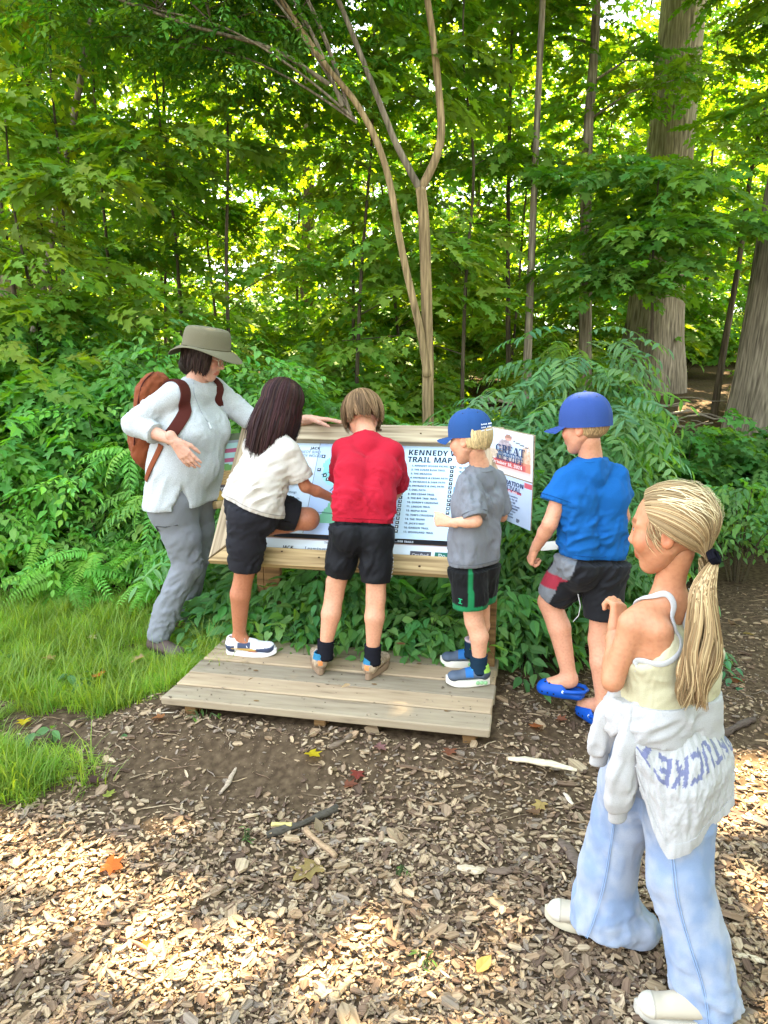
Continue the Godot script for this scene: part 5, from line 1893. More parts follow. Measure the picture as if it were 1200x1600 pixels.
func person_woman() -> void:
	var o := thing("person", "woman in a grey-white sweater, wide olive hat and grey trousers leaning on the board", "person", Vector3(-1.2, 0, -3.7))
	var fw := Vector3(0.94, 0, 0.34).normalized()
	var lat := Vector3(-fw.z, 0, fw.x)
	var P := Vector3(-1.046, 0.838, -3.76)
	var waist := Vector3(-1.02, 1.0, -3.765)
	var chest := Vector3(-0.985, 1.2, -3.77)
	var sh := Vector3(-0.952, 1.375, -3.775)
	var neck := Vector3(-0.932, 1.455, -3.77)
	var shR := Vector3(-1.02, 1.365, -3.635)
	var elR := Vector3(-1.222, 1.222, -3.62)
	var wrR := Vector3(-0.992, 1.157, -3.49)
	var shL := Vector3(-0.892, 1.375, -3.91)
	var elL := Vector3(-0.66, 1.185, -3.88)
	var wrL := Vector3(-0.37, 1.232, -3.80)
	var hc := Vector3(-0.885, 1.545, -3.752)
	var hb := frame_of(Vector3(0.92, -0.30, 0.12))
	var h := 0.225
	var hipR := P + lat * 0.085 - Vector3(0, 0.03, 0)
	var hipL := P - lat * 0.085 - Vector3(0, 0.03, 0)
	var knR := Vector3(-1.025, 0.485, -3.69)
	var anR := Vector3(-1.195, 0.10, -3.655)
	var knL := Vector3(-1.03, 0.47, -3.91)
	var anL := Vector3(-1.135, 0.10, -3.95)
	# body
	var f := Field.new(Vector3(-1.42, 0.0, -4.1), Vector3(-0.25, 1.6, -3.35), 0.012)
	trunk_of(f, [[P, 0.08, 0.13], [waist, 0.07, 0.125], [chest, 0.08, 0.115], [sh, 0.09, 0.06]], lat)
	chain(f, [chest, neck, hc + hb * Vector3(0, -0.05, -0.015)], [0.07, 0.058, 0.056])
	limb(f, shR, elR, wrR, [0.055, 0.045, 0.043, 0.029])
	limb(f, shL, elL, wrL, [0.055, 0.045, 0.043, 0.029])
	limb(f, hipR, knR, anR, [0.1, 0.065, 0.062, 0.042])
	limb(f, hipL, knL, anL, [0.1, 0.065, 0.062, 0.042])
	var mb := MB.new()
	f.net(mb)
	head_net(mb, hc, hb, h, 1.0, 0.8)
	hand_net(mb, wrR, Vector3(0.6, -0.8, 0.12), Vector3(0.75, 0.55, 0.1), 0.172, [0.18, 0.22, 0.26, 0.3, Vector3(-0.2, -0.1, -1)], 0.45, 0.027)
	hand_net(mb, wrL, Vector3(1, -0.02, 0.12), Vector3(-0.1, 0.1, 1), 0.172, [0.12, 0.1, 0.12, 0.15, Vector3(0, -1, 0)], 0.7, 0.027)
	flesh(mb)
	part(o, "body", mb, skin(Color(0.86, 0.66, 0.55)))
	eyes_of(o, hc, hb, h, Color(0.10, 0.06, 0.04))
	# trousers
	var tf := Field.new(Vector3(-1.36, 0.02, -4.1), Vector3(-0.8, 1.0, -3.45), 0.0105)
	trunk_of(tf, [[P + Vector3(0, 0.1, 0), 0.075, 0.13], [P, 0.08, 0.142], [P - Vector3(0, 0.06, 0), 0.085, 0.13]], lat)
	chain(tf, [hipR, hipR.lerp(knR, 0.5) + fw * 0.01, knR, knR.lerp(anR, 0.55) - fw * 0.012, anR - Vector3(0, 0.015, 0)], [0.12, 0.10, 0.076, 0.070, 0.060], 0.03, true)
	chain(tf, [hipL, hipL.lerp(knL, 0.5) + fw * 0.01, knL, knL.lerp(anL, 0.55), anL], [0.12, 0.10, 0.074, 0.066, 0.058], 0.03, true)
	var shin := (anR - knR).normalized()
	var tm := garment(tf, func(p, n):
		var low := smoothstep(0.62, 0.30, p.y)
		var kn := exp(-pow((p.y - 0.50) * 12.0, 2.0))
		return folds(p, Vector3(0.75, 0.55, 0.3).normalized(), 0.009 * (0.35 + low + kn), 12.0, 0.2, 3.0) + folds(p, lat, 0.009 * exp(-pow((p.y - 0.16) * 10.0, 2.0)), 26.0, 0.3, 5.0), [[anR - Vector3(0, 0.015, 0), shin, 0.12]])
	var tr := part(o, "trousers", tm, cloth(Color(0.62, 0.63, 0.65), 0.8, 90.0))
	var zip := MB.new()
	zip.col = Color(0.05, 0.05, 0.05)
	zip.tube([tf.snap(Vector3(-1.15, 0.71, -3.58), 0.003), tf.snap(Vector3(-1.09, 0.715, -3.56), 0.003), tf.snap(Vector3(-1.02, 0.725, -3.56), 0.003)], [0.0025, 0.0025, 0.0025], 5)
	zip.tube([tf.snap(Vector3(-1.15, 0.71, -3.58), 0.004), tf.snap(Vector3(-1.155, 0.675, -3.58), 0.006)], [0.003, 0.004], 5)
	sub(tr, "pocket_zip", zip, M.shoe)
	# sweater
	var sf := Field.new(Vector3(-1.42, 0.76, -4.12), Vector3(-0.55, 1.5, -3.4), 0.0105)
	trunk_of(sf, [[P - Vector3(0, 0.08, 0), 0.085, 0.165], [waist, 0.07, 0.153], [chest, 0.075, 0.13], [sh + Vector3(0, -0.015, 0), 0.095, 0.068]], lat, 0.04)
	for s in [-1.0, 1.0]: sf.ball(chest + fw * 0.085 + lat * s * 0.075 + Vector3(0, -0.03, 0), Vector3(0.08, 0.085, 0.08), Basis.IDENTITY, 0.08)
	sf.ball(waist + fw * 0.045 + Vector3(0, 0.02, 0), Vector3(0.135, 0.16, 0.135), Basis.IDENTITY, 0.06)
	sf.bone(sh, neck + Vector3(0.01, -0.052, 0.0), 0.085, 0.078, 0.03, Vector3.ZERO, 1.0, 1)
	for q in [shR, shL]: sf.bone(neck - Vector3(0, 0.075, 0), q, 0.055, 0.055, 0.03)
	chain(sf, [shR, elR, elR.lerp(wrR, 0.52)], [0.072, 0.06, 0.052], 0.03, true)
	chain(sf, [shL, shL.lerp(elL, 0.88)], [0.07, 0.06], 0.03, true)
	sf.bone(elR.lerp(wrR, 0.44), elR.lerp(wrR, 0.54), 0.053, 0.053, 0.004, Vector3.ZERO, 1.0, 3)
	sf.cut(Vector3(-1.05, 0.805, -3.76), Vector3(0.06, -1, 0).normalized())
	sf.bone(Vector3(-0.985, 0.93, -3.565), Vector3(-1.0, 0.79, -3.56), 0.004, 0.055, 0.006, Vector3.ZERO, 1.0, 0, 1)
	var sm := garment(sf, func(p, n):
		var arm := smoothstep(0.12, 0.0, (p - elR).length() - 0.08)
		return folds(p, (elR - shR).normalized().cross(Vector3(0, 0.2, 1)).normalized(), 0.012 * arm, 22.0, 0.3, 1.0) + folds(p, Vector3(0.25, 0.9, 0.1).normalized(), 0.007, 8.0, 0.2, 2.0), [[Vector3(-1.05, 0.805, -3.76), Vector3(0.06, -1, 0).normalized(), 0.4], [elR.lerp(wrR, 0.54), (wrR - elR).normalized(), 0.08]])
	part(o, "sweater", sm, knit(Color(0.93, 0.945, 0.94)))
	# neckline cord with a small toggle
	var ln := MB.new()
	ln.col = Color(0.25, 0.27, 0.28)
	var cord := []
	for q in [Vector3(-0.93, 1.43, -3.68), Vector3(-0.885, 1.37, -3.62), Vector3(-0.85, 1.31, -3.62), Vector3(-0.83, 1.25, -3.62)]: cord.append(sf.snap(q, 0.004))
	ln.tube(curve_points(cord, 4), taper(13, 0.0018, 0.0018), 5)
	ln.col = Color(0.6, 0.62, 0.62)
	ln.tube([cord[-1], cord[-1] + Vector3(0.012, -0.03, 0.0)], [0.004, 0.006], 6)
	part(o, "pendant_cord", ln, M.shoe)
	# boots
	var boot := func(q: Vector3) -> Color:
		return Color(0.085, 0.055, 0.045) if q.z < 0.62 else Color(0.10, 0.075, 0.06)
	shoe(o, "boot", stand(Vector3(-1.245, 0.01, -3.68), Vector3(0.8, 0, 0.5)), 0.26, boot, Color(0.05, 0.045, 0.04), 0.026, 1.25, Color(0.05, 0.04, 0.035))
	shoe(o, "boot", stand(Vector3(-1.19, 0.01, -3.985), Vector3(0.85, 0, 0.25)), 0.26, boot, Color(0.05, 0.045, 0.04), 0.026, 1.25, Color(0.05, 0.04, 0.035))
	# hair: a wavy dark bob below the hat
	var hair := MB.new()
	var r := RandomNumberGenerator.new()
	r.seed = 5
	var rad := Vector3(0.365, 0.40, 0.435) * h
	var centre := hc + hb * (Vector3(0, 0.1, -0.05) * h)
	var cf := Field.new(hc - Vector3.ONE * 0.17, hc + Vector3.ONE * 0.17, 0.006)
	cf.ball(centre, rad * 1.06, hb, 0.02)
	cf.bone(centre + hb * Vector3(0, -0.05, -0.05), centre + hb * Vector3(0, -0.085, -0.06), 0.06, 0.055, 0.02)
	cf.cut(hc + hb * (Vector3(0, 0.2, 0.24) * h), hb * Vector3(0, -0.25, 1).normalized())
	hair.col = Color(0.018, 0.013, 0.011)
	cf.net(hair)
	for i in hair.v.size(): hair.c[i] = Color(0.018, 0.013, 0.011)
	for i in 620:
		var a := r.randf_range(0.95, TAU - 0.95)
		var pts := []
		var len_ := r.randf_range(0.75, 1.0)
		var wave := r.randf() * TAU
		for k in 11:
			var t := k / 10.0
			var el := lerpf(0.5, -0.85, t * len_)
			var dir := Vector3(sin(a) * cos(el), sin(el), cos(a) * cos(el))
			var q := on_skull(centre, hb, rad, dir, 1.1 + 0.07 * sin(t * 7.0 + wave) + 0.16 * t * t)
			q.y -= 0.028 * t * t
			pts.append(q)
		var tone := r.randf_range(0.6, 1.7)
		strand(hair, pts, centre, r.randf_range(0.002, 0.004), Color(0.028 * tone, 0.018 * tone, 0.014 * tone))
	part(o, "hair", hair, M.hair)
	# hat
	var hm := MB.new()
	var hat_c := hc + hb * (Vector3(0, 0.13, -0.03) * h)
	var hatb := hb * Basis(Vector3.RIGHT, -0.16)
	var rows := []
	var prof := [Vector2(0.180, -0.016), Vector2(0.177, -0.011), Vector2(0.158, 0.0), Vector2(0.14, 0.006), Vector2(0.121, 0.010), Vector2(0.116, 0.018), Vector2(0.114, 0.05), Vector2(0.110, 0.078), Vector2(0.105, 0.096), Vector2(0.097, 0.106), Vector2(0.07, 0.111), Vector2(0.035, 0.113), Vector2(0.0001, 0.114)]
	for i in prof.size():
		var row := []
		for j in 65:
			var a := TAU * j / 64
			var q: Vector2 = prof[i]
			var brim := smoothstep(0.12, 0.19, q.x)
			var y: float = q.y + brim * (-0.030 * pow(absf(cos(a)), 2.0) + 0.022 * pow(absf(sin(a)), 2.0) + 0.006 * sin(a * 3.0 + 1.0))
			var seam := 1.0 + (0.012 if i in [6, 7, 8] and j % 16 == 3 else 0.0)
			var wob := 1.0 + 0.012 * soft_noise.get_noise_3d(cos(a) * 2.0, q.y * 30.0, sin(a) * 2.0)
			row.append(hat_c + hatb * Vector3(sin(a) * q.x * 0.93 * seam * wob, y, cos(a) * q.x * seam * wob))
		row.reverse()
		rows.append(row)
	rows.reverse()
	for row in rows: row.reverse()
	hm.sheet(rows, 0.003)
	var hat := part(o, "hat", hm, cloth(Color(0.53, 0.50, 0.39), 0.9, 80.0))
	var bnd := MB.new()
	bnd.col = Color(0.85, 0.82, 0.78)
	var ring := []
	for j in 49: ring.append(hat_c + hatb * Vector3(sin(TAU * j / 48) * 0.1215 * 0.93, 0.016, cos(TAU * j / 48) * 0.1215))
	bnd.tube(ring, taper(49, 0.0035, 0.0035), 5, false)
	sub(hat, "hat_band", bnd, hat.material_override)
	# glasses
	var gl := MB.new()
	for s in [-1.0, 1.0]:
		var e := hc + hb * (Vector3(0.15 * s, 0.02, 0.415) * h)
		var gring := []
		for j in 21: gring.append(e + hb * (Vector3(cos(TAU * j / 20) * 0.108, sin(TAU * j / 20) * 0.095, -0.02 * absf(cos(TAU * j / 20))) * h))
		gl.tube(gring, taper(21, 0.0021, 0.0021), 5, false)
		gl.tube([e + hb * (Vector3(0.11 * s, 0.02, -0.02) * h), hc + hb * (Vector3(0.34 * s, 0.05, 0.15) * h), hc + hb * (Vector3(0.36 * s, 0.03, -0.06) * h)], [0.0014, 0.0014, 0.0014], 5)
	gl.tube([hc + hb * (Vector3(-0.045, 0.03, 0.43) * h), hc + hb * (Vector3(0.045, 0.03, 0.43) * h)], [0.0014, 0.0014], 5)
	part(o, "glasses", gl, M.metal)

	# the backpack on her back
	var bp := thing("backpack", "rust-brown backpack worn by the woman in the hat", "backpack", Vector3(-1.24, 0.98, -3.8))
	var bb := Basis(lat, Vector3.UP, -fw) * Basis(Vector3.RIGHT, -0.12)
	bb = Basis(-lat, Vector3.UP, -fw) if bb.determinant() < 0 else bb
	var bf := Field.new(Vector3(-1.5, 0.9, -4.1), Vector3(-1.0, 1.6, -3.5), 0.009)
	var bc := Vector3(-1.185, 1.20, -3.845)
	bf.bone(bc + Vector3(0.015, 0.18, 0), bc - Vector3(0.015, 0.12, 0), 0.09, 0.115, 0.03, fw, 1.3)
	bf.bone(bc + Vector3(0.005, 0.15, 0) + lat * 0.05, bc - Vector3(0.015, 0.12, 0) + lat * 0.05, 0.08, 0.1, 0.03, fw, 1.25)
	bf.bone(bc + Vector3(-0.06, 0.02, -0.02), bc + Vector3(-0.07, -0.09, -0.02), 0.07, 0.085, 0.012)
	var bm := MB.new()
	bf.net(bm)
	ruffle(bm, func(p, n): return folds(p, Vector3(0.3, 0.8, 0.4).normalized(), 0.012, 12.0, 0.3, 8.0))
	var rust := cloth(Color(0.62, 0.32, 0.18), 0.75, 50.0)
	part(bp, "bag", bm, rust)
	var dark_rust := cloth(Color(0.36, 0.14, 0.10), 0.75, 50.0)
	var zp := MB.new()
	var zl := []
	for q in [bc + Vector3(-0.07, -0.09, 0.14), bc + Vector3(-0.05, 0.08, 0.14), bc + Vector3(-0.02, 0.2, 0.1), bc + Vector3(0.02, 0.27, 0.04)]: zl.append(bf.snap(q, 0.009))
	zp.tube(curve_points(zl, 4), taper(13, 0.0035, 0.0035), 6)
	part(bp, "zip", zp, dark_rust)
	var strap := func(knots: Array, w: float, snap_to, m: Material, called: String) -> void:
		var st := MB.new()
		var pts := curve_points(knots, 5)
		if snap_to != null:
			for i in pts.size(): pts[i] = (snap_to as Field).snap(pts[i], 0.007)
		var rr := []
		for i in pts.size():
			var dir: Vector3 = (pts[mini(i + 1, pts.size() - 1)] - pts[maxi(i - 1, 0)]).normalized()
			var nn: Vector3 = (snap_to as Field).grad(pts[i]) if snap_to != null else Vector3(0.2, 0.1, 1).normalized()
			var sd := dir.cross(nn).normalized() * w * 0.5
			rr.append([pts[i] - sd, pts[i] - sd * 0.5 + nn * 0.003, pts[i] + sd * 0.5 + nn * 0.003, pts[i] + sd])
		st.sheet(rr, 0.008)
		part(bp, called, st, m)
	strap.call([Vector3(-1.12, 1.44, -3.73), Vector3(-1.06, 1.455, -3.67), Vector3(-0.99, 1.43, -3.63), Vector3(-0.955, 1.36, -3.60), Vector3(-0.965, 1.28, -3.59), Vector3(-1.01, 1.20, -3.58), Vector3(-1.06, 1.15, -3.58)], 0.062, sf, dark_rust, "shoulder_strap")
	strap.call([Vector3(-1.085, 1.13, -3.57), Vector3(-1.12, 1.04, -3.58), Vector3(-1.165, 0.95, -3.61)], 0.032, sf, rust, "lower_strap")
	strap.call([Vector3(-1.12, 1.43, -3.88), Vector3(-1.0, 1.455, -3.89), Vector3(-0.91, 1.42, -3.875), Vector3(-0.865, 1.36, -3.875), Vector3(-0.85, 1.30, -3.89)], 0.045, sf, dark_rust, "shoulder_strap")


func tee(o: Node3D, called: String, f: Field, color: Color, ruf, neck: Array, planes: Array) -> MeshInstance3D:
	var mb := garment(f, ruf, planes)
	var m := cloth(color, 0.9, 40.0, 0.3)
	var s := part(o, called, mb, m)
	if neck.size() > 0:
		var ring := []
		for j in 33: ring.append(neck[0] + (neck[1] as Basis) * Vector3(cos(TAU * j / 32) * neck[2], 0, sin(TAU * j / 32) * neck[3]))
		var c := MB.new()
		c.tube(ring, taper(33, 0.0065, 0.0065), 6, false)
		sub(s, "collar", c, m)
	stitching(s, f, planes, 0.016, cloth(color.darkened(0.22), 0.95, 60.0, 0.1))
	return s


func person_kneeling() -> void:
	var o := thing("person", "girl with long dark hair and cream T-shirt kneeling with one knee on the board", "person", Vector3(-0.66, 0.15, -3.32))
	var fw := Vector3(0.62, 0, -0.78)
	var lat := Vector3(-fw.z, 0, fw.x)
	var P := Vector3(-0.60, 0.885, -3.30)
	var waist := Vector3(-0.575, 0.985, -3.31)
	var chest := Vector3(-0.53, 1.075, -3.335)
	var sh := Vector3(-0.515, 1.15, -3.36)
	var neck := Vector3(-0.485, 1.225, -3.385)
	var hc := Vector3(-0.462, 1.335, -3.42)
	var hb := frame_of(Vector3(0.6, -0.38, -0.70))
	var h := 0.205
	var shR := Vector3(-0.425, 1.135, -3.28)
	var elR := Vector3(-0.357, 0.975, -3.30)
	var wrR := Vector3(-0.215, 0.885, -3.42)
	var shL := Vector3(-0.61, 1.135, -3.44)
	var elL := Vector3(-0.60, 0.98, -3.54)
	var wrL := Vector3(-0.50, 0.95, -3.64)
	var hipR := Vector3(-0.615, 0.86, -3.25)
	var knR := Vector3(-0.646, 0.575, -3.28)
	var anR := Vector3(-0.694, 0.235, -3.325)
	var hipL := Vector3(-0.56, 0.865, -3.36)
	var knL := Vector3(-0.365, 0.80, -3.40)
	var anL := Vector3(-0.66, 0.735, -3.375)
	var f := Field.new(Vector3(-0.85, 0.15, -3.75), Vector3(-0.1, 1.4, -3.15), 0.0095)
	trunk_of(f, [[P, 0.036, 0.055], [waist, 0.036, 0.05], [chest, 0.055, 0.068], [sh, 0.085, 0.035]], lat)
	chain(f, [sh, neck, hc + hb * Vector3(0, -0.05, -0.02)], [0.05, 0.042, 0.042])
	limb(f, shR, elR, wrR, [0.038, 0.033, 0.032, 0.022])
	limb(f, shL, elL, wrL, [0.038, 0.033, 0.032, 0.022])
	limb(f, hipR, knR, anR, [0.06, 0.052, 0.053, 0.032], Vector3(-0.01, 0, 0.012))
	limb(f, hipL, knL, anL, [0.06, 0.052, 0.05, 0.032])
	f.ball(knL + Vector3(0.01, 0, 0), Vector3(0.05, 0.05, 0.05), Basis.IDENTITY, 0.03)
	f.bone(anR, anR + Vector3(0.08, -0.06, 0.02), 0.034, 0.028)
	var mb := MB.new()
	f.net(mb)
	head_net(mb, hc, hb, h, 1.0, 0.8)
	hand_net(mb, wrR, Vector3(0.8, -0.2, -0.6), Vector3(0.2, 0.9, 0.1), 0.135, [0.3, 0.35, 0.4, 0.45, Vector3(-0.5, 0, -0.8)], 0.5, 0.021)
	hand_net(mb, wrL, Vector3(0.8, -0.1, -0.5), Vector3(0.3, 0.2, 0.6), 0.135, [0.15, 0.15, 0.15, 0.15, Vector3(0, -1, -0.3)], 0.6, 0.021)
	flesh(mb)
	part(o, "body", mb, skin(Color(0.76, 0.50, 0.36)))
	eyes_of(o, hc, hb, h, Color(0.05, 0.03, 0.02))
	# shirt
	var sf := Field.new(Vector3(-0.8, 0.78, -3.6), Vector3(-0.28, 1.26, -3.12), 0.0085)
	trunk_of(sf, [[P - Vector3(-0.005, 0.07, 0), 0.058, 0.112], [P + Vector3(0, 0.02, 0), 0.055, 0.106], [waist, 0.05, 0.094], [chest, 0.062, 0.082], [sh, 0.095, 0.046]], lat)
	sf.bone(sh, neck, 0.062, 0.05, 0.02, Vector3.ZERO, 1.0, 1)
	for q in [shR, shL]: sf.bone(neck - Vector3(0, 0.035, 0), q, 0.045, 0.045, 0.02)
	chain(sf, [shR, shR.lerp(elR, 0.78)], [0.054, 0.061], 0.02, true)
	chain(sf, [shL, shL.lerp(elL, 0.7)], [0.056, 0.058], 0.02, true)
	sf.cut(Vector3(-0.60, 0.885, -3.3), Vector3(-0.32, -0.94, 0.05).normalized())
	tee(o, "shirt", sf, Color(0.95, 0.91, 0.85), func(p, n): return folds(p, Vector3(0.9, 0.3, -0.3).normalized(), 0.012 * smoothstep(1.12, 0.95, p.y) + 0.004, 15.0, 0.22, 2.0), [neck + Vector3(0, -0.004, 0), frame_of(Vector3(0.5, -0.2, -0.8)), 0.05, 0.048], [[Vector3(-0.60, 0.885, -3.3), Vector3(-0.32, -0.94, 0.05).normalized(), 0.3], [shR.lerp(elR, 0.78), (elR - shR).normalized(), 0.08]])
	# shorts
	var tf := Field.new(Vector3(-0.8, 0.5, -3.6), Vector3(-0.3, 1.02, -3.1), 0.0085)
	trunk_of(tf, [[P + Vector3(-0.005, 0.11, 0), 0.045, 0.068], [P + Vector3(0, 0.05, 0), 0.05, 0.09], [P, 0.05, 0.094], [P - Vector3(0, 0.05, 0), 0.05, 0.09]], lat)
	chain(tf, [hipR, hipR.lerp(knR, 0.5), hipR.lerp(knR, 0.93)], [0.094, 0.088, 0.078], 0.03, true)
	chain(tf, [hipL, hipL.lerp(knL, 0.5), hipL.lerp(knL, 0.78)], [0.09, 0.082, 0.074], 0.03, true)
	var tm := garment(tf, func(p, n): return folds(p, Vector3(0.9, 0.15, 0.4).normalized(), 0.008, 16.0, 0.25, 6.0), [[hipR.lerp(knR, 0.93), (knR - hipR).normalized(), 0.11], [hipL.lerp(knL, 0.78), (knL - hipL).normalized(), 0.11]])
	tuck(tm, sf, Vector3(-0.60, 0.885, -3.3), Vector3(-0.32, -0.94, 0.05).normalized())
	part(o, "shorts", tm, cloth(Color(0.18, 0.175, 0.195), 0.85, 60.0, 0.15))
	# low sneaker: white with navy overlays and a gold curved stripe
	var paint := func(q: Vector3) -> Color:
		var white := Color(0.78, 0.76, 0.74)
		var navy := Color(0.045, 0.055, 0.10)
		var u := q.z
		var y := q.y - 0.09
		# the curved stripe on each side
		var mid := 0.045 + 0.30 * pow(maxf(0.0, 0.62 - u), 1.0) * 0.32 + 0.25 * pow(maxf(0.0, u - 0.5), 1.4)
		var wid := 0.030 * smoothstep(0.12, 0.5, u) * smoothstep(0.64, 0.52, u) + 0.008
		if absf(q.x) > 0.075 and u > 0.14 and u < 0.62 and absf(y - mid) < wid: return Color(0.52, 0.32, 0.09)
		if u < 0.2 and y < 0.14: return navy
		if u > 0.55 and y < 0.075 + (u - 0.55) * 0.12 and u < 0.96 and not (u < 0.70 and y > 0.09): return navy
		if u > 0.26 and u < 0.52 and y > 0.10 and y < 0.20 and absf(q.x) > 0.05: return navy
		return white
	shoe(o, "sneaker", stand(Vector3(-0.757, 0.152, -3.325), Vector3(0.99, 0, 0.08)), 0.243, paint, Color(0.75, 0.73, 0.71), 0.024, 0.85, Color(0.8, 0.8, 0.8))
	var grey := func(q: Vector3) -> Color: return Color(0.06, 0.065, 0.1) if q.y < 0.2 else Color(0.4, 0.4, 0.42)
	shoe(o, "sneaker", stand(Vector3(-0.735, 0.80, -3.345), Vector3(0.08, -1, 0.1), Vector3(0.92, 0.06, -0.35).normalized()), 0.19, grey, Color(0.22, 0.19, 0.18), 0.03, 0.8)
	# long hair
	var hair := MB.new()
	var r := RandomNumberGenerator.new()
	r.seed = 15
	var rad := Vector3(0.36, 0.39, 0.43) * h
	var centre := hc + hb * (Vector3(0, 0.13, -0.06) * h)
	var cf := Field.new(hc - Vector3.ONE * 0.17, hc + Vector3.ONE * 0.17, 0.006)
	cf.ball(centre, rad * 1.06, hb, 0.02)
	cf.cut(hc + hb * (Vector3(0, 0.2, 0.26) * h), hb * Vector3(0, -0.35, 1).normalized())
	cf.net(hair)
	for i in hair.v.size(): hair.c[i] = Color(0.014, 0.010, 0.010)
	var back := -hb.z
	back = Vector3(back.x, 0, back.z).normalized()
	for i in 1300:
		var a := r.randf_range(0.75, TAU - 0.75)
		var pts := []
		var k0 := r.randf_range(1.2, 1.5)
		var depth := r.randf_range(1.03, 1.2)
		var bottom := r.randf_range(1.105, 1.15) + 0.02 * sin(a * 3.0)
		var last := Vector3.ZERO
		for k in 8:
			var t := k / 7.0
			var el := lerpf(k0, -0.25, t)
			var dir := Vector3(sin(a) * cos(el), sin(el), cos(a) * cos(el))
			last = on_skull(centre, hb, rad, dir, depth + 0.04 * t)
			pts.append(last)
		# from the widest place the strand falls, closing over the shoulders
		var out := Vector3(last.x - centre.x, 0, last.z - centre.z)
		var goal := Vector3(centre.x, bottom, centre.z) + out * r.randf_range(0.85, 1.22) + back * 0.055 + lat * (-0.045)
		var w := r.randf() * TAU
		for k in range(1, 8):
			var t := k / 7.0
			var q := last.lerp(goal, t)
			q += out.normalized() * 0.016 * sin(PI * t) + lat * 0.004 * sin(t * 8.0 + w)
			pts.append(q)
		var tone := r.randf_range(0.55, 1.6)
		var red := r.randf_range(1.0, 1.5)
		strand(hair, pts, centre - Vector3(0, 0.05, 0), r.randf_range(0.002, 0.0042), Color(0.024 * tone * red, 0.014 * tone, 0.013 * tone))
	part(o, "hair", hair, M.hair)


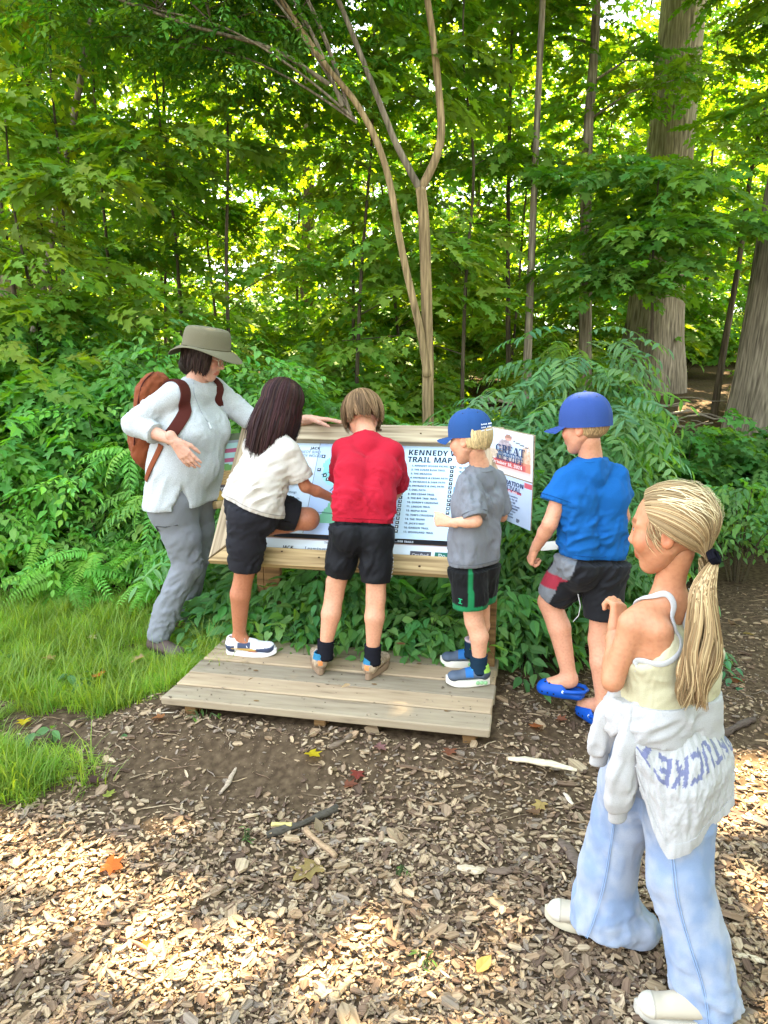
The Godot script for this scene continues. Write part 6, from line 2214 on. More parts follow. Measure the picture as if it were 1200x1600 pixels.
func person_red() -> void:
	var o := thing("person", "boy in a red T-shirt and black shorts bending over the middle of the board", "person", Vector3(-0.16, 0.15, -3.09))
	var fw := Vector3(-0.1, 0, -1).normalized()
	var lat := Vector3(-fw.z, 0, fw.x)
	var P := Vector3(-0.095, 0.82, -3.14)
	var waist := Vector3(-0.088, 0.94, -3.17)
	var chest := Vector3(-0.075, 1.05, -3.24)
	var sh := Vector3(-0.075, 1.145, -3.33)
	var neck := Vector3(-0.085, 1.215, -3.385)
	var hc := Vector3(-0.10, 1.272, -3.455)
	var hb := frame_of(Vector3(-0.14, -0.62, -0.77))
	var h := 0.215
	var shR := Vector3(0.035, 1.125, -3.30)
	var elR := Vector3(0.058, 0.93, -3.40)
	var wrR := Vector3(0.01, 0.85, -3.50)
	var shL := Vector3(-0.185, 1.13, -3.35)
	var elL := Vector3(-0.205, 0.95, -3.48)
	var wrL := Vector3(-0.17, 0.90, -3.58)
	var hipL := Vector3(-0.162, 0.79, -3.15)
	var knL := Vector3(-0.224, 0.505, -3.165)
	var anL := Vector3(-0.268, 0.25, -3.12)
	var hipR := Vector3(-0.032, 0.79, -3.12)
	var knR := Vector3(-0.036, 0.52, -3.09)
	var anR := Vector3(-0.052, 0.25, -3.07)
	var f := Field.new(Vector3(-0.4, 0.14, -3.75), Vector3(0.18, 1.4, -2.95), 0.0095)
	trunk_of(f, [[P, 0.038, 0.055], [waist, 0.036, 0.05], [chest, 0.058, 0.072], [sh, 0.085, 0.04]], lat)
	chain(f, [sh, neck, hc + hb * Vector3(0, -0.04, -0.02)], [0.052, 0.048, 0.05])
	limb(f, shR, elR, wrR, [0.038, 0.033, 0.032, 0.022])
	limb(f, shL, elL, wrL, [0.038, 0.033, 0.032, 0.022])
	limb(f, hipL, knL, anL, [0.058, 0.048, 0.05, 0.029], Vector3(0, 0, 0.014))
	limb(f, hipR, knR, anR, [0.058, 0.049, 0.05, 0.029], Vector3(0, 0, 0.014))
	for kn in [knL, knR]:
		for s in [-1.0, 1.0]: f.bone(kn + Vector3(s * 0.022, 0.07, 0.022), kn + Vector3(s * 0.02, -0.02, 0.026), 0.014, 0.012, 0.02)
	var mb := MB.new()
	f.net(mb)
	head_net(mb, hc, hb, h, 1.0, 0.8)
	hand_net(mb, wrR, Vector3(-0.3, -0.3, -0.9), Vector3(-0.9, 0.2, 0.2), 0.135, [0.2, 0.2, 0.25, 0.3, Vector3(0, -0.8, -0.4)], 0.6, 0.021)
	hand_net(mb, wrL, Vector3(0.2, -0.2, -0.9), Vector3(0.9, 0.2, 0.2), 0.135, [0.2, 0.2, 0.25, 0.3, Vector3(0, -0.8, -0.4)], 0.6, 0.021)
	flesh(mb)
	part(o, "body", mb, skin(Color(0.90, 0.66, 0.52)))
	eyes_of(o, hc, hb, h, Color(0.12, 0.10, 0.06))
	var sf := Field.new(Vector3(-0.32, 0.78, -3.55), Vector3(0.2, 1.28, -2.98), 0.0085)
	trunk_of(sf, [[P - Vector3(0, 0.02, -0.01), 0.055, 0.09], [waist, 0.053, 0.085], [chest, 0.063, 0.086], [sh, 0.086, 0.053]], lat)
	sf.bone(sh, neck + Vector3(0, -0.022, 0.012), 0.07, 0.058, 0.02, Vector3.ZERO, 1.0, 1)
	for q in [shR, shL]: sf.bone(neck - Vector3(0, 0.05, 0), q + Vector3(0, 0.005, 0), 0.052, 0.05, 0.02)
	chain(sf, [shR, shR.lerp(elR, 0.85)], [0.06, 0.066], 0.02, true)
	chain(sf, [shL, shL.lerp(elL, 0.8)], [0.058, 0.062], 0.02, true)
	sf.cut(Vector3(-0.09, 0.855, -3.1), Vector3(-0.05, -0.97, 0.2).normalized())
	tee(o, "shirt", sf, Color(0.86, 0.14, 0.23), func(p, n):
		return folds(p, Vector3(0.85, -0.45, 0.2).normalized(), 0.013 * smoothstep(1.16, 1.0, p.y) + 0.004, 12.0, 0.2, 12.0), [neck + Vector3(0, -0.024, 0.014), frame_of(Vector3(0, -0.5, -0.8), Vector3(0, 1, -0.5)), 0.057, 0.055], [[Vector3(-0.09, 0.855, -3.1), Vector3(-0.05, -0.97, 0.2).normalized(), 0.4], [shR.lerp(elR, 0.85), (elR - shR).normalized(), 0.09]])
	var tf := Field.new(Vector3(-0.36, 0.52, -3.36), Vector3(0.14, 0.95, -2.96), 0.0085)
	trunk_of(tf, [[P + Vector3(0, 0.06, 0), 0.05, 0.08], [P, 0.052, 0.09], [P - Vector3(0, 0.05, 0), 0.055, 0.082]], lat)
	for s in [-1.0, 1.0]: tf.ball(P + lat * s * 0.056 + Vector3(0, -0.02, 0.04), Vector3(0.066, 0.075, 0.064), Basis.IDENTITY, 0.03)
	chain(tf, [hipL, hipL.lerp(knL, 0.45), hipL.lerp(knL, 0.66)], [0.078, 0.072, 0.066], 0.02, true)
	chain(tf, [hipR, hipR.lerp(knR, 0.45), hipR.lerp(knR, 0.74)], [0.078, 0.073, 0.069], 0.02, true)
	var tm := garment(tf, func(p, n): return folds(p, Vector3(0.35, 0.9, 0.1).normalized(), 0.010, 13.0, 0.25, 16.0), [[hipL.lerp(knL, 0.66), (knL - hipL).normalized(), 0.1], [hipR.lerp(knR, 0.74), (knR - hipR).normalized(), 0.1]])
	tuck(tm, sf, Vector3(-0.09, 0.855, -3.1), Vector3(-0.05, -0.97, 0.2).normalized())
	var sho := part(o, "shorts", tm, cloth(Color(0.13, 0.13, 0.145), 0.6, 60.0, 0.15))
	var stripes := MB.new()
	for i in 6:
		var y := 0.70 - i * 0.017
		var a := tf.snap(Vector3(0.055, y, -3.09), 0.003)
		var b := tf.snap(Vector3(0.058, y - 0.018, -3.13), 0.003)
		stripes.col = Color(0.7, 0.7, 0.72)
		stripes.tube([a, b], [0.0025, 0.0025], 4)
	sub(sho, "side_print", stripes, M.shoe)
	var paint := func(q: Vector3) -> Color:
		if q.z < 0.30 and q.y > 0.335: return Color(0.02, 0.15, 0.26)
		if q.z < 0.09 and absf(q.x) < 0.05 and q.y > 0.22: return Color(0.62, 0.20, 0.06)
		var n := soft_noise.get_noise_3d(q.x * 9.0, q.y * 9.0, q.z * 9.0)
		return Color(0.24, 0.165, 0.105).lerp(Color(0.40, 0.30, 0.20), clampf(0.5 + n * 1.6, 0, 1))
	shoe(o, "trail_shoe", stand(Vector3(-0.285, 0.152, -3.085), Vector3(-0.15, 0, -1)), 0.21, paint, Color(0.24, 0.16, 0.10), 0.03, 1.0, Color(0.5, 0.45, 0.4))
	shoe(o, "trail_shoe", stand(Vector3(-0.075, 0.152, -3.035), Vector3(0.42, 0, -0.9)), 0.21, paint, Color(0.24, 0.16, 0.10), 0.03, 1.0, Color(0.5, 0.45, 0.4))
	sock(o, anL - Vector3(0, 0.035, 0), anL + Vector3(0.006, 0.052, -0.006), 0.037, Color(0.012, 0.012, 0.016))
	sock(o, anR - Vector3(0, 0.035, 0), anR + Vector3(0.003, 0.052, 0), 0.037, Color(0.012, 0.012, 0.016))
	# straight light-brown bowl of hair
	var hair := MB.new()
	var r := RandomNumberGenerator.new()
	r.seed = 25
	var rad := Vector3(0.365, 0.39, 0.43) * h
	var centre := hc + hb * (Vector3(0, 0.13, -0.06) * h)
	var cf := Field.new(hc - Vector3.ONE * 0.17, hc + Vector3.ONE * 0.17, 0.006)
	cf.ball(centre, rad * 1.07, hb, 0.02)
	cf.cut(hc + hb * (Vector3(0, 0.1, 0.26) * h), hb * Vector3(0, -0.2, 1).normalized())
	cf.cut(hc + hb * (Vector3(0, -0.10, -0.2) * h), hb * Vector3(0, -1, 0.2).normalized())
	cf.net(hair)
	for i in hair.v.size(): hair.c[i] = Color(0.09, 0.052, 0.028)
	var crown := Vector3(0.12, 0.93, -0.4).normalized()
	for i in 1500:
		var a := r.randf() * TAU
		var low := r.randf_range(0.72, 1.12)
		var end := Vector3(sin(a), -0.78 * low - 0.12 * (1.0 - absf(sin(a))), cos(a)).normalized()
		if end.z > 0.6: end.y += 0.5
		var lift := r.randf_range(1.08, 1.26)
		var pts := []
		var swirl := r.randf_range(-0.25, 0.25)
		for k in 12:
			var t := k / 11.0
			var dir := crown.slerp(end.normalized(), 0.04 + 0.96 * t)
			dir = dir.rotated(crown, swirl * sin(PI * t))
			pts.append(on_skull(centre, hb, rad, dir, lift + 0.05 * t - 0.02 + 0.12 * pow(maxf(0, t - 0.8) * 5.0, 2.0) * r.randf_range(0.1, 1.0)) + Vector3(0, -0.006 * t, 0))
		var lock := floor(a * 4.0)
		var tone := r.randf_range(0.4, 1.3) * (1.0 + 0.45 * sin(lock * 2.7))
		for k in pts.size(): pts[k] += Vector3(sin(lock * 1.9), 0.3 * cos(lock * 3.1), cos(lock * 2.3)) * 0.009 * pow(k / 11.0, 1.5)
		strand(hair, pts, centre, r.randf_range(0.0015, 0.0034), Color(0.20 * tone, 0.12 * tone, 0.06 * tone))
	part(o, "hair", hair, M.hair)
	var st := MB.new()
	st.col = Color(0.42, 0.40, 0.34)
	var a0 := Vector3(0.02, 0.822, -3.47)
	var a1 := Vector3(0.165, 0.800, -3.42)
	st.tube([a0, a0.lerp(a1, 0.4), a1], [0.012, 0.009, 0.0015], 6)
	for i in st.v.size(): st.v[i].y = lerpf(st.v[i].y, 0.822 - (st.v[i].x - 0.02) * 0.15, 0.5)
	tag(obj("pointed_stick", st.mesh(), M.chip), "thin grey pointed stick held over the map beside the boy in red", "stick")


func person_grey() -> void:
	var o := thing("person", "small boy in a grey T-shirt and blue cap at the right end of the board", "person", Vector3(0.4, 0.15, -3.08))
	var fw := Vector3(-0.66, 0, -0.75).normalized()
	var lat := Vector3(-fw.z, 0, fw.x)
	var P := Vector3(0.388, 0.69, -3.05)
	var waist := Vector3(0.388, 0.81, -3.05)
	var chest := Vector3(0.395, 0.955, -3.05)
	var sh := Vector3(0.408, 1.045, -3.055)
	var neck := Vector3(0.398, 1.115, -3.05)
	var hc := Vector3(0.352, 1.222, -3.04)
	var hb := frame_of(Vector3(-0.80, -0.12, -0.56))
	var h := 0.205
	var shL := Vector3(0.345, 1.04, -2.995)
	var elL := Vector3(0.372, 0.905, -2.915)
	var wrL := Vector3(0.272, 0.892, -2.945)
	var shR := Vector3(0.478, 1.025, -3.115)
	var elR := Vector3(0.512, 0.875, -3.135)
	var wrR := Vector3(0.44, 0.87, -3.24)
	var hipL := Vector3(0.36, 0.66, -3.01)
	var knL := Vector3(0.388, 0.44, -3.0)
	var anL := Vector3(0.415, 0.24, -3.0)
	var hipR := Vector3(0.42, 0.66, -3.09)
	var knR := Vector3(0.432, 0.43, -3.12)
	var anR := Vector3(0.405, 0.24, -3.17)
	var f := Field.new(Vector3(0.2, 0.14, -3.4), Vector3(0.62, 1.3, -2.85), 0.009)
	trunk_of(f, [[P, 0.035, 0.06], [waist, 0.034, 0.058], [chest, 0.045, 0.062], [sh, 0.07, 0.032]], lat)
	chain(f, [sh, neck, hc + hb * Vector3(0, -0.045, -0.02)], [0.045, 0.042, 0.044])
	limb(f, shL, elL, wrL, [0.034, 0.031, 0.031, 0.021])
	limb(f, shR, elR, wrR, [0.034, 0.031, 0.031, 0.021])
	limb(f, hipL, knL, anL, [0.062, 0.046, 0.046, 0.03], Vector3(0.014, 0, 0.006))
	limb(f, hipR, knR, anR, [0.062, 0.045, 0.044, 0.03], Vector3(0.014, 0, 0.006))
	var mb := MB.new()
	f.net(mb)
	head_net(mb, hc, hb, h, 1.04, 0.55)
	hand_net(mb, wrL, Vector3(-0.85, 0.05, -0.3), Vector3(0.1, 0.9, -0.1), 0.118, [1.1, 1.15, 1.2, 1.25, Vector3(-0.2, 0, -1)], 0.35, 0.02)
	hand_net(mb, wrR, Vector3(-0.8, 0, -0.5), Vector3(0.1, 0.9, 0), 0.118, [0.8, 0.8, 0.8, 0.8, Vector3(-0.5, 0, 0.8)], 0.4, 0.02)
	flesh(mb)
	part(o, "body", mb, skin(Color(0.95, 0.72, 0.58)))
	eyes_of(o, hc, hb, h, Color(0.08, 0.12, 0.16))
	var sf := Field.new(Vector3(0.2, 0.62, -3.3), Vector3(0.62, 1.18, -2.82), 0.008)
	trunk_of(sf, [[P - Vector3(0, 0.03, 0), 0.038, 0.092], [waist, 0.037, 0.084], [chest, 0.05, 0.08], [sh, 0.075, 0.045]], lat)
	sf.ball(waist + fw * 0.02 + Vector3(0, -0.04, 0), Vector3(0.092, 0.1, 0.092), Basis.IDENTITY, 0.03)
	sf.bone(sh, neck + Vector3(0, -0.02, 0), 0.06, 0.052, 0.02, Vector3.ZERO, 1.0, 1)
	for q in [shR, shL]: sf.bone(neck - Vector3(0, 0.035, 0), q, 0.042, 0.042, 0.02)
	chain(sf, [shL, shL.lerp(elL, 0.9)], [0.05, 0.055], 0.02, true)
	chain(sf, [shR, shR.lerp(elR, 0.86)], [0.05, 0.053], 0.02, true)
	sf.cut(Vector3(0.39, 0.69, -3.05), Vector3(0.03, -1, 0.05).normalized())
	tee(o, "shirt", sf, Color(0.60, 0.61, 0.635), func(p, n):
		return folds(p, Vector3(-0.25, 0.95, 0.1).normalized(), 0.010, 14.0, 0.18, 22.0), [neck + Vector3(0, -0.022, 0), frame_of(fw, Vector3(-0.1, 1, -0.1)), 0.051, 0.052], [[Vector3(0.39, 0.69, -3.05), Vector3(0.03, -1, 0.05).normalized(), 0.4], [shL.lerp(elL, 0.9), (elL - shL).normalized(), 0.075]])
	var paint_short := func(p: Vector3) -> Color:
		if p.y < 0.532: return Color(0.02, 0.30, 0.10)
		var q := p - Vector3(0.352, 0, -2.955)
		if p.z > -3.0 and absf(p.x - (0.358 + (0.7 - p.y) * 0.03)) < 0.0115: return Color(0.02, 0.30, 0.10)
		return Color(0.012, 0.012, 0.015)
	var tf := Field.new(Vector3(0.22, 0.44, -3.3), Vector3(0.58, 0.85, -2.85), 0.0065)
	trunk_of(tf, [[P + Vector3(0, 0.06, 0), 0.04, 0.08], [P, 0.042, 0.086], [P - Vector3(0, 0.04, 0), 0.044, 0.084]], lat)
	chain(tf, [hipL, Vector3(0.366, 0.58, -3.005), Vector3(0.37, 0.507, -3.0)], [0.08, 0.078, 0.08], 0.02, true)
	chain(tf, [hipR, Vector3(0.424, 0.58, -3.10), Vector3(0.426, 0.507, -3.11)], [0.08, 0.076, 0.077], 0.02, true)
	var tm := garment(tf, func(p, n): return folds(p, Vector3(0.1, 1, 0).normalized(), 0.007, 15.0, 0.25, 26.0), [[Vector3(0.37, 0.507, -3.0), Vector3(0.05, -1, 0.07).normalized(), 0.09], [Vector3(0.426, 0.507, -3.11), Vector3(0.03, -1, -0.14).normalized(), 0.09]], paint_short)
	tuck(tm, sf, Vector3(0.39, 0.69, -3.05), Vector3(0.03, -1, 0.05).normalized())
	var sho := part(o, "shorts", tm, cloth(Color(1, 1, 1), 0.7, 60.0, 0.15))
	# the small green emblem on the leg: two facing open rings
	var em := MB.new()
	em.col = Color(0.02, 0.40, 0.16)
	var ec := Vector3(0.318, 0.553, -2.94)
	for s in [-1.0, 1.0]:
		var arc := []
		for k in 9:
			var a := -2.3 + 4.6 * k / 8.0
			arc.append(tf.snap(ec + Vector3(s * (0.006 - cos(a) * 0.009), sin(a) * 0.011, 0.0), 0.0015))
		em.tube(arc, taper(9, 0.0018, 0.0018), 4, false)
	sub(sho, "emblem", em, M.shoe)
	var paint := func(q: Vector3) -> Color:
		if q.y > 0.33 and q.z < 0.36: return Color(0.25, 0.45, 0.07)
		if q.z > 0.40 and q.z < 0.58 and q.y > 0.235: return Color(0.02, 0.13, 0.36)
		if q.z < 0.16 and q.y > 0.2: return Color(0.05, 0.06, 0.08)
		return Color(0.065, 0.075, 0.10) if q.y < 0.2 else Color(0.075, 0.10, 0.14)
	for q in [[Vector3(0.462, 0.152, -3.0), Vector3(-1, 0, 0.06)], [Vector3(0.452, 0.152, -3.185), Vector3(-1, 0, -0.05)]]:
		var s := shoe(o, "runner", stand(q[0], q[1]), 0.19, paint, Color(0.68, 0.64, 0.55), 0.032, 1.0, Color(0.05, 0.35, 0.7))
		var w := MB.new()
		for k in 3:
			w.col = Color(0.25, 0.45, 0.22)
			w.lathe([Vector2(0.009, 0), Vector2(0.009, 0.002), Vector2(0.0001, 0.0035)], 12, Transform3D(Basis(Vector3(0, 0, 1), PI / 2) , Vector3(-0.029, 0.018, 0.022 + k * 0.017)))
			w.lathe([Vector2(0.009, 0), Vector2(0.009, 0.002), Vector2(0.0001, 0.0035)], 12, Transform3D(Basis(Vector3(0, 0, 1), -PI / 2) , Vector3(0.029, 0.018, 0.022 + k * 0.017)))
		obj("air_windows", w.mesh(), M.shoe, s)
	sock(o, anL - Vector3(0, 0.035, 0), anL + Vector3(-0.003, 0.045, 0), 0.037, Color(0.014, 0.028, 0.05))
	sock(o, anR - Vector3(0, 0.035, 0), anR + Vector3(0.003, 0.05, 0), 0.037, Color(0.014, 0.028, 0.05), Color(0.6, 0.45, 0.45))
	# fair hair below the cap
	var hair := MB.new()
	var r := RandomNumberGenerator.new()
	r.seed = 35
	var rad := Vector3(0.36, 0.385, 0.43) * h
	var centre := hc + hb * (Vector3(0, 0.13, -0.06) * h)
	var cf := Field.new(hc - Vector3.ONE * 0.17, hc + Vector3.ONE * 0.17, 0.006)
	cf.ball(centre, rad * 1.01, hb, 0.02)
	cf.cut(hc + hb * (Vector3(0, 0, -0.07) * h), hb * Vector3(0, 0.25, 1).normalized())
	cf.cut(hc + hb * (Vector3(0, -0.2, -0.1) * h), hb * Vector3(0, -1, 0.1).normalized())
	cf.net(hair)
	for i in hair.v.size(): hair.c[i] = Color(0.36, 0.24, 0.11)
	for i in 560:
		var a := r.randf_range(1.75, TAU - 1.75)
		var pts := []
		for k in 8:
			var t := k / 7.0
			var el := lerpf(0.35, -0.80 * r.randf_range(0.75, 1.05) * (0.72 + 0.28 * smoothstep(1.3, 0.3, absf(a - PI))), t)
			var dir := Vector3(sin(a) * cos(el), sin(el), cos(a) * cos(el))
			pts.append(on_skull(centre, hb, rad, dir, 1.015 + 0.045 * t + 0.03 * sin(a * 9.0) * t) + Vector3(0, -0.012 * t * t, 0))
		var tone := r.randf_range(0.6, 1.5)
		strand(hair, pts, centre, r.randf_range(0.0018, 0.0032), Color(0.52 * tone, 0.38 * tone, 0.19 * tone))
	part(o, "hair", hair, M.hair)
	var capc := hc + hb * (Vector3(0, 0.13, -0.03) * h)
	var cap := ball_cap(o, "cap", capc, hb * Basis(Vector3.RIGHT, -0.02), Vector3(0.079, 0.098, 0.095), 0.062, cloth(Color(0.21, 0.38, 0.64), 0.85, 60.0), 3)
	# stitched lines of lettering at the back
	for i in 3:
		var lm := MB.new()
		lm.col = Color(0.75, 0.78, 0.85)
		for k in 9:
			if (k + i) % 5 == 4: continue
			var a := PI + (-0.62 + k * 0.085)
			var a2 := a + 0.06
			var y := 0.030 - i * 0.012
			var at_ := func(x: float, yy: float) -> Vector3: return capc + hb * (Vector3(sin(x) * 0.0795, yy, cos(x) * 0.0958) * 1.012)
			lm.tube([at_.call(a, y), at_.call((a + a2) * 0.5, y + 0.005), at_.call(a2, y)], [0.0014, 0.0014, 0.0014], 4)
		sub(cap, "stitched_lettering", lm, M.shoe)


func person_blue() -> void:
	var o := thing("person", "boy in a bright blue T-shirt, blue cap and blue clogs walking away past the poster", "person", Vector3(0.88, 0, -2.95))
	var fw := Vector3(-0.25, 0, -0.97).normalized()
	var lat := Vector3(-fw.z, 0, fw.x)
	var P := Vector3(0.872, 0.73, -2.97)
	var waist := Vector3(0.862, 0.86, -2.97)
	var chest := Vector3(0.85, 1.0, -2.965)
	var sh := Vector3(0.843, 1.095, -2.965)
	var neck := Vector3(0.835, 1.17, -2.97)
	var hc := Vector3(0.803, 1.278, -2.97)
	var hb := frame_of(Vector3(-0.78, -0.06, -0.62))
	var h := 0.215
	var shL := Vector3(0.735, 1.065, -2.945)
	var elL := Vector3(0.672, 0.895, -2.91)
	var wrL := Vector3(0.632, 0.765, -2.99)
	var shR := Vector3(0.952, 1.068, -2.998)
	var elR := Vector3(1.01, 0.89, -3.05)
	var wrR := Vector3(0.835, 0.785, -3.14)
	var hipL := Vector3(0.808, 0.69, -2.99)
	var knL := Vector3(0.722, 0.51, -3.06)
	var anL := Vector3(0.812, 0.175, -2.99)
	var hipR := Vector3(0.928, 0.69, -2.96)
	var knR := Vector3(0.918, 0.38, -2.95)
	var anR := Vector3(0.938, 0.10, -2.90)
	var f := Field.new(Vector3(0.5, 0.03, -3.35), Vector3(1.15, 1.38, -2.75), 0.0095)
	trunk_of(f, [[P, 0.036, 0.052], [waist, 0.036, 0.048], [chest, 0.062, 0.075], [sh, 0.1, 0.04]], lat)
	chain(f, [sh, neck, hc + hb * Vector3(0, -0.05, -0.02)], [0.055, 0.048, 0.05])
	limb(f, shL, elL, wrL, [0.042, 0.037, 0.036, 0.025])
	limb(f, shR, elR, wrR, [0.042, 0.037, 0.036, 0.025])
	limb(f, hipL, knL, anL, [0.06, 0.056, 0.055, 0.034], Vector3(0.012, 0, 0.008))
	limb(f, hipR, knR, anR, [0.06, 0.054, 0.055, 0.034], Vector3(0, 0, 0.012))
	f.bone(anL, anL + Vector3(-0.09, -0.035, -0.02), 0.036, 0.03)
	f.bone(anR, anR + Vector3(-0.06, -0.045, -0.09), 0.036, 0.03)
	var mb := MB.new()
	f.net(mb)
	head_net(mb, hc, hb, h, 1.03, 0.55)
	hand_net(mb, wrL, Vector3(-0.15, -0.8, -0.35), Vector3(-0.2, -0.3, -0.9), 0.135, [0.9, 1.0, 1.1, 1.15, Vector3(0.9, -0.2, -0.2)], 0.45, 0.024)
	hand_net(mb, wrR, Vector3(-0.9, -0.15, 0.1), Vector3(-0.1, 0.6, 0.7), 0.135, [0.7, 0.75, 0.8, 0.85, Vector3(0, -0.7, 0.6)], 0.4, 0.024)
	flesh(mb)
	part(o, "body", mb, skin(Color(0.93, 0.68, 0.54)))
	eyes_of(o, hc, hb, h, Color(0.08, 0.10, 0.14))
	var sf := Field.new(Vector3(0.58, 0.68, -3.25), Vector3(1.12, 1.22, -2.76), 0.0085)
	trunk_of(sf, [[P - Vector3(0, 0.02, 0), 0.058, 0.097], [waist, 0.055, 0.09], [chest, 0.072, 0.09], [sh - Vector3(0, 0.02, 0), 0.098, 0.05]], lat)
	sf.bone(sh, neck + Vector3(0, -0.02, 0), 0.07, 0.058, 0.02, Vector3.ZERO, 1.0, 1)
	for q in [shR, shL]: sf.bone(neck - Vector3(0, 0.045, 0), q + Vector3(0, 0.008, 0), 0.048, 0.048, 0.02)
	chain(sf, [shL, shL.lerp(elL, 0.5) + Vector3(-0.012, 0, 0)], [0.054, 0.068], 0.02, true)
	chain(sf, [shR, shR.lerp(elR, 0.5)], [0.054, 0.066], 0.02, true)
	sf.cut(Vector3(0.87, 0.748, -2.9), Vector3(-0.08, -1, 0.02).normalized())
	tee(o, "shirt", sf, Color(0.12, 0.46, 0.80), func(p, n):
		return folds(p, Vector3(0.95, 0.22, 0.1).normalized(), 0.016 * smoothstep(1.0, 0.86, p.y), 11.0, 0.2, 31.0) + folds(p, Vector3(0.4, 0.9, 0).normalized(), 0.008, 10.0, 0.3, 33.0), [neck + Vector3(0, -0.022, 0), frame_of(fw, Vector3(-0.1, 1, -0.1)), 0.057, 0.056], [[Vector3(0.87, 0.748, -2.9), Vector3(-0.08, -1, 0.02).normalized(), 0.4], [shL.lerp(elL, 0.5) + Vector3(-0.012, 0, 0), (elL - shL).normalized(), 0.09]])
	var tf := Field.new(Vector3(0.6, 0.42, -3.25), Vector3(1.1, 0.88, -2.76), 0.0075)
	trunk_of(tf, [[P + Vector3(0, 0.06, 0), 0.055, 0.088], [P, 0.058, 0.098], [P - Vector3(0, 0.05, 0), 0.06, 0.094]], lat)
	for s in [-1.0, 1.0]: tf.ball(P + lat * s * 0.06 + Vector3(0, -0.02, 0.04), Vector3(0.078, 0.085, 0.075), Basis.IDENTITY, 0.03)
	chain(tf, [hipL, hipL.lerp(knL, 0.5), hipL.lerp(knL, 0.86)], [0.092, 0.085, 0.078], 0.025, true)
	chain(tf, [hipR, hipR.lerp(knR, 0.4), hipR.lerp(knR, 0.68)], [0.09, 0.084, 0.08], 0.025, true)
	var tm := garment(tf, func(p, n): return folds(p, Vector3(0.75, 0.6, 0.2).normalized(), 0.010, 12.0, 0.25, 36.0), [[hipL.lerp(knL, 0.86), (knL - hipL).normalized(), 0.1], [hipR.lerp(knR, 0.68), (knR - hipR).normalized(), 0.1]], func(p):
		var side: float = (p - P).dot(lat)
		if side < -0.125 + (0.75 - p.y) * -0.16:
			if p.y > 0.60 and p.y < 0.66: return Color(0.55, 0.05, 0.08)
			return Color(0.32, 0.33, 0.35)
		return Color(0.026, 0.025, 0.028))
	tuck(tm, sf, Vector3(0.87, 0.748, -2.9), Vector3(-0.08, -1, 0.02).normalized())
	var sho := part(o, "shorts", tm, cloth(Color(1, 1, 1), 0.65, 60.0, 0.15))
	var dc := MB.new()
	dc.col = Color(0.62, 0.58, 0.55)
	dc.tube([Vector3(0.80, 0.60, -2.90), Vector3(0.812, 0.55, -2.895), Vector3(0.808, 0.505, -2.90), Vector3(0.79, 0.475, -2.91)], [0.0018, 0.0018, 0.0018, 0.0015], 5)
	sub(sho, "drawstring", dc, M.shoe)
	clog(o, Vector3(0.872, 0.095, -2.965), stand(Vector3.ZERO, Vector3(-0.9, 0, -0.3), Vector3(0.05, 1, 0.12).normalized()).basis, 0.215)
	clog(o, Vector3(0.955, 0.012, -2.835), stand(Vector3.ZERO, Vector3(-0.42, 0, -0.9)).basis, 0.215)
	# short fair hair under the cap
	var hair := MB.new()
	var r := RandomNumberGenerator.new()
	r.seed = 45
	var rad := Vector3(0.352, 0.375, 0.42) * h
	var centre := hc + hb * (Vector3(0, 0.13, -0.06) * h)
	var cf := Field.new(hc - Vector3.ONE * 0.17, hc + Vector3.ONE * 0.17, 0.006)
	cf.ball(centre, rad * 1.02, hb, 0.02)
	cf.cut(hc + hb * (Vector3(0, 0, -0.06) * h), hb * Vector3(0, 0.15, 1).normalized())
	cf.cut(hc + hb * (Vector3(0, -0.24, -0.2) * h), hb * Vector3(0, -1, 0.1).normalized())
	cf.net(hair)
	for i in hair.v.size(): hair.c[i] = Color(0.30, 0.19, 0.10)
	for i in 700:
		var a := r.randf_range(1.7, TAU - 1.7)
		var pts := []
		var e0 := r.randf_range(-0.55, 0.3)
		for k in 4:
			var t := k / 3.0
			var el := e0 - 0.22 * t
			pts.append(on_skull(centre, hb, rad, Vector3(sin(a) * cos(el), sin(el), cos(a) * cos(el)), 1.015 + 0.035 * t))
		var tone := r.randf_range(0.6, 1.5)
		strand(hair, pts, centre, r.randf_range(0.0012, 0.0022), Color(0.42 * tone, 0.28 * tone, 0.14 * tone))
	part(o, "hair", hair, M.hair)
	var capc := hc + hb * (Vector3(0, 0.11, -0.03) * h)
	var cap := ball_cap(o, "cap", capc, hb * Basis(Vector3.RIGHT, 0.02), Vector3(0.089, 0.118, 0.108), 0.072, cloth(Color(0.26, 0.38, 0.68), 0.85, 60.0), 6, 0.9)
	var fl := MB.new()
	var at2 := func(a: float, y: float) -> Vector3:
		var cc := pow(cos(asin(clampf(y / 0.118, 0, 1))), 0.8)
		return capc + hb * (Vector3(sin(a) * 0.089 * cc, y, cos(a) * 0.108 * cc) * 1.012)
	fl.col = Color(0.82, 0.84, 0.88)
	fl.face([at2.call(-1.27, 0.014), at2.call(-1.08, 0.014), at2.call(-1.02, 0.022), at2.call(-1.17, 0.026)])
	fl.face([at2.call(-1.22, 0.028), at2.call(-1.08, 0.024), at2.call(-1.05, 0.030), at2.call(-1.14, 0.036)])
	for k in 4: fl.tri(fl.v.size() - 4, fl.v.size() - 2, fl.v.size() - 3)
	sub(cap, "flag_mark", fl, M.shoe)
	var card := MB.new()
	card.box(Vector3(0.11, 0.0012, 0.06), 0.0, Vector3.ZERO)
	tag(obj("paper_card", card.mesh(), mat(Color(0.93, 0.88, 0.82), 0.8), null, Transform3D(Basis(Vector3.UP, 0.3) * Basis(Vector3(1, 0, 0), 0.35), Vector3(0.71, 0.762, -3.06))), "white card held in the hands of the boy in the blue T-shirt", "card")


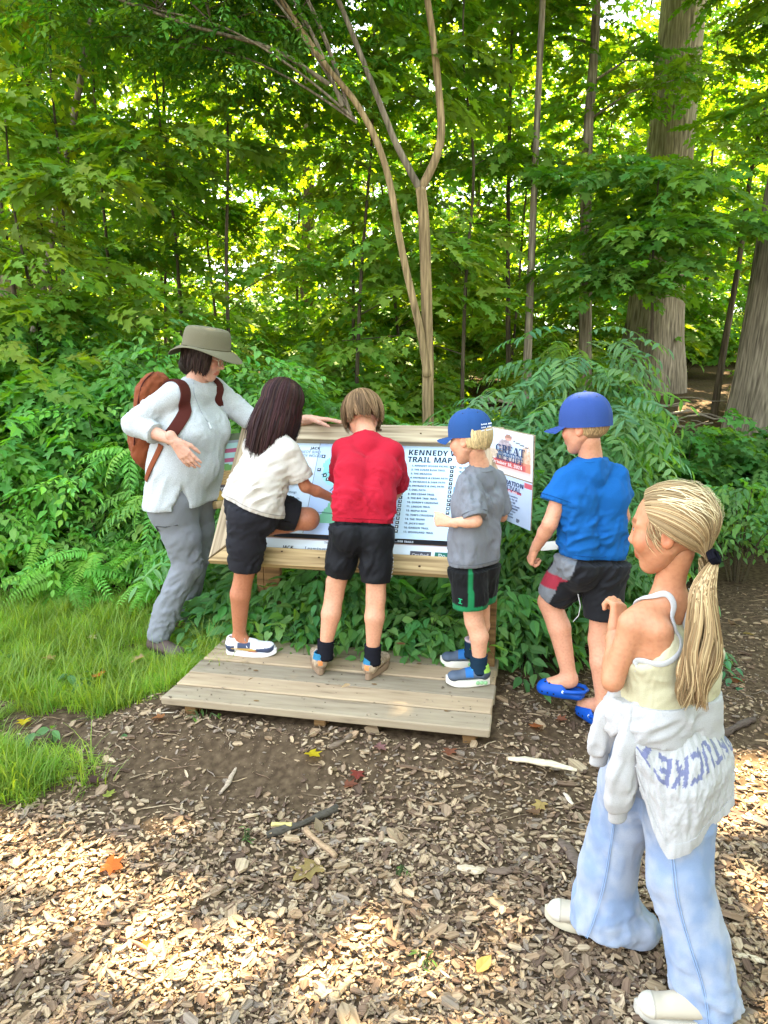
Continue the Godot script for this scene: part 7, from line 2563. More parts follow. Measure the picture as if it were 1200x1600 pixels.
func person_ponytail() -> void:
	var o := thing("person", "girl with a long blonde ponytail and pale blue jeans walking in the right foreground", "person", Vector3(0.69, 0, -1.64))
	var fw := Vector3(-0.4, 0, -0.92).normalized()
	var lat := Vector3(-fw.z, 0, fw.x)
	var P := Vector3(0.69, 0.65, -1.66)
	var waist := Vector3(0.69, 0.80, -1.66)
	var chest := Vector3(0.685, 0.905, -1.655)
	var sh := Vector3(0.675, 0.975, -1.65)
	var neck := Vector3(0.668, 1.06, -1.65)
	var hc := Vector3(0.655, 1.185, -1.65)
	var hb := frame_of(Vector3(-0.84, -0.10, -0.52))
	var h := 0.208
	var shL := Vector3(0.574, 0.965, -1.61)
	var elL := Vector3(0.535, 0.835, -1.60)
	var wrL := Vector3(0.562, 0.925, -1.69)
	var shR := Vector3(0.775, 0.965, -1.695)
	var elR := Vector3(0.805, 0.80, -1.69)
	var wrR := Vector3(0.76, 0.69, -1.79)
	var hipL := Vector3(0.648, 0.62, -1.685)
	var knL := Vector3(0.628, 0.38, -1.735)
	var anL := Vector3(0.612, 0.09, -1.75)
	var hipR := Vector3(0.728, 0.62, -1.655)
	var knR := Vector3(0.718, 0.35, -1.565)
	var anR := Vector3(0.795, 0.06, -1.50)
	var f := Field.new(Vector3(0.4, 0.0, -1.95), Vector3(0.95, 1.3, -1.4), 0.0075)
	trunk_of(f, [[P, 0.05, 0.085], [waist, 0.042, 0.07], [chest, 0.056, 0.070], [sh, 0.082, 0.038]], lat, 0.035)
	chain(f, [sh + Vector3(0, 0.01, 0), neck, hc + hb * Vector3(0, -0.05, -0.02)], [0.042, 0.035, 0.040])
	for q in [shL, shR]: f.bone(neck - Vector3(0, 0.04, 0), q + Vector3(0, 0.008, 0), 0.03, 0.032, 0.025)
	limb(f, shL, elL, wrL, [0.035, 0.031, 0.030, 0.022])
	limb(f, shR, elR, wrR, [0.036, 0.031, 0.030, 0.022])
	limb(f, hipL, knL, anL, [0.075, 0.052, 0.052, 0.034])
	limb(f, hipR, knR, anR, [0.075, 0.052, 0.052, 0.034])
	# shoulder blade
	f.bone(Vector3(0.628, 0.965, -1.585), Vector3(0.64, 0.915, -1.588), 0.03, 0.02, 0.03)
	var mb := MB.new()
	f.net(mb)
	head_net(mb, hc, hb, h, 1.02, 0.55)
	hand_net(mb, wrL, Vector3(0.2, 0.85, -0.4), Vector3(0.7, 0.2, -0.6), 0.128, [1.0, 1.1, 1.15, 1.2, Vector3(0.6, -0.1, -0.5)], 0.45, 0.023)
	hand_net(mb, wrR, Vector3(-0.5, -0.3, -0.7), Vector3(-0.2, 0.8, 0), 0.128, [0.6, 0.6, 0.6, 0.6, Vector3(-0.7, 0, 0.5)], 0.4, 0.023)
	flesh(mb)
	part(o, "body", mb, skin(Color(0.84, 0.59, 0.43)))
	eyes_of(o, hc, hb, h, Color(0.06, 0.10, 0.14))
	# ribbed top, cut away round the arms
	var sf := Field.new(Vector3(0.5, 0.74, -1.85), Vector3(0.88, 1.1, -1.5), 0.006)
	trunk_of(sf, [[Vector3(0.69, 0.73, -1.66), 0.046, 0.086], [waist, 0.046, 0.084], [chest, 0.058, 0.084], [sh, 0.075, 0.052]], lat, 0.03)
	for s in [[shL, -1.0], [shR, 1.0]]:
		sf.ball((s[0] as Vector3) + Vector3(0, 0.005, 0.025) + lat * s[1] * 0.012, Vector3(0.082, 0.085, 0.1), Basis.IDENTITY, 0.012, 1)
	sf.cut(Vector3(0.675, 0.995, -1.65), Vector3(0, 1, 0.15).normalized())
	var sm := MB.new()
	sf.net(sm)
	ruffle(sm, func(p, n):
		var a: float = (p - waist).dot(lat) / 0.0055 + (0.0 if absf(n.dot(fw)) > 0.5 else (p - waist).dot(fw) / 0.0055)
		return 0.0009 * sin(a * PI) + folds(p, Vector3(0.8, 0.5, 0.2).normalized(), 0.004, 12.0, 0.3, 41.0))
	part(o, "ribbed_top", sm, cloth(Color(0.97, 0.93, 0.76), 0.9, 60.0, 0.3))
	# white binding: from the front over the shoulder to the neck and round the arm opening
	var bind := func(knots: Array, w: float) -> void:
		var st := MB.new()
		var pts := curve_points(knots, 6)
		var rr := []
		for i in pts.size():
			var q: Vector3 = f.snap(pts[i], 0.004)
			var d2 := sf.sample(q)
			if d2 < 0.004: q += f.grad(q) * (0.004 - d2)
			pts[i] = q
		for i in pts.size():
			var dir: Vector3 = (pts[mini(i + 1, pts.size() - 1)] - pts[maxi(i - 1, 0)]).normalized()
			var nn: Vector3 = f.grad(pts[i])
			var sd := dir.cross(nn).normalized() * w * 0.5
			rr.append([pts[i] - sd, pts[i] - sd * 0.6 + nn * 0.003, pts[i] + sd * 0.6 + nn * 0.003, pts[i] + sd])
		st.sheet(rr, 0.005)
		part(o, "binding", st, cloth(Color(0.93, 0.92, 0.90), 0.9, 60.0))
	bind.call([Vector3(0.578, 1.0, -1.70), Vector3(0.592, 1.025, -1.65), Vector3(0.622, 1.045, -1.615), Vector3(0.648, 1.045, -1.60), Vector3(0.668, 1.02, -1.585), Vector3(0.678, 0.985, -1.575), Vector3(0.676, 0.952, -1.572), Vector3(0.660, 0.925, -1.57), Vector3(0.635, 0.905, -1.572), Vector3(0.605, 0.898, -1.585), Vector3(0.588, 0.90, -1.615), Vector3(0.582, 0.915, -1.66), Vector3(0.585, 0.95, -1.70), Vector3(0.59, 0.99, -1.715)], 0.014)
	bind.call([Vector3(0.775, 1.02, -1.74), Vector3(0.755, 1.035, -1.69), Vector3(0.725, 1.04, -1.655), Vector3(0.71, 1.0, -1.61), Vector3(0.712, 0.955, -1.60), Vector3(0.735, 0.915, -1.605), Vector3(0.765, 0.90, -1.63)], 0.014)
	# wide pale jeans
	var tf := Field.new(Vector3(0.4, -0.01, -1.96), Vector3(1.0, 0.82, -1.32), 0.0075)
	trunk_of(tf, [[P + Vector3(0, 0.08, 0), 0.048, 0.082], [P, 0.05, 0.09], [P - Vector3(0, 0.05, 0), 0.05, 0.09]], lat)
	chain(tf, [hipL, hipL.lerp(knL, 0.55), knL, knL.lerp(anL, 0.55) + Vector3(-0.012, 0, 0), anL + Vector3(-0.012, -0.045, 0.015)], [0.09, 0.082, 0.076, 0.080, 0.088], 0.03, true)
	tf.bone(anL + Vector3(0, 0.0, 0.0), anL + Vector3(0.085, -0.04, 0.04), 0.075, 0.05, 0.04)
	chain(tf, [hipR, hipR.lerp(knR, 0.55), knR, knR.lerp(anR, 0.55), anR + Vector3(0.0, -0.04, 0)], [0.094, 0.086, 0.077, 0.076, 0.080], 0.03, true)
	tf.cut(Vector3(0, 0.012, 0), Vector3.DOWN)
	var tm := garment(tf, func(p, n):
		var low := smoothstep(0.22, 0.05, p.y)
		return folds(p, (anR - knR).normalized(), 0.009, 7.0, 0.10, 44.0) + folds(p, Vector3(0.9, -0.35, 0.2).normalized(), 0.008 * low, 14.0, 0.2, 46.0), [], func(p):
		# bleached wash: cloudy blue and near-white patches of dye
		var n := soft_noise.get_noise_3d(p.x * 7.0, p.y * 4.5, p.z * 7.0) + 0.5 * soft_noise.get_noise_3d(p.x * 22.0 + 5.0, p.y * 18.0, p.z * 22.0)
		var t := clampf(0.5 + n * 1.5, 0, 1)
		return Color(0.46, 0.57, 0.75).lerp(Color(0.74, 0.77, 0.83), t))
	var je := part(o, "jeans", tm, cloth(Color(0.92, 0.94, 0.98), 0.88, 70.0, 0.3))
	for q in [[Vector3(0.675, 0.50, -1.55), Vector3(0.69, 0.30, -1.48), Vector3(0.74, 0.12, -1.42), Vector3(0.755, 0.02, -1.41)], [Vector3(0.56, 0.45, -1.63), Vector3(0.565, 0.25, -1.65), Vector3(0.545, 0.12, -1.66), Vector3(0.535, 0.06, -1.67)]]:
		for s in [0.0, 0.006]:
			var sea := MB.new()
			sea.col = Color(0.24, 0.34, 0.52)
			var pts := curve_points(q, 10)
			for i in pts.size(): pts[i] = tf.snap(pts[i] + Vector3(s, 0, 0), 0.004)
			sea.tube(pts, taper(pts.size(), 0.0014, 0.0014), 4, false)
			sub(je, "seam", sea, M.shoe)
	var cream := func(q: Vector3) -> Color: return Color(0.42, 0.36, 0.27) if q.z < 0.80 else (Color(0.30, 0.26, 0.20) if q.z < 0.815 else Color(0.50, 0.45, 0.36))
	shoe(o, "canvas_shoe", stand(Vector3(0.665, 0.012, -1.74), Vector3(-0.92, 0, -0.25)), 0.215, cream, Color(0.48, 0.42, 0.30), 0.026, 0.9, Color(0.7, 0.65, 0.55))
	shoe(o, "canvas_shoe", stand(Vector3(0.815, 0.006, -1.465), Vector3(-0.9, 0, -0.12)), 0.205, cream, Color(0.46, 0.42, 0.35), 0.026, 0.9)

	# sweatshirt tied round the waist
	var white := cloth(Color(0.90, 0.885, 0.87), 0.92, 40.0, 0.4)
	var wf := Field.new(Vector3(0.46, 0.6, -1.9), Vector3(0.92, 0.84, -1.4), 0.0075)
	trunk_of(wf, [[Vector3(0.688, 0.68, -1.66), 0.046, 0.11], [Vector3(0.688, 0.745, -1.66), 0.044, 0.1], [Vector3(0.69, 0.80, -1.66), 0.042, 0.09]], lat, 0.03)
	wf.bone(Vector3(0.575, 0.775, -1.63), Vector3(0.57, 0.735, -1.62), 0.034, 0.036, 0.03)
	wf.cut(Vector3(0.69, 0.782, -1.66), Vector3(0.02, 1, 0).normalized())
	wf.cut(Vector3(0.60, 0.690, -1.55), Vector3(-0.12, -1, 0.0).normalized())
	var wm := garment(wf, func(p, n): return folds(p, Vector3(0.92, 0.38, 0.1).normalized(), 0.015, 15.0, 0.12, 51.0), [[Vector3(0.69, 0.782, -1.66), Vector3(0.02, 1, 0).normalized(), 0.3]])
	var sw := part(o, "tied_sweatshirt", wm, white)
	# the body of the sweatshirt hangs down behind
	var axis := Vector3(0.685, 0, -1.655)
	var rows := []
	var nr := 120
	var nc := 170
	var cols := []
	for i in nr + 1:
		var v := float(i) / nr
		var row := []
		for j in nc + 1:
			var u := float(j) / nc
			var phi := lerpf(-0.74, 1.95, u)   # from the left of the back round to the right hip
			var top := 0.735 - 0.02 * u
			# the hem: a corner low at the left, rising to the right
			var bottom := lerpf(0.435, 0.555, smoothstep(0.10, 1.0, u)) + 0.19 * pow(maxf(0.0, 0.20 - u) / 0.20, 1.2)
			var y := lerpf(top, bottom, v)
			var rad := 0.082 + 0.068 * sin(minf(1.0, v * 1.9) * PI * 0.5) + 0.012 * sin(phi * 5.0 + v * 2.0) * v + 0.006 * soft_noise.get_noise_2d(phi * 5.0, v * 4.0)
			phi += 0.06 * v * (1.0 - u)
			var q := axis + Vector3(sin(phi) * (rad + 0.012), y, cos(phi) * rad)
			row.append(q)
		rows.append(row)
	rows.reverse()
	var fm := MB.new()
	fm.sheet(rows, 0.006)
	# brushed capitals, upside down as the garment hangs: five columns of five dots each
	var glyphs := ["1000111001101011001110001", "0010001010100011111110001", "1000111001101011001110001", "1111100100001000010000100", "1000110001100011000101110", "0111110000100001000001111", "1000110010111001001010001", "1111110000111001000011111", "1111100100001000010000100"]
	for i in fm.v.size():
		var idx := i % ((nr + 1) * (nc + 1))
		var v := 1.0 - float(idx / (nc + 1)) / nr
		var u := float(idx % (nc + 1)) / nc
		var c := Color(1, 1, 1)
		# lilac hand-lettered print in slanting strokes, and yellow-green dye at the right
		if i < (nr + 1) * (nc + 1):
			var s := (v - 0.16 - 0.05 * sin(u * 9.0)) / 0.22
			if s > 0.0 and s < 1.0 and u < 0.93:
				var gx := (0.93 - u - s * 0.03) / 0.92 * 9.0
				var gi := int(floor(gx))
				var cx := (gx - gi) * 6.0 + 0.35 * soft_noise.get_noise_2d(u * 40.0, v * 40.0)
				var cy := (1.0 - s) * 5.0 + 0.7 * soft_noise.get_noise_2d(u * 25.0 + 9.0, 3.0)
				if gi >= 0 and gi < 9 and cx < 5.0 and cx >= 0.0 and cy >= 0.0 and cy < 5.0:
					for dx in [-0.45, 0.0, 0.45]:
						if glyphs[gi][int(cy) * 5 + clampi(int(cx + dx), 0, 4)] == "1": c = Color(0.36, 0.39, 0.66)
			var dye := smoothstep(0.50, 0.85, u + 0.3 * soft_noise.get_noise_2d(u * 6.0, v * 6.0)) * smoothstep(0.32, 0.05, v)
			c = c.lerp(Color(0.86, 0.92, 0.40), dye * 0.9)
		fm.c[i] = c
	obj("back_panel", fm.mesh(), white, sw, Transform3D(Basis.IDENTITY, -Vector3.ZERO))
	var rib := MB.new()
	var rrow := []
	for k in [0, 1, 2]:
		var row := []
		for j in nc + 1:
			var a: Vector3 = rows[0][j]
			var b: Vector3 = rows[14][j]
			var q := b.lerp(a, k / 2.0 * 1.01)
			var outd := Vector3(q.x - axis.x, 0, q.z - axis.z).normalized()
			row.append(q + outd * (0.003 if k == 1 else 0.0015))
		rrow.push_front(row)
	rib.sheet(rrow, 0.002)
	sub(sw, "hem_band", rib, white)
	# the two sleeves hanging from the knot
	for q in [[[Vector3(0.565, 0.775, -1.635), Vector3(0.55, 0.725, -1.64), Vector3(0.537, 0.67, -1.645), Vector3(0.532, 0.625, -1.645)], [0.028, 0.042, 0.037, 0.031]], [[Vector3(0.59, 0.765, -1.585), Vector3(0.58, 0.69, -1.575), Vector3(0.57, 0.61, -1.575), Vector3(0.565, 0.545, -1.58), Vector3(0.566, 0.51, -1.585)], [0.025, 0.038, 0.044, 0.038, 0.032]]]:
		var vf := Field.new(Vector3(0.44, 0.44, -1.75), Vector3(0.66, 0.84, -1.48), 0.0065)
		var kn: Array = q[0]
		for i in kn.size() - 1: vf.bone(kn[i], kn[i + 1], q[1][i], q[1][i + 1], 0.02, Vector3(0.35, 0, 0.94), 1.7, 1 if i == kn.size() - 2 else 0)
		var vm := MB.new()
		vf.net(vm)
		ruffle(vm, func(p, n): return folds(p, Vector3(0.1, 1, 0).normalized(), 0.009, 15.0, 0.12, 55.0 + kn.size()))
		var sl := sub(sw, "sleeve", vm, white)
		var e: Vector3 = kn[-1]
		var ed: Vector3 = (e - kn[-2]).normalized()
		var cu := MB.new()
		cu.tube([e - ed * 0.012, e - ed * 0.008, e + ed * 0.03, e + ed * 0.034], [q[1][-1] * 0.78, q[1][-1] * 0.84, q[1][-1] * 0.78, q[1][-1] * 0.7], 20)
		for i in cu.v.size():
			var w := cu.v[i] - e
			cu.v[i] -= Vector3(0.35, 0, 0.94) * w.dot(Vector3(0.35, 0, 0.94)) * 0.35
		obj("cuff", cu.mesh(), white, sl)
	# hair drawn back to the tie
	var hair := MB.new()
	var r := RandomNumberGenerator.new()
	r.seed = 55
	var rad := Vector3(0.362, 0.385, 0.43) * h
	var centre := hc + hb * (Vector3(0, 0.13, -0.06) * h)
	var tie := hc + hb * (Vector3(0.12, -0.28, -0.42) * h)
	var tie_dir := ((hb.transposed() * (tie - centre)) / rad).normalized()
	var blond := func() -> Color:
		var tone := r.randf_range(0.5, 1.35)
		var pale := r.randf()
		return Color(0.23, 0.14, 0.065).lerp(Color(0.56, 0.41, 0.215), pale * pale) * tone
	# the hairline, one side then mirrored: forehead, temple, over and behind the ear, nape
	var line := [Vector3(0, 0.80, 0.60), Vector3(0.45, 0.68, 0.58), Vector3(0.78, 0.38, 0.50), Vector3(0.92, 0.08, 0.36), Vector3(0.97, 0.02, 0.10), Vector3(0.94, -0.30, -0.14), Vector3(0.80, -0.58, -0.36), Vector3(0.42, -0.80, -0.52), Vector3(0, -0.86, -0.58)]
	var hairline := func(u: float) -> Vector3:
		var x := absf(u) * 7.999
		var q: Vector3 = (line[int(x)] as Vector3).lerp(line[int(x) + 1], x - int(x)).normalized()
		return Vector3(q.x * signf(u + 1e-6), q.y, q.z).normalized()
	# hair runs over the back of the skull to the tie
	var comb := func(s0: Vector3, t: float) -> Vector3:
		var m: Vector3 = (s0 + tie_dir) * 0.65 + Vector3(0, 0.7, -1.1) * maxf(0.0, s0.y) * 1.4
		return (s0 * (1.0 - t) * (1.0 - t) + m * 2.0 * t * (1.0 - t) + tie_dir * t * t).normalized()
	var crows := []
	for i in 15:
		var row := []
		for j in 57: row.append(on_skull(centre, hb, rad, comb.call(hairline.call(j / 28.0 - 1.0), i / 14.0 * 0.98), 1.035))
		row.reverse()
		crows.append(row)
	hair.col = Color(0.22, 0.14, 0.07)
	hair.sheet(crows)
	for i in 3200:
		# start along the hairline: forehead, temples, behind the ears and nape
		var start: Vector3 = hairline.call(r.randf_range(-1.0, 1.0))
		var begin := r.randf_range(0.0, 0.6) if r.randf() < 0.5 else 0.0
		if start.dot(tie_dir) > 0.97: continue
		var lift := r.randf_range(1.04, 1.10)
		var pts := []
		for k in 13:
			var t := k / 12.0
			var dir: Vector3 = comb.call(start, lerpf(begin, 1.0, t))
			var q := on_skull(centre, hb, rad, dir, lift + 0.03 * sin(PI * t))
			if t > 0.75: q = q.lerp(tie + hb * Vector3(r.randf_range(-0.008, 0.008), r.randf_range(-0.006, 0.006), 0), (t - 0.75) * 4.0)
			pts.append(q)
		strand(hair, pts, centre, r.randf_range(0.0007, 0.0016), blond.call())
	# wisps in front of the ear and over the temple
	for i in 46:
		var s0 := hc + hb * (Vector3(0.335 + r.randf_range(-0.01, 0.012), r.randf_range(0.0, 0.2), r.randf_range(0.04, 0.17)) * h)
		var pts := []
		var l := r.randf_range(0.02, 0.055)
		for k in 6:
			var t := k / 5.0
			pts.append(s0 + hb * (Vector3(0.03 * sin(t * 3.0), -l / h * t, -0.10 * t * t) * h))
		strand(hair, pts, hc, 0.0008, blond.call())
	# loose flyaway hairs
	for i in 90:
		var a := r.randf_range(-1.9, 1.9)
		var start := Vector3(sin(a), 0.8, r.randf_range(-0.6, 0.4)).normalized()
		var goal: Vector3 = (comb.call(start, r.randf_range(0.3, 0.8)) as Vector3).rotated(Vector3.UP, r.randf_range(-0.35, 0.35))
		var pts := []
		for k in 9:
			var t := k / 8.0
			pts.append(on_skull(centre, hb, rad, start.slerp(goal, t), 1.08 + 0.16 * sin(PI * t) * r.randf_range(0.3, 1.0)))
		strand(hair, pts, centre, 0.0007, Color(0.75, 0.60, 0.36))
	# the tail
	var down := [tie + hb * Vector3(0, -0.005, -0.012), Vector3(0.694, 1.085, -1.53), Vector3(0.70, 1.0, -1.522), Vector3(0.698, 0.93, -1.522), Vector3(0.695, 0.86, -1.528), Vector3(0.70, 0.80, -1.535)]
	var spine := curve_points(down, 5)
	for i in 1900:
		var a := r.randf() * TAU
		var q := sqrt(r.randf())
		var end := r.randf_range(0.62, 1.0)
		var ph := r.randf() * TAU
		var clump := Vector3(cos(floor(a * 1.6)), 0, sin(floor(a * 1.6))) * 0.008
		var pts := []
		for k in 16:
			var t := k / 15.0 * end
			var x := t * (spine.size() - 1)
			var i0 := mini(int(x), spine.size() - 2)
			var c: Vector3 = (spine[i0] as Vector3).lerp(spine[i0 + 1], x - i0)
			var wide := 0.010 + 0.030 * sin(minf(1.0, t * 1.5) * PI * 0.5) - 0.018 * smoothstep(0.6, 1.0, t)
			c += Vector3(cos(a) * q * wide, 0, sin(a) * q * wide * 0.7) + clump * t
			c += Vector3(sin(t * 12.0 + floor(a * 1.6) * 1.7) * 0.009 * t + sin(t * 19.0 + ph) * 0.003 * t, 0, cos(t * 9.0 + ph) * 0.004 * t)
			pts.append(c)
		strand(hair, pts, Vector3(0.70, 0.95, -1.60), r.randf_range(0.0009, 0.0019), blond.call())
	# a few locks left loose at the nape
	for i in 60:
		var p0 := hc + hb * (Vector3(r.randf_range(-0.1, 0.2), -0.26, -0.36) * h)
		var pts := []
		for k in 8:
			var t := k / 7.0
			pts.append(p0 + Vector3(-0.004 * t + 0.006 * sin(t * 7.0 + i), -0.075 * t, 0.02 * t))
		strand(hair, pts, hc, 0.0012, blond.call())
	var hm := part(o, "hair", hair, M.hair)
	var band := MB.new()
	band.col = Color(0.01, 0.01, 0.012)
	for k in 3:
		var ring := []
		for j in 21: ring.append(tie + hb * (Basis(Vector3.RIGHT, 0.5) * Vector3(cos(TAU * j / 20) * 0.017, sin(TAU * j / 20) * 0.015, -0.008 - 0.005 * k)))
		band.tube(ring, taper(21, 0.0042, 0.0042), 6, false)
	sub(hm, "hair_tie", band, M.sock)


# ------------------------------------------------------------------ chips, sticks, fallen leaves, grass
func chip_mesh(seed_: int, long: float, wide: float) -> ArrayMesh:
	var mb := MB.new()
	var r := RandomNumberGenerator.new()
	r.seed = seed_
	var top := []
	var n := 6
	for i in n:
		var a := TAU * i / n
		top.append(Vector3(cos(a) * long * r.randf_range(0.36, 0.56), 0.0, -sin(a) * wide * r.randf_range(0.36, 0.58)))
	var th := wide * 0.22
	var up := []
	var dn := []
	for q in top:
		var bow: float = -0.25 * q.x * q.x / long
		up.append(q + Vector3(0, th * r.randf_range(0.7, 1.2) + bow, 0))
		dn.append(q * 0.93 + Vector3(0, bow, 0))
	mb.face(up)
	for i in n:
		var k := (i + 1) % n
		mb.face([dn[i], dn[k], up[k], up[i]])
	return mb.mesh()


func build_litter() -> void:
	var r := RandomNumberGenerator.new()
	r.seed = 51
	var shapes := []
	for i in 5: shapes.append(chip_mesh(30 + i, [0.023, 0.026, 0.019, 0.036, 0.030][i], [0.013, 0.012, 0.013, 0.008, 0.013][i]))
	var tones := [Color(0.39, 0.28, 0.175), Color(0.50, 0.38, 0.25), Color(0.31, 0.215, 0.14), Color(0.20, 0.13, 0.085), Color(0.27, 0.21, 0.16), Color(0.14, 0.09, 0.062), Color(0.43, 0.31, 0.19), Color(0.34, 0.225, 0.135)]
	var all := []
	for i in 150000:
		var d := 1.1 + 4.4 * pow(r.randf(), 1.25)
		var x := r.randf_range(-1, 1) * (0.62 * d + 0.45)
		var want := chippy(x, -d)
		# under and behind the platform nothing was spread
		var rel := Vector3(x + 0.945, 0, -d + 2.871)
		var pu := rel.dot(ALONG)
		var pw := rel.dot(DEEP)
		if pu > -0.02 and pu < 1.4 and pw > 0.03: continue
		if x < 0.9 and d > 3.3: continue
		if r.randf() > want * 0.75: continue
		var s := exp(r.randfn() * 0.5) * 0.7
		var b := Basis(Vector3.UP, r.randf() * TAU) * Basis(Vector3.RIGHT, r.randfn() * 0.2) * Basis(Vector3(0, 0, 1), r.randfn() * 0.15)
		var p := on_ground(x, -d, absf(r.randfn()) * 0.006 * (0.4 + want))
		var t: Color = tones[r.randi() % tones.size()]
		t = t * r.randf_range(0.75, 1.2)
		all.append([s / d * (1.0 if absf(x) < 0.56 * d and d > 1.35 else 0.3), r.randi() % 5, Transform3D(b.scaled(Vector3(s, s * 1.1, s)), p), Color(t.r, t.g, t.b)])
	all.sort_custom(func(a, b): return a[0] > b[0])
	var tinted := []
	for t in tones:
		var m: StandardMaterial3D = M.chip.duplicate()
		m.vertex_color_use_as_albedo = false
		m.albedo_color = Color(t.r, t.g, t.b).linear_to_srgb()
		tinted.append(m)
	for i in 300:
		var c = all[i]
		var o := obj("wood_chip", shapes[c[1]], tinted[i % tinted.size()], null, c[2])
		tag(o, "pale wood chip among the many on the path in the foreground", "wood chip", "wood chips on the path")
	var xfs := [[], [], [], [], []]
	var cols := [[], [], [], [], []]
	for i in range(300, all.size()):
		xfs[all[i][1]].append(all[i][2])
		cols[all[i][1]].append(all[i][3])
	var ch := thing("wood_chips", "scattered wood chips covering the earth of the path and clearing", "wood chips")
	for k in 5: scatter("chips", shapes[k], M.chip, xfs[k], cols[k], ch)

	# crumbled fines and thin twigs between the chips
	var fx := []
	var fc := []
	var tx := []
	var tc := []
	for i in 26000:
		var d := 1.2 + 3.6 * pow(r.randf(), 1.1)
		var x := r.randf_range(-1, 1) * (0.62 * d + 0.3)
		var rel := Vector3(x + 0.945, 0, -d + 2.871)
		if rel.dot(ALONG) > -0.02 and rel.dot(ALONG) < 1.4 and rel.dot(DEEP) > 0.03: continue
		if grassy(x, -d) > 0.5 or (x < 0.9 and d > 3.3): continue
		var t: Color = tones[r.randi() % tones.size()] * r.randf_range(0.5, 1.1)
		t.a = 1.0
		var b := Basis(Vector3.UP, r.randf() * TAU) * Basis(Vector3.RIGHT, r.randfn() * 0.3)
		if i % 26 == 0:
			var l := r.randf_range(0.6, 2.2)
			tx.append(Transform3D(b.scaled(Vector3(l, 0.9, 0.9)), on_ground(x, -d, 0.006)))
			tc.append(t)
		else:
			var s := r.randf_range(0.14, 0.4)
			fx.append(Transform3D(b.scaled(Vector3(s, s, s)), on_ground(x, -d, 0.001)))
			fc.append(t)
	var twig := MB.new()
	twig.tube([Vector3(-0.035, 0, 0), Vector3(-0.01, 0.002, 0.003), Vector3(0.015, 0.001, -0.002), Vector3(0.035, 0, 0.002)], [0.002, 0.0022, 0.0018, 0.001], 5)
	scatter("fines", shapes[0], M.chip, fx, fc, ch)
	scatter("thin_twigs", twig.mesh(), M.chip, tx, tc, ch)

	build_grass()
	build_sticks()
	build_leaves_down()


func build_grass() -> void:
	var r := RandomNumberGenerator.new()
	r.seed = 77
	var tufts := []
	for k in 4:
		var mb := MB.new()
		for b in 11:
			var a := r.randf() * TAU
			var h := r.randf_range(0.05, 0.17)
			var lean := r.randf_range(0.02, 0.10)
			var w := r.randf_range(0.0016, 0.003)
			var root := Vector3(r.randf_range(-0.03, 0.03), -0.01, r.randf_range(-0.03, 0.03))
			var dir := Vector3(cos(a), 0, sin(a))
			var side := Vector3(-dir.z, 0, dir.x)
			var t := r.randf_range(0.75, 1.25)
			mb.col = Color(t * r.randf_range(0.85, 1.25), t, t)
			var ids := []
			for i in 5:
				var f := i / 4.0
				var q := root + dir * lean * f * f + Vector3(0, h * (f - 0.35 * f * f), 0)
				var ww := w * (1.0 - f * 0.92)
				ids.append(mb.p(q - side * ww))
				ids.append(mb.p(q + side * ww))
			for i in 4: mb.quad(ids[i * 2], ids[i * 2 + 1], ids[i * 2 + 3], ids[i * 2 + 2])
		tufts.append(mb.mesh())
	var wild := []
	var wildc := []
	var xfs := [[], [], [], []]
	var cols := [[], [], [], []]
	for i in 30000:
		var x := r.randf_range(-3.4, -0.5)
		var d := r.randf_range(2.1, 4.7)
		var g := grassy(x, -d)
		if r.randf() > g * 0.62 * (0.8 + 0.9 * soft_noise.get_noise_2d(x * 5.0, d * 5.0)): continue
		var k := r.randi() % 4
		var s := r.randf_range(0.4, 1.1) * (1.0 + 0.5 * soft_noise.get_noise_2d(x * 4.0 + 9.0, d * 4.0)) * (0.55 + 0.45 * g) * (0.9 + 0.4 * smoothstep(3.2, 4.4, d)) * (0.55 + 0.45 * smoothstep(0.1, 0.3, Vector2((x + 1.19) * 0.8, d - 3.66).length()))
		xfs[k].append(Transform3D(Basis(Vector3.UP, r.randf() * TAU).scaled(Vector3(1, s, 1)), on_ground(x, -d)))
		var t := r.randf_range(0.75, 1.25) * (1.0 + soft_noise.get_noise_2d(x * 3.0, d * 3.0) * 0.4)
		cols[k].append(Color(0.29 * t * r.randf_range(0.8, 1.35), 0.48 * t, 0.06 * t))
	var o := thing("grass", "bright green uncut grass left of the platform", "grass")
	# long stray stems that overtop the rest
	for i in 900:
		var x := r.randf_range(-3.4, -0.6)
		var d := r.randf_range(2.3, 4.7)
		if r.randf() > grassy(x, -d) or Vector2(x + 1.19, d - 3.66).length() < 0.22: continue
		wild.append(Transform3D(Basis(Vector3.UP, r.randf() * TAU).scaled(Vector3(1.7, r.randf_range(1.3, 2.3), 1.7)), on_ground(x, -d)))
		var t := r.randf_range(0.8, 1.3)
		wildc.append(Color(0.34 * t, 0.46 * t, 0.11 * t))
	scatter("stray_stems", tufts[2], M.leaf, wild, wildc, o)
	for q in [[-1.45, -3.25, "nearest the platform's left corner"], [-1.95, -3.6, "in the middle of the grass"], [-2.25, -3.2, "at the left edge of the picture"], [-1.75, -2.75, "in the strip of earth between the grass patches"], [-1.35, -2.72, "on the bare earth right of the small grass patch"], [-1.62, -4.05, "behind the others, near the ferns"], [-0.93, -3.5, "between the woman's boots and the platform"]]:
		var w := thing("broadleaf_weed", "low broad-leaved weed " + q[2], "weed", on_ground(q[0], q[1]))
		leafy(w, OVATE, 0.08, 0.07, 11, 0.06, Color(0.17, 0.34, 0.12), int(-q[0] * 1000))
	for k in 4: scatter("blades", tufts[k], M.leaf, xfs[k], cols[k], o)


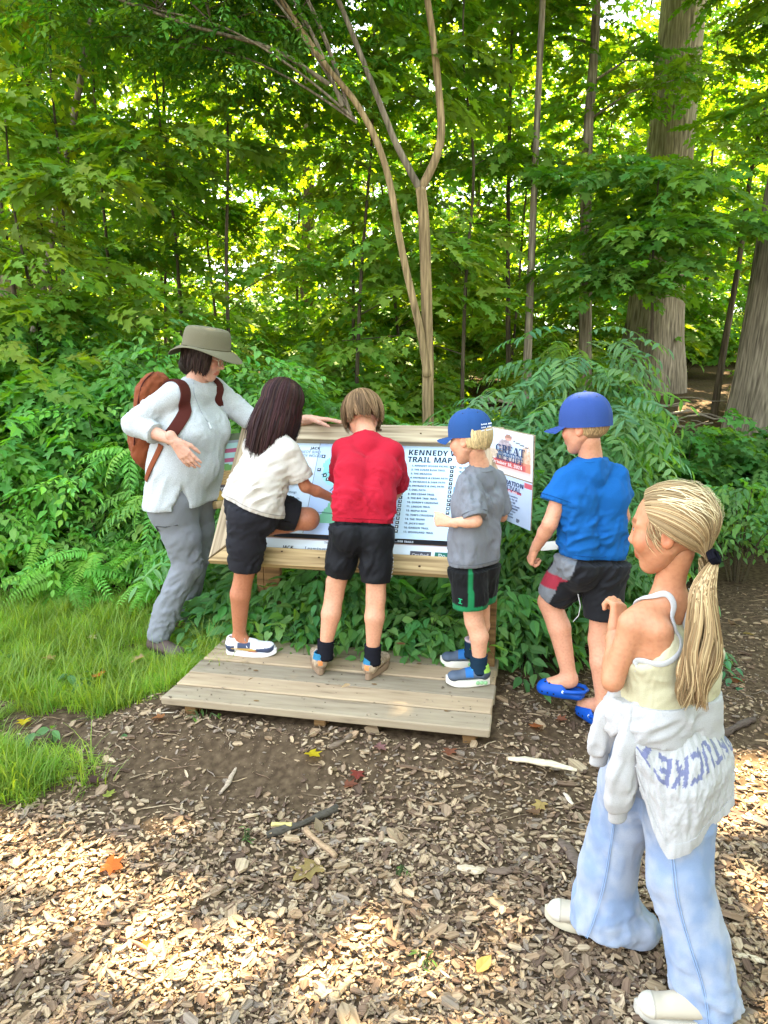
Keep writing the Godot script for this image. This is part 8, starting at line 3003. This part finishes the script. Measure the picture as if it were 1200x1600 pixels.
func build_sticks() -> void:
	var list := [
		["stick", "dark wet-looking stick with a peeled yellow end lying across the middle of the path", -0.39, -2.16, -0.16, -2.30, 0.015, Color(0.09, 0.075, 0.06)],
		["stick", "smooth tan stick touching the dark stick on the path", -0.26, -2.20, -0.16, -2.05, 0.012, Color(0.40, 0.27, 0.16)],
		["wood_splinter", "pale flat splinter right of the tan stick in the middle of the path", -0.11, -2.15, 0.05, -2.13, 0.012, Color(0.55, 0.44, 0.30)],
		["wood_splinter", "long cream splinter of split wood, largest on the path, beside the hanging sweatshirt", 0.47, -2.52, 0.72, -2.49, 0.020, Color(0.72, 0.62, 0.44)],
		["bark_piece", "tapering dark bark piece left of the girl's forward leg", 0.56, -2.12, 0.63, -1.98, 0.021, Color(0.15, 0.11, 0.09)],
		["wood_splinter", "short pale slab lying left of a brown bark chunk", 0.23, -1.99, 0.31, -2.00, 0.018, Color(0.56, 0.45, 0.31)],
		["bark_piece", "brown bark chunk lying right of a short pale slab", 0.32, -1.99, 0.42, -2.00, 0.015, Color(0.17, 0.12, 0.09)],
		["wood_splinter", "tan forked splinter below the left half of the platform", -0.60, -2.41, -0.56, -2.56, 0.010, Color(0.42, 0.33, 0.24)],
		["stick", "dark stick at the grass edge left of the platform", -1.41, -3.14, -1.25, -3.21, 0.010, Color(0.09, 0.08, 0.07)],
		["stick", "straight brown stick at the foot of the left grass clump", -0.94, -2.19, -0.83, -2.22, 0.008, Color(0.25, 0.18, 0.13)],
		["stick", "reddish brown stick in the sunlit chips at lower left", -0.73, -1.73, -0.60, -1.67, 0.008, Color(0.22, 0.12, 0.08)],
		["stick", "upright-lying tan stick in the chips at bottom centre", 0.03, -1.71, 0.05, -1.86, 0.008, Color(0.34, 0.24, 0.16)],
		["stick", "short brown stick just right of the bright yellow leaf", -0.21, -2.60, -0.13, -2.67, 0.012, Color(0.19, 0.14, 0.10)],
		["wood_chunk", "rounded weathered grey wood chunk just in front of the platform edge", -0.05, -2.87, 0.04, -2.75, 0.028, Color(0.48, 0.43, 0.38)],
		["stick", "dark branch piece at the right edge of the picture behind the girl", 1.40, -2.82, 1.61, -2.92, 0.018, Color(0.11, 0.085, 0.07)],
		["straw", "thin cream straw on the bare earth below the platform's left corner", -1.02, -2.88, -0.89, -2.87, 0.003, Color(0.66, 0.56, 0.42)],
		["wood_splinter", "cream splinter on the chips right of the girl's jeans", 0.94, -1.67, 1.02, -1.65, 0.011, Color(0.7, 0.58, 0.40)],
		["wood_splinter", "small cream splinter below the longest cream splinter", 0.65, -2.40, 0.68, -2.33, 0.009, Color(0.68, 0.58, 0.45)],
		["wood_splinter", "thin cream splinter along the bottom edge of the picture", 0.18, -1.47, 0.31, -1.50, 0.006, Color(0.62, 0.48, 0.3)],
		["bark_piece", "curled dark bark strip in the chips at bottom right of centre", 0.09, -1.55, 0.17, -1.66, 0.010, Color(0.16, 0.12, 0.09)],
		["stick", "thick tan stick in the chips at bottom centre", -0.14, -1.53, -0.08, -1.58, 0.013, Color(0.42, 0.31, 0.2)],
		["bark_piece", "brown bark lump at the bottom edge below the thick tan stick", -0.06, -1.49, -0.03, -1.54, 0.012, Color(0.24, 0.15, 0.10)],
	]
	for i in list.size():
		var q = list[i]
		var a := on_ground(q[2], q[3], q[6] * 0.75)
		var b := on_ground(q[4], q[5], q[6] * 0.9)
		var mb := MB.new()
		mb.col = q[7]
		var flat: bool = q[0] in ["wood_splinter", "bark_piece"]
		var pts := []
		var rr := []
		var side := (b - a).normalized().cross(Vector3.UP)
		for k in 9:
			var t := k / 8.0
			var w := 0.25 + 0.75 * sin(PI * clampf(t * 0.8 + 0.12, 0, 1)) if flat else 0.85 + 0.15 * sin(t * 9.0 + i)
			pts.append(a.lerp(b, t) - a + side * sin(t * 4.0 + i) * q[6] * 0.7 + Vector3(0, sin(t * 5.0 + i) * q[6] * 0.15, 0))
			rr.append(q[6] * w)
		if q[0] == "wood_chunk": rr = [q[6] * 0.3, q[6] * 0.7, q[6], q[6] * 0.95, q[6], q[6] * 0.9, q[6] * 0.8, q[6] * 0.6, q[6] * 0.25]
		mb.tube(pts, rr, 8, true, 0.22, i)
		if flat or q[0] == "wood_chunk":
			for k in mb.v.size(): mb.v[k].y *= 0.45
		if i == 0:
			mb.col = Color(0.62, 0.52, 0.2)
			mb.box(Vector3(0.07, 0.008, 0.016), 0.002, Vector3(0.045, 0.016, -0.035))
		tag(obj(q[0], mb.mesh(), M.chip, null, Transform3D(Basis.IDENTITY, a)), q[1], {"stick": "stick", "wood_splinter": "splinter", "bark_piece": "bark", "wood_chunk": "wood", "straw": "straw"}[q[0]])


func build_leaves_down() -> void:
	var yellow := Color(0.72, 0.56, 0.03)
	var tan := Color(0.50, 0.33, 0.13)
	var red := Color(0.34, 0.08, 0.06)
	var orange := Color(0.55, 0.17, 0.04)
	var brown := Color(0.19, 0.11, 0.07)
	var list := [
		["bright yellow maple leaf on the shaded path below the platform", -0.29, -2.58, 0.064, yellow],
		["large dull yellow maple leaf where the sunlit chips begin", -0.21, -2.01, 0.099, Color(0.45, 0.33, 0.13)],
		["orange-red maple leaf on the sunlit chips at left", -0.87, -2.01, 0.072, Color(0.42, 0.13, 0.035)],
		["orange leaf at the grass edge above the dark stick", -1.35, -3.25, 0.074, orange],
		["dark red leaf on the shaded path in the middle", -0.10, -2.49, 0.058, red],
		["dusty pink leaf right of the dark red leaf", -0.03, -2.60, 0.049, Color(0.32, 0.16, 0.15)],
		["small yellow leaf between the two patches of grass", -1.56, -2.93, 0.061, yellow],
		["curled tan leaf below the long cream splinter", 0.56, -2.33, 0.053, Color(0.58, 0.42, 0.16)],
		["red maple leaf right of the sweatshirt's hem", 1.20, -2.28, 0.079, Color(0.42, 0.13, 0.10)],
		["small pinkish leaf touching the red maple leaf at right", 1.27, -2.37, 0.059, Color(0.45, 0.2, 0.17)],
		["orange leaf on the earth below the blue clogs", 0.62, -2.79, 0.064, Color(0.48, 0.16, 0.06)],
		["yellow-green leaf in front of the platform's right half", 0.25, -2.75, 0.045, Color(0.42, 0.45, 0.06)],
		["long yellow leaf at the bottom right of centre", 0.24, -1.60, 0.067, Color(0.62, 0.47, 0.16)],
		["purplish brown leaf right of the left grass clump", -1.10, -2.47, 0.057, Color(0.14, 0.08, 0.07)],
		["round green leaf on the earth left of centre", -1.05, -2.71, 0.052, Color(0.14, 0.27, 0.10)],
		["green and yellow leaf at the foot of the left grass clump", -1.0, -2.37, 0.045, Color(0.36, 0.40, 0.08)],
		["small rust leaf below the platform's left corner", -0.92, -2.81, 0.054, Color(0.40, 0.17, 0.07)],
		["pale tan leaf in the grass beside the woman's boot", -1.21, -3.47, 0.073, Color(0.55, 0.38, 0.2)],
		["small cream leaf high in the grass at left", -1.59, -3.74, 0.050, Color(0.62, 0.5, 0.3)],
		["brown leaf sunk in the grass at the far left", -1.71, -3.48, 0.060, tan],
		["orange scrap of leaf beside the reddish stick", -0.64, -1.70, 0.033, orange],
		["rust brown leaf under the platform's front edge", -0.72, -2.99, 0.07, Color(0.24, 0.12, 0.07)],
		["pale leaf lying on the front plank of the platform", -0.139, -2.831, 0.045, Color(0.55, 0.40, 0.28)],
		["small dark curled leaf on the front plank at left", -0.549, -2.889, 0.03, brown],
		["brown leaf behind the boy's far shoe on the back of the platform", 0.10, -3.24, 0.055, Color(0.36, 0.15, 0.09)],
	]
	var r := RandomNumberGenerator.new()
	r.seed = 91
	for i in list.size():
		var q = list[i]
		var mb := MB.new()
		mb.col = q[4]
		var up := 0.158 if i in [22, 23, 24] else (0.07 if i in [3, 17, 18, 19] else 0.014)
		leaf(mb, OVATE if i in [12, 14, 22, 23, 24] else MAPLE, Transform3D.IDENTITY, q[3], r.randf_range(0.1, 0.35), r.randf_range(-0.2, 0.3))
		for k in mb.c.size():
			var t := r.randf_range(0.8, 1.2)
			mb.c[k] = Color(q[4].r * t, q[4].g * t, q[4].b * t)
		var b := Basis(Vector3.UP, r.randf() * TAU) * Basis(Vector3.RIGHT, r.randfn() * 0.15)
		tag(obj("fallen_leaf", mb.mesh(), M.leaf_dull, null, Transform3D(b, on_ground(q[1], q[2], up))), q[0], "leaf")
	# brown leaves of the autumn before, scattered along the path
	for i in 34:
		var d := r.randf_range(1.7, 4.6)
		var x := r.randf_range(-0.2, 1.0) * 0.55 * d if d < 2.8 else r.randf_range(0.75, 0.55 * d + 0.2)
		var k := r.randf_range(0.6, 1.4)
		var c: Color = [Color(0.20, 0.12, 0.07), Color(0.30, 0.19, 0.10), Color(0.26, 0.10, 0.06), Color(0.36, 0.27, 0.16)][i % 4]
		var mb := MB.new()
		mb.col = Color(c.r * k, c.g * k, c.b * k)
		leaf(mb, [MAPLE, OVATE][i % 2], Transform3D.IDENTITY, r.randf_range(0.035, 0.065), r.randf_range(0.1, 0.6), r.randf_range(-0.5, 0.5))
		var b := Basis(Vector3.UP, r.randf() * TAU) * Basis(Vector3.RIGHT, r.randfn() * 0.25)
		tag(obj("fallen_leaf", mb.mesh(), M.leaf_dull, null, Transform3D(b, on_ground(x, -d, 0.012))), "dry brown leaf lying among the chips of the path", "leaf", "dry brown leaves on the path")
	for q in [[-0.752, -2.821, "seedling with fresh green leaves on the bare earth below the platform"], [0.101, -1.641, "tiny green sprout among the chips at bottom centre"], [0.04, -1.984, "tiny green sprout where sun and shade meet in mid path"], [-0.46, -2.15, "small tuft of green blades left of the dark stick"]]:
		var o := thing("seedling", q[2], "seedling", on_ground(q[0], q[1]))
		leafy(o, LANCE, 0.035 if q[1] > -2.5 else 0.09, 0.035, 8, 0.026 if q[1] > -2.5 else 0.05, Color(0.15, 0.30, 0.08), int(-q[1] * 100))
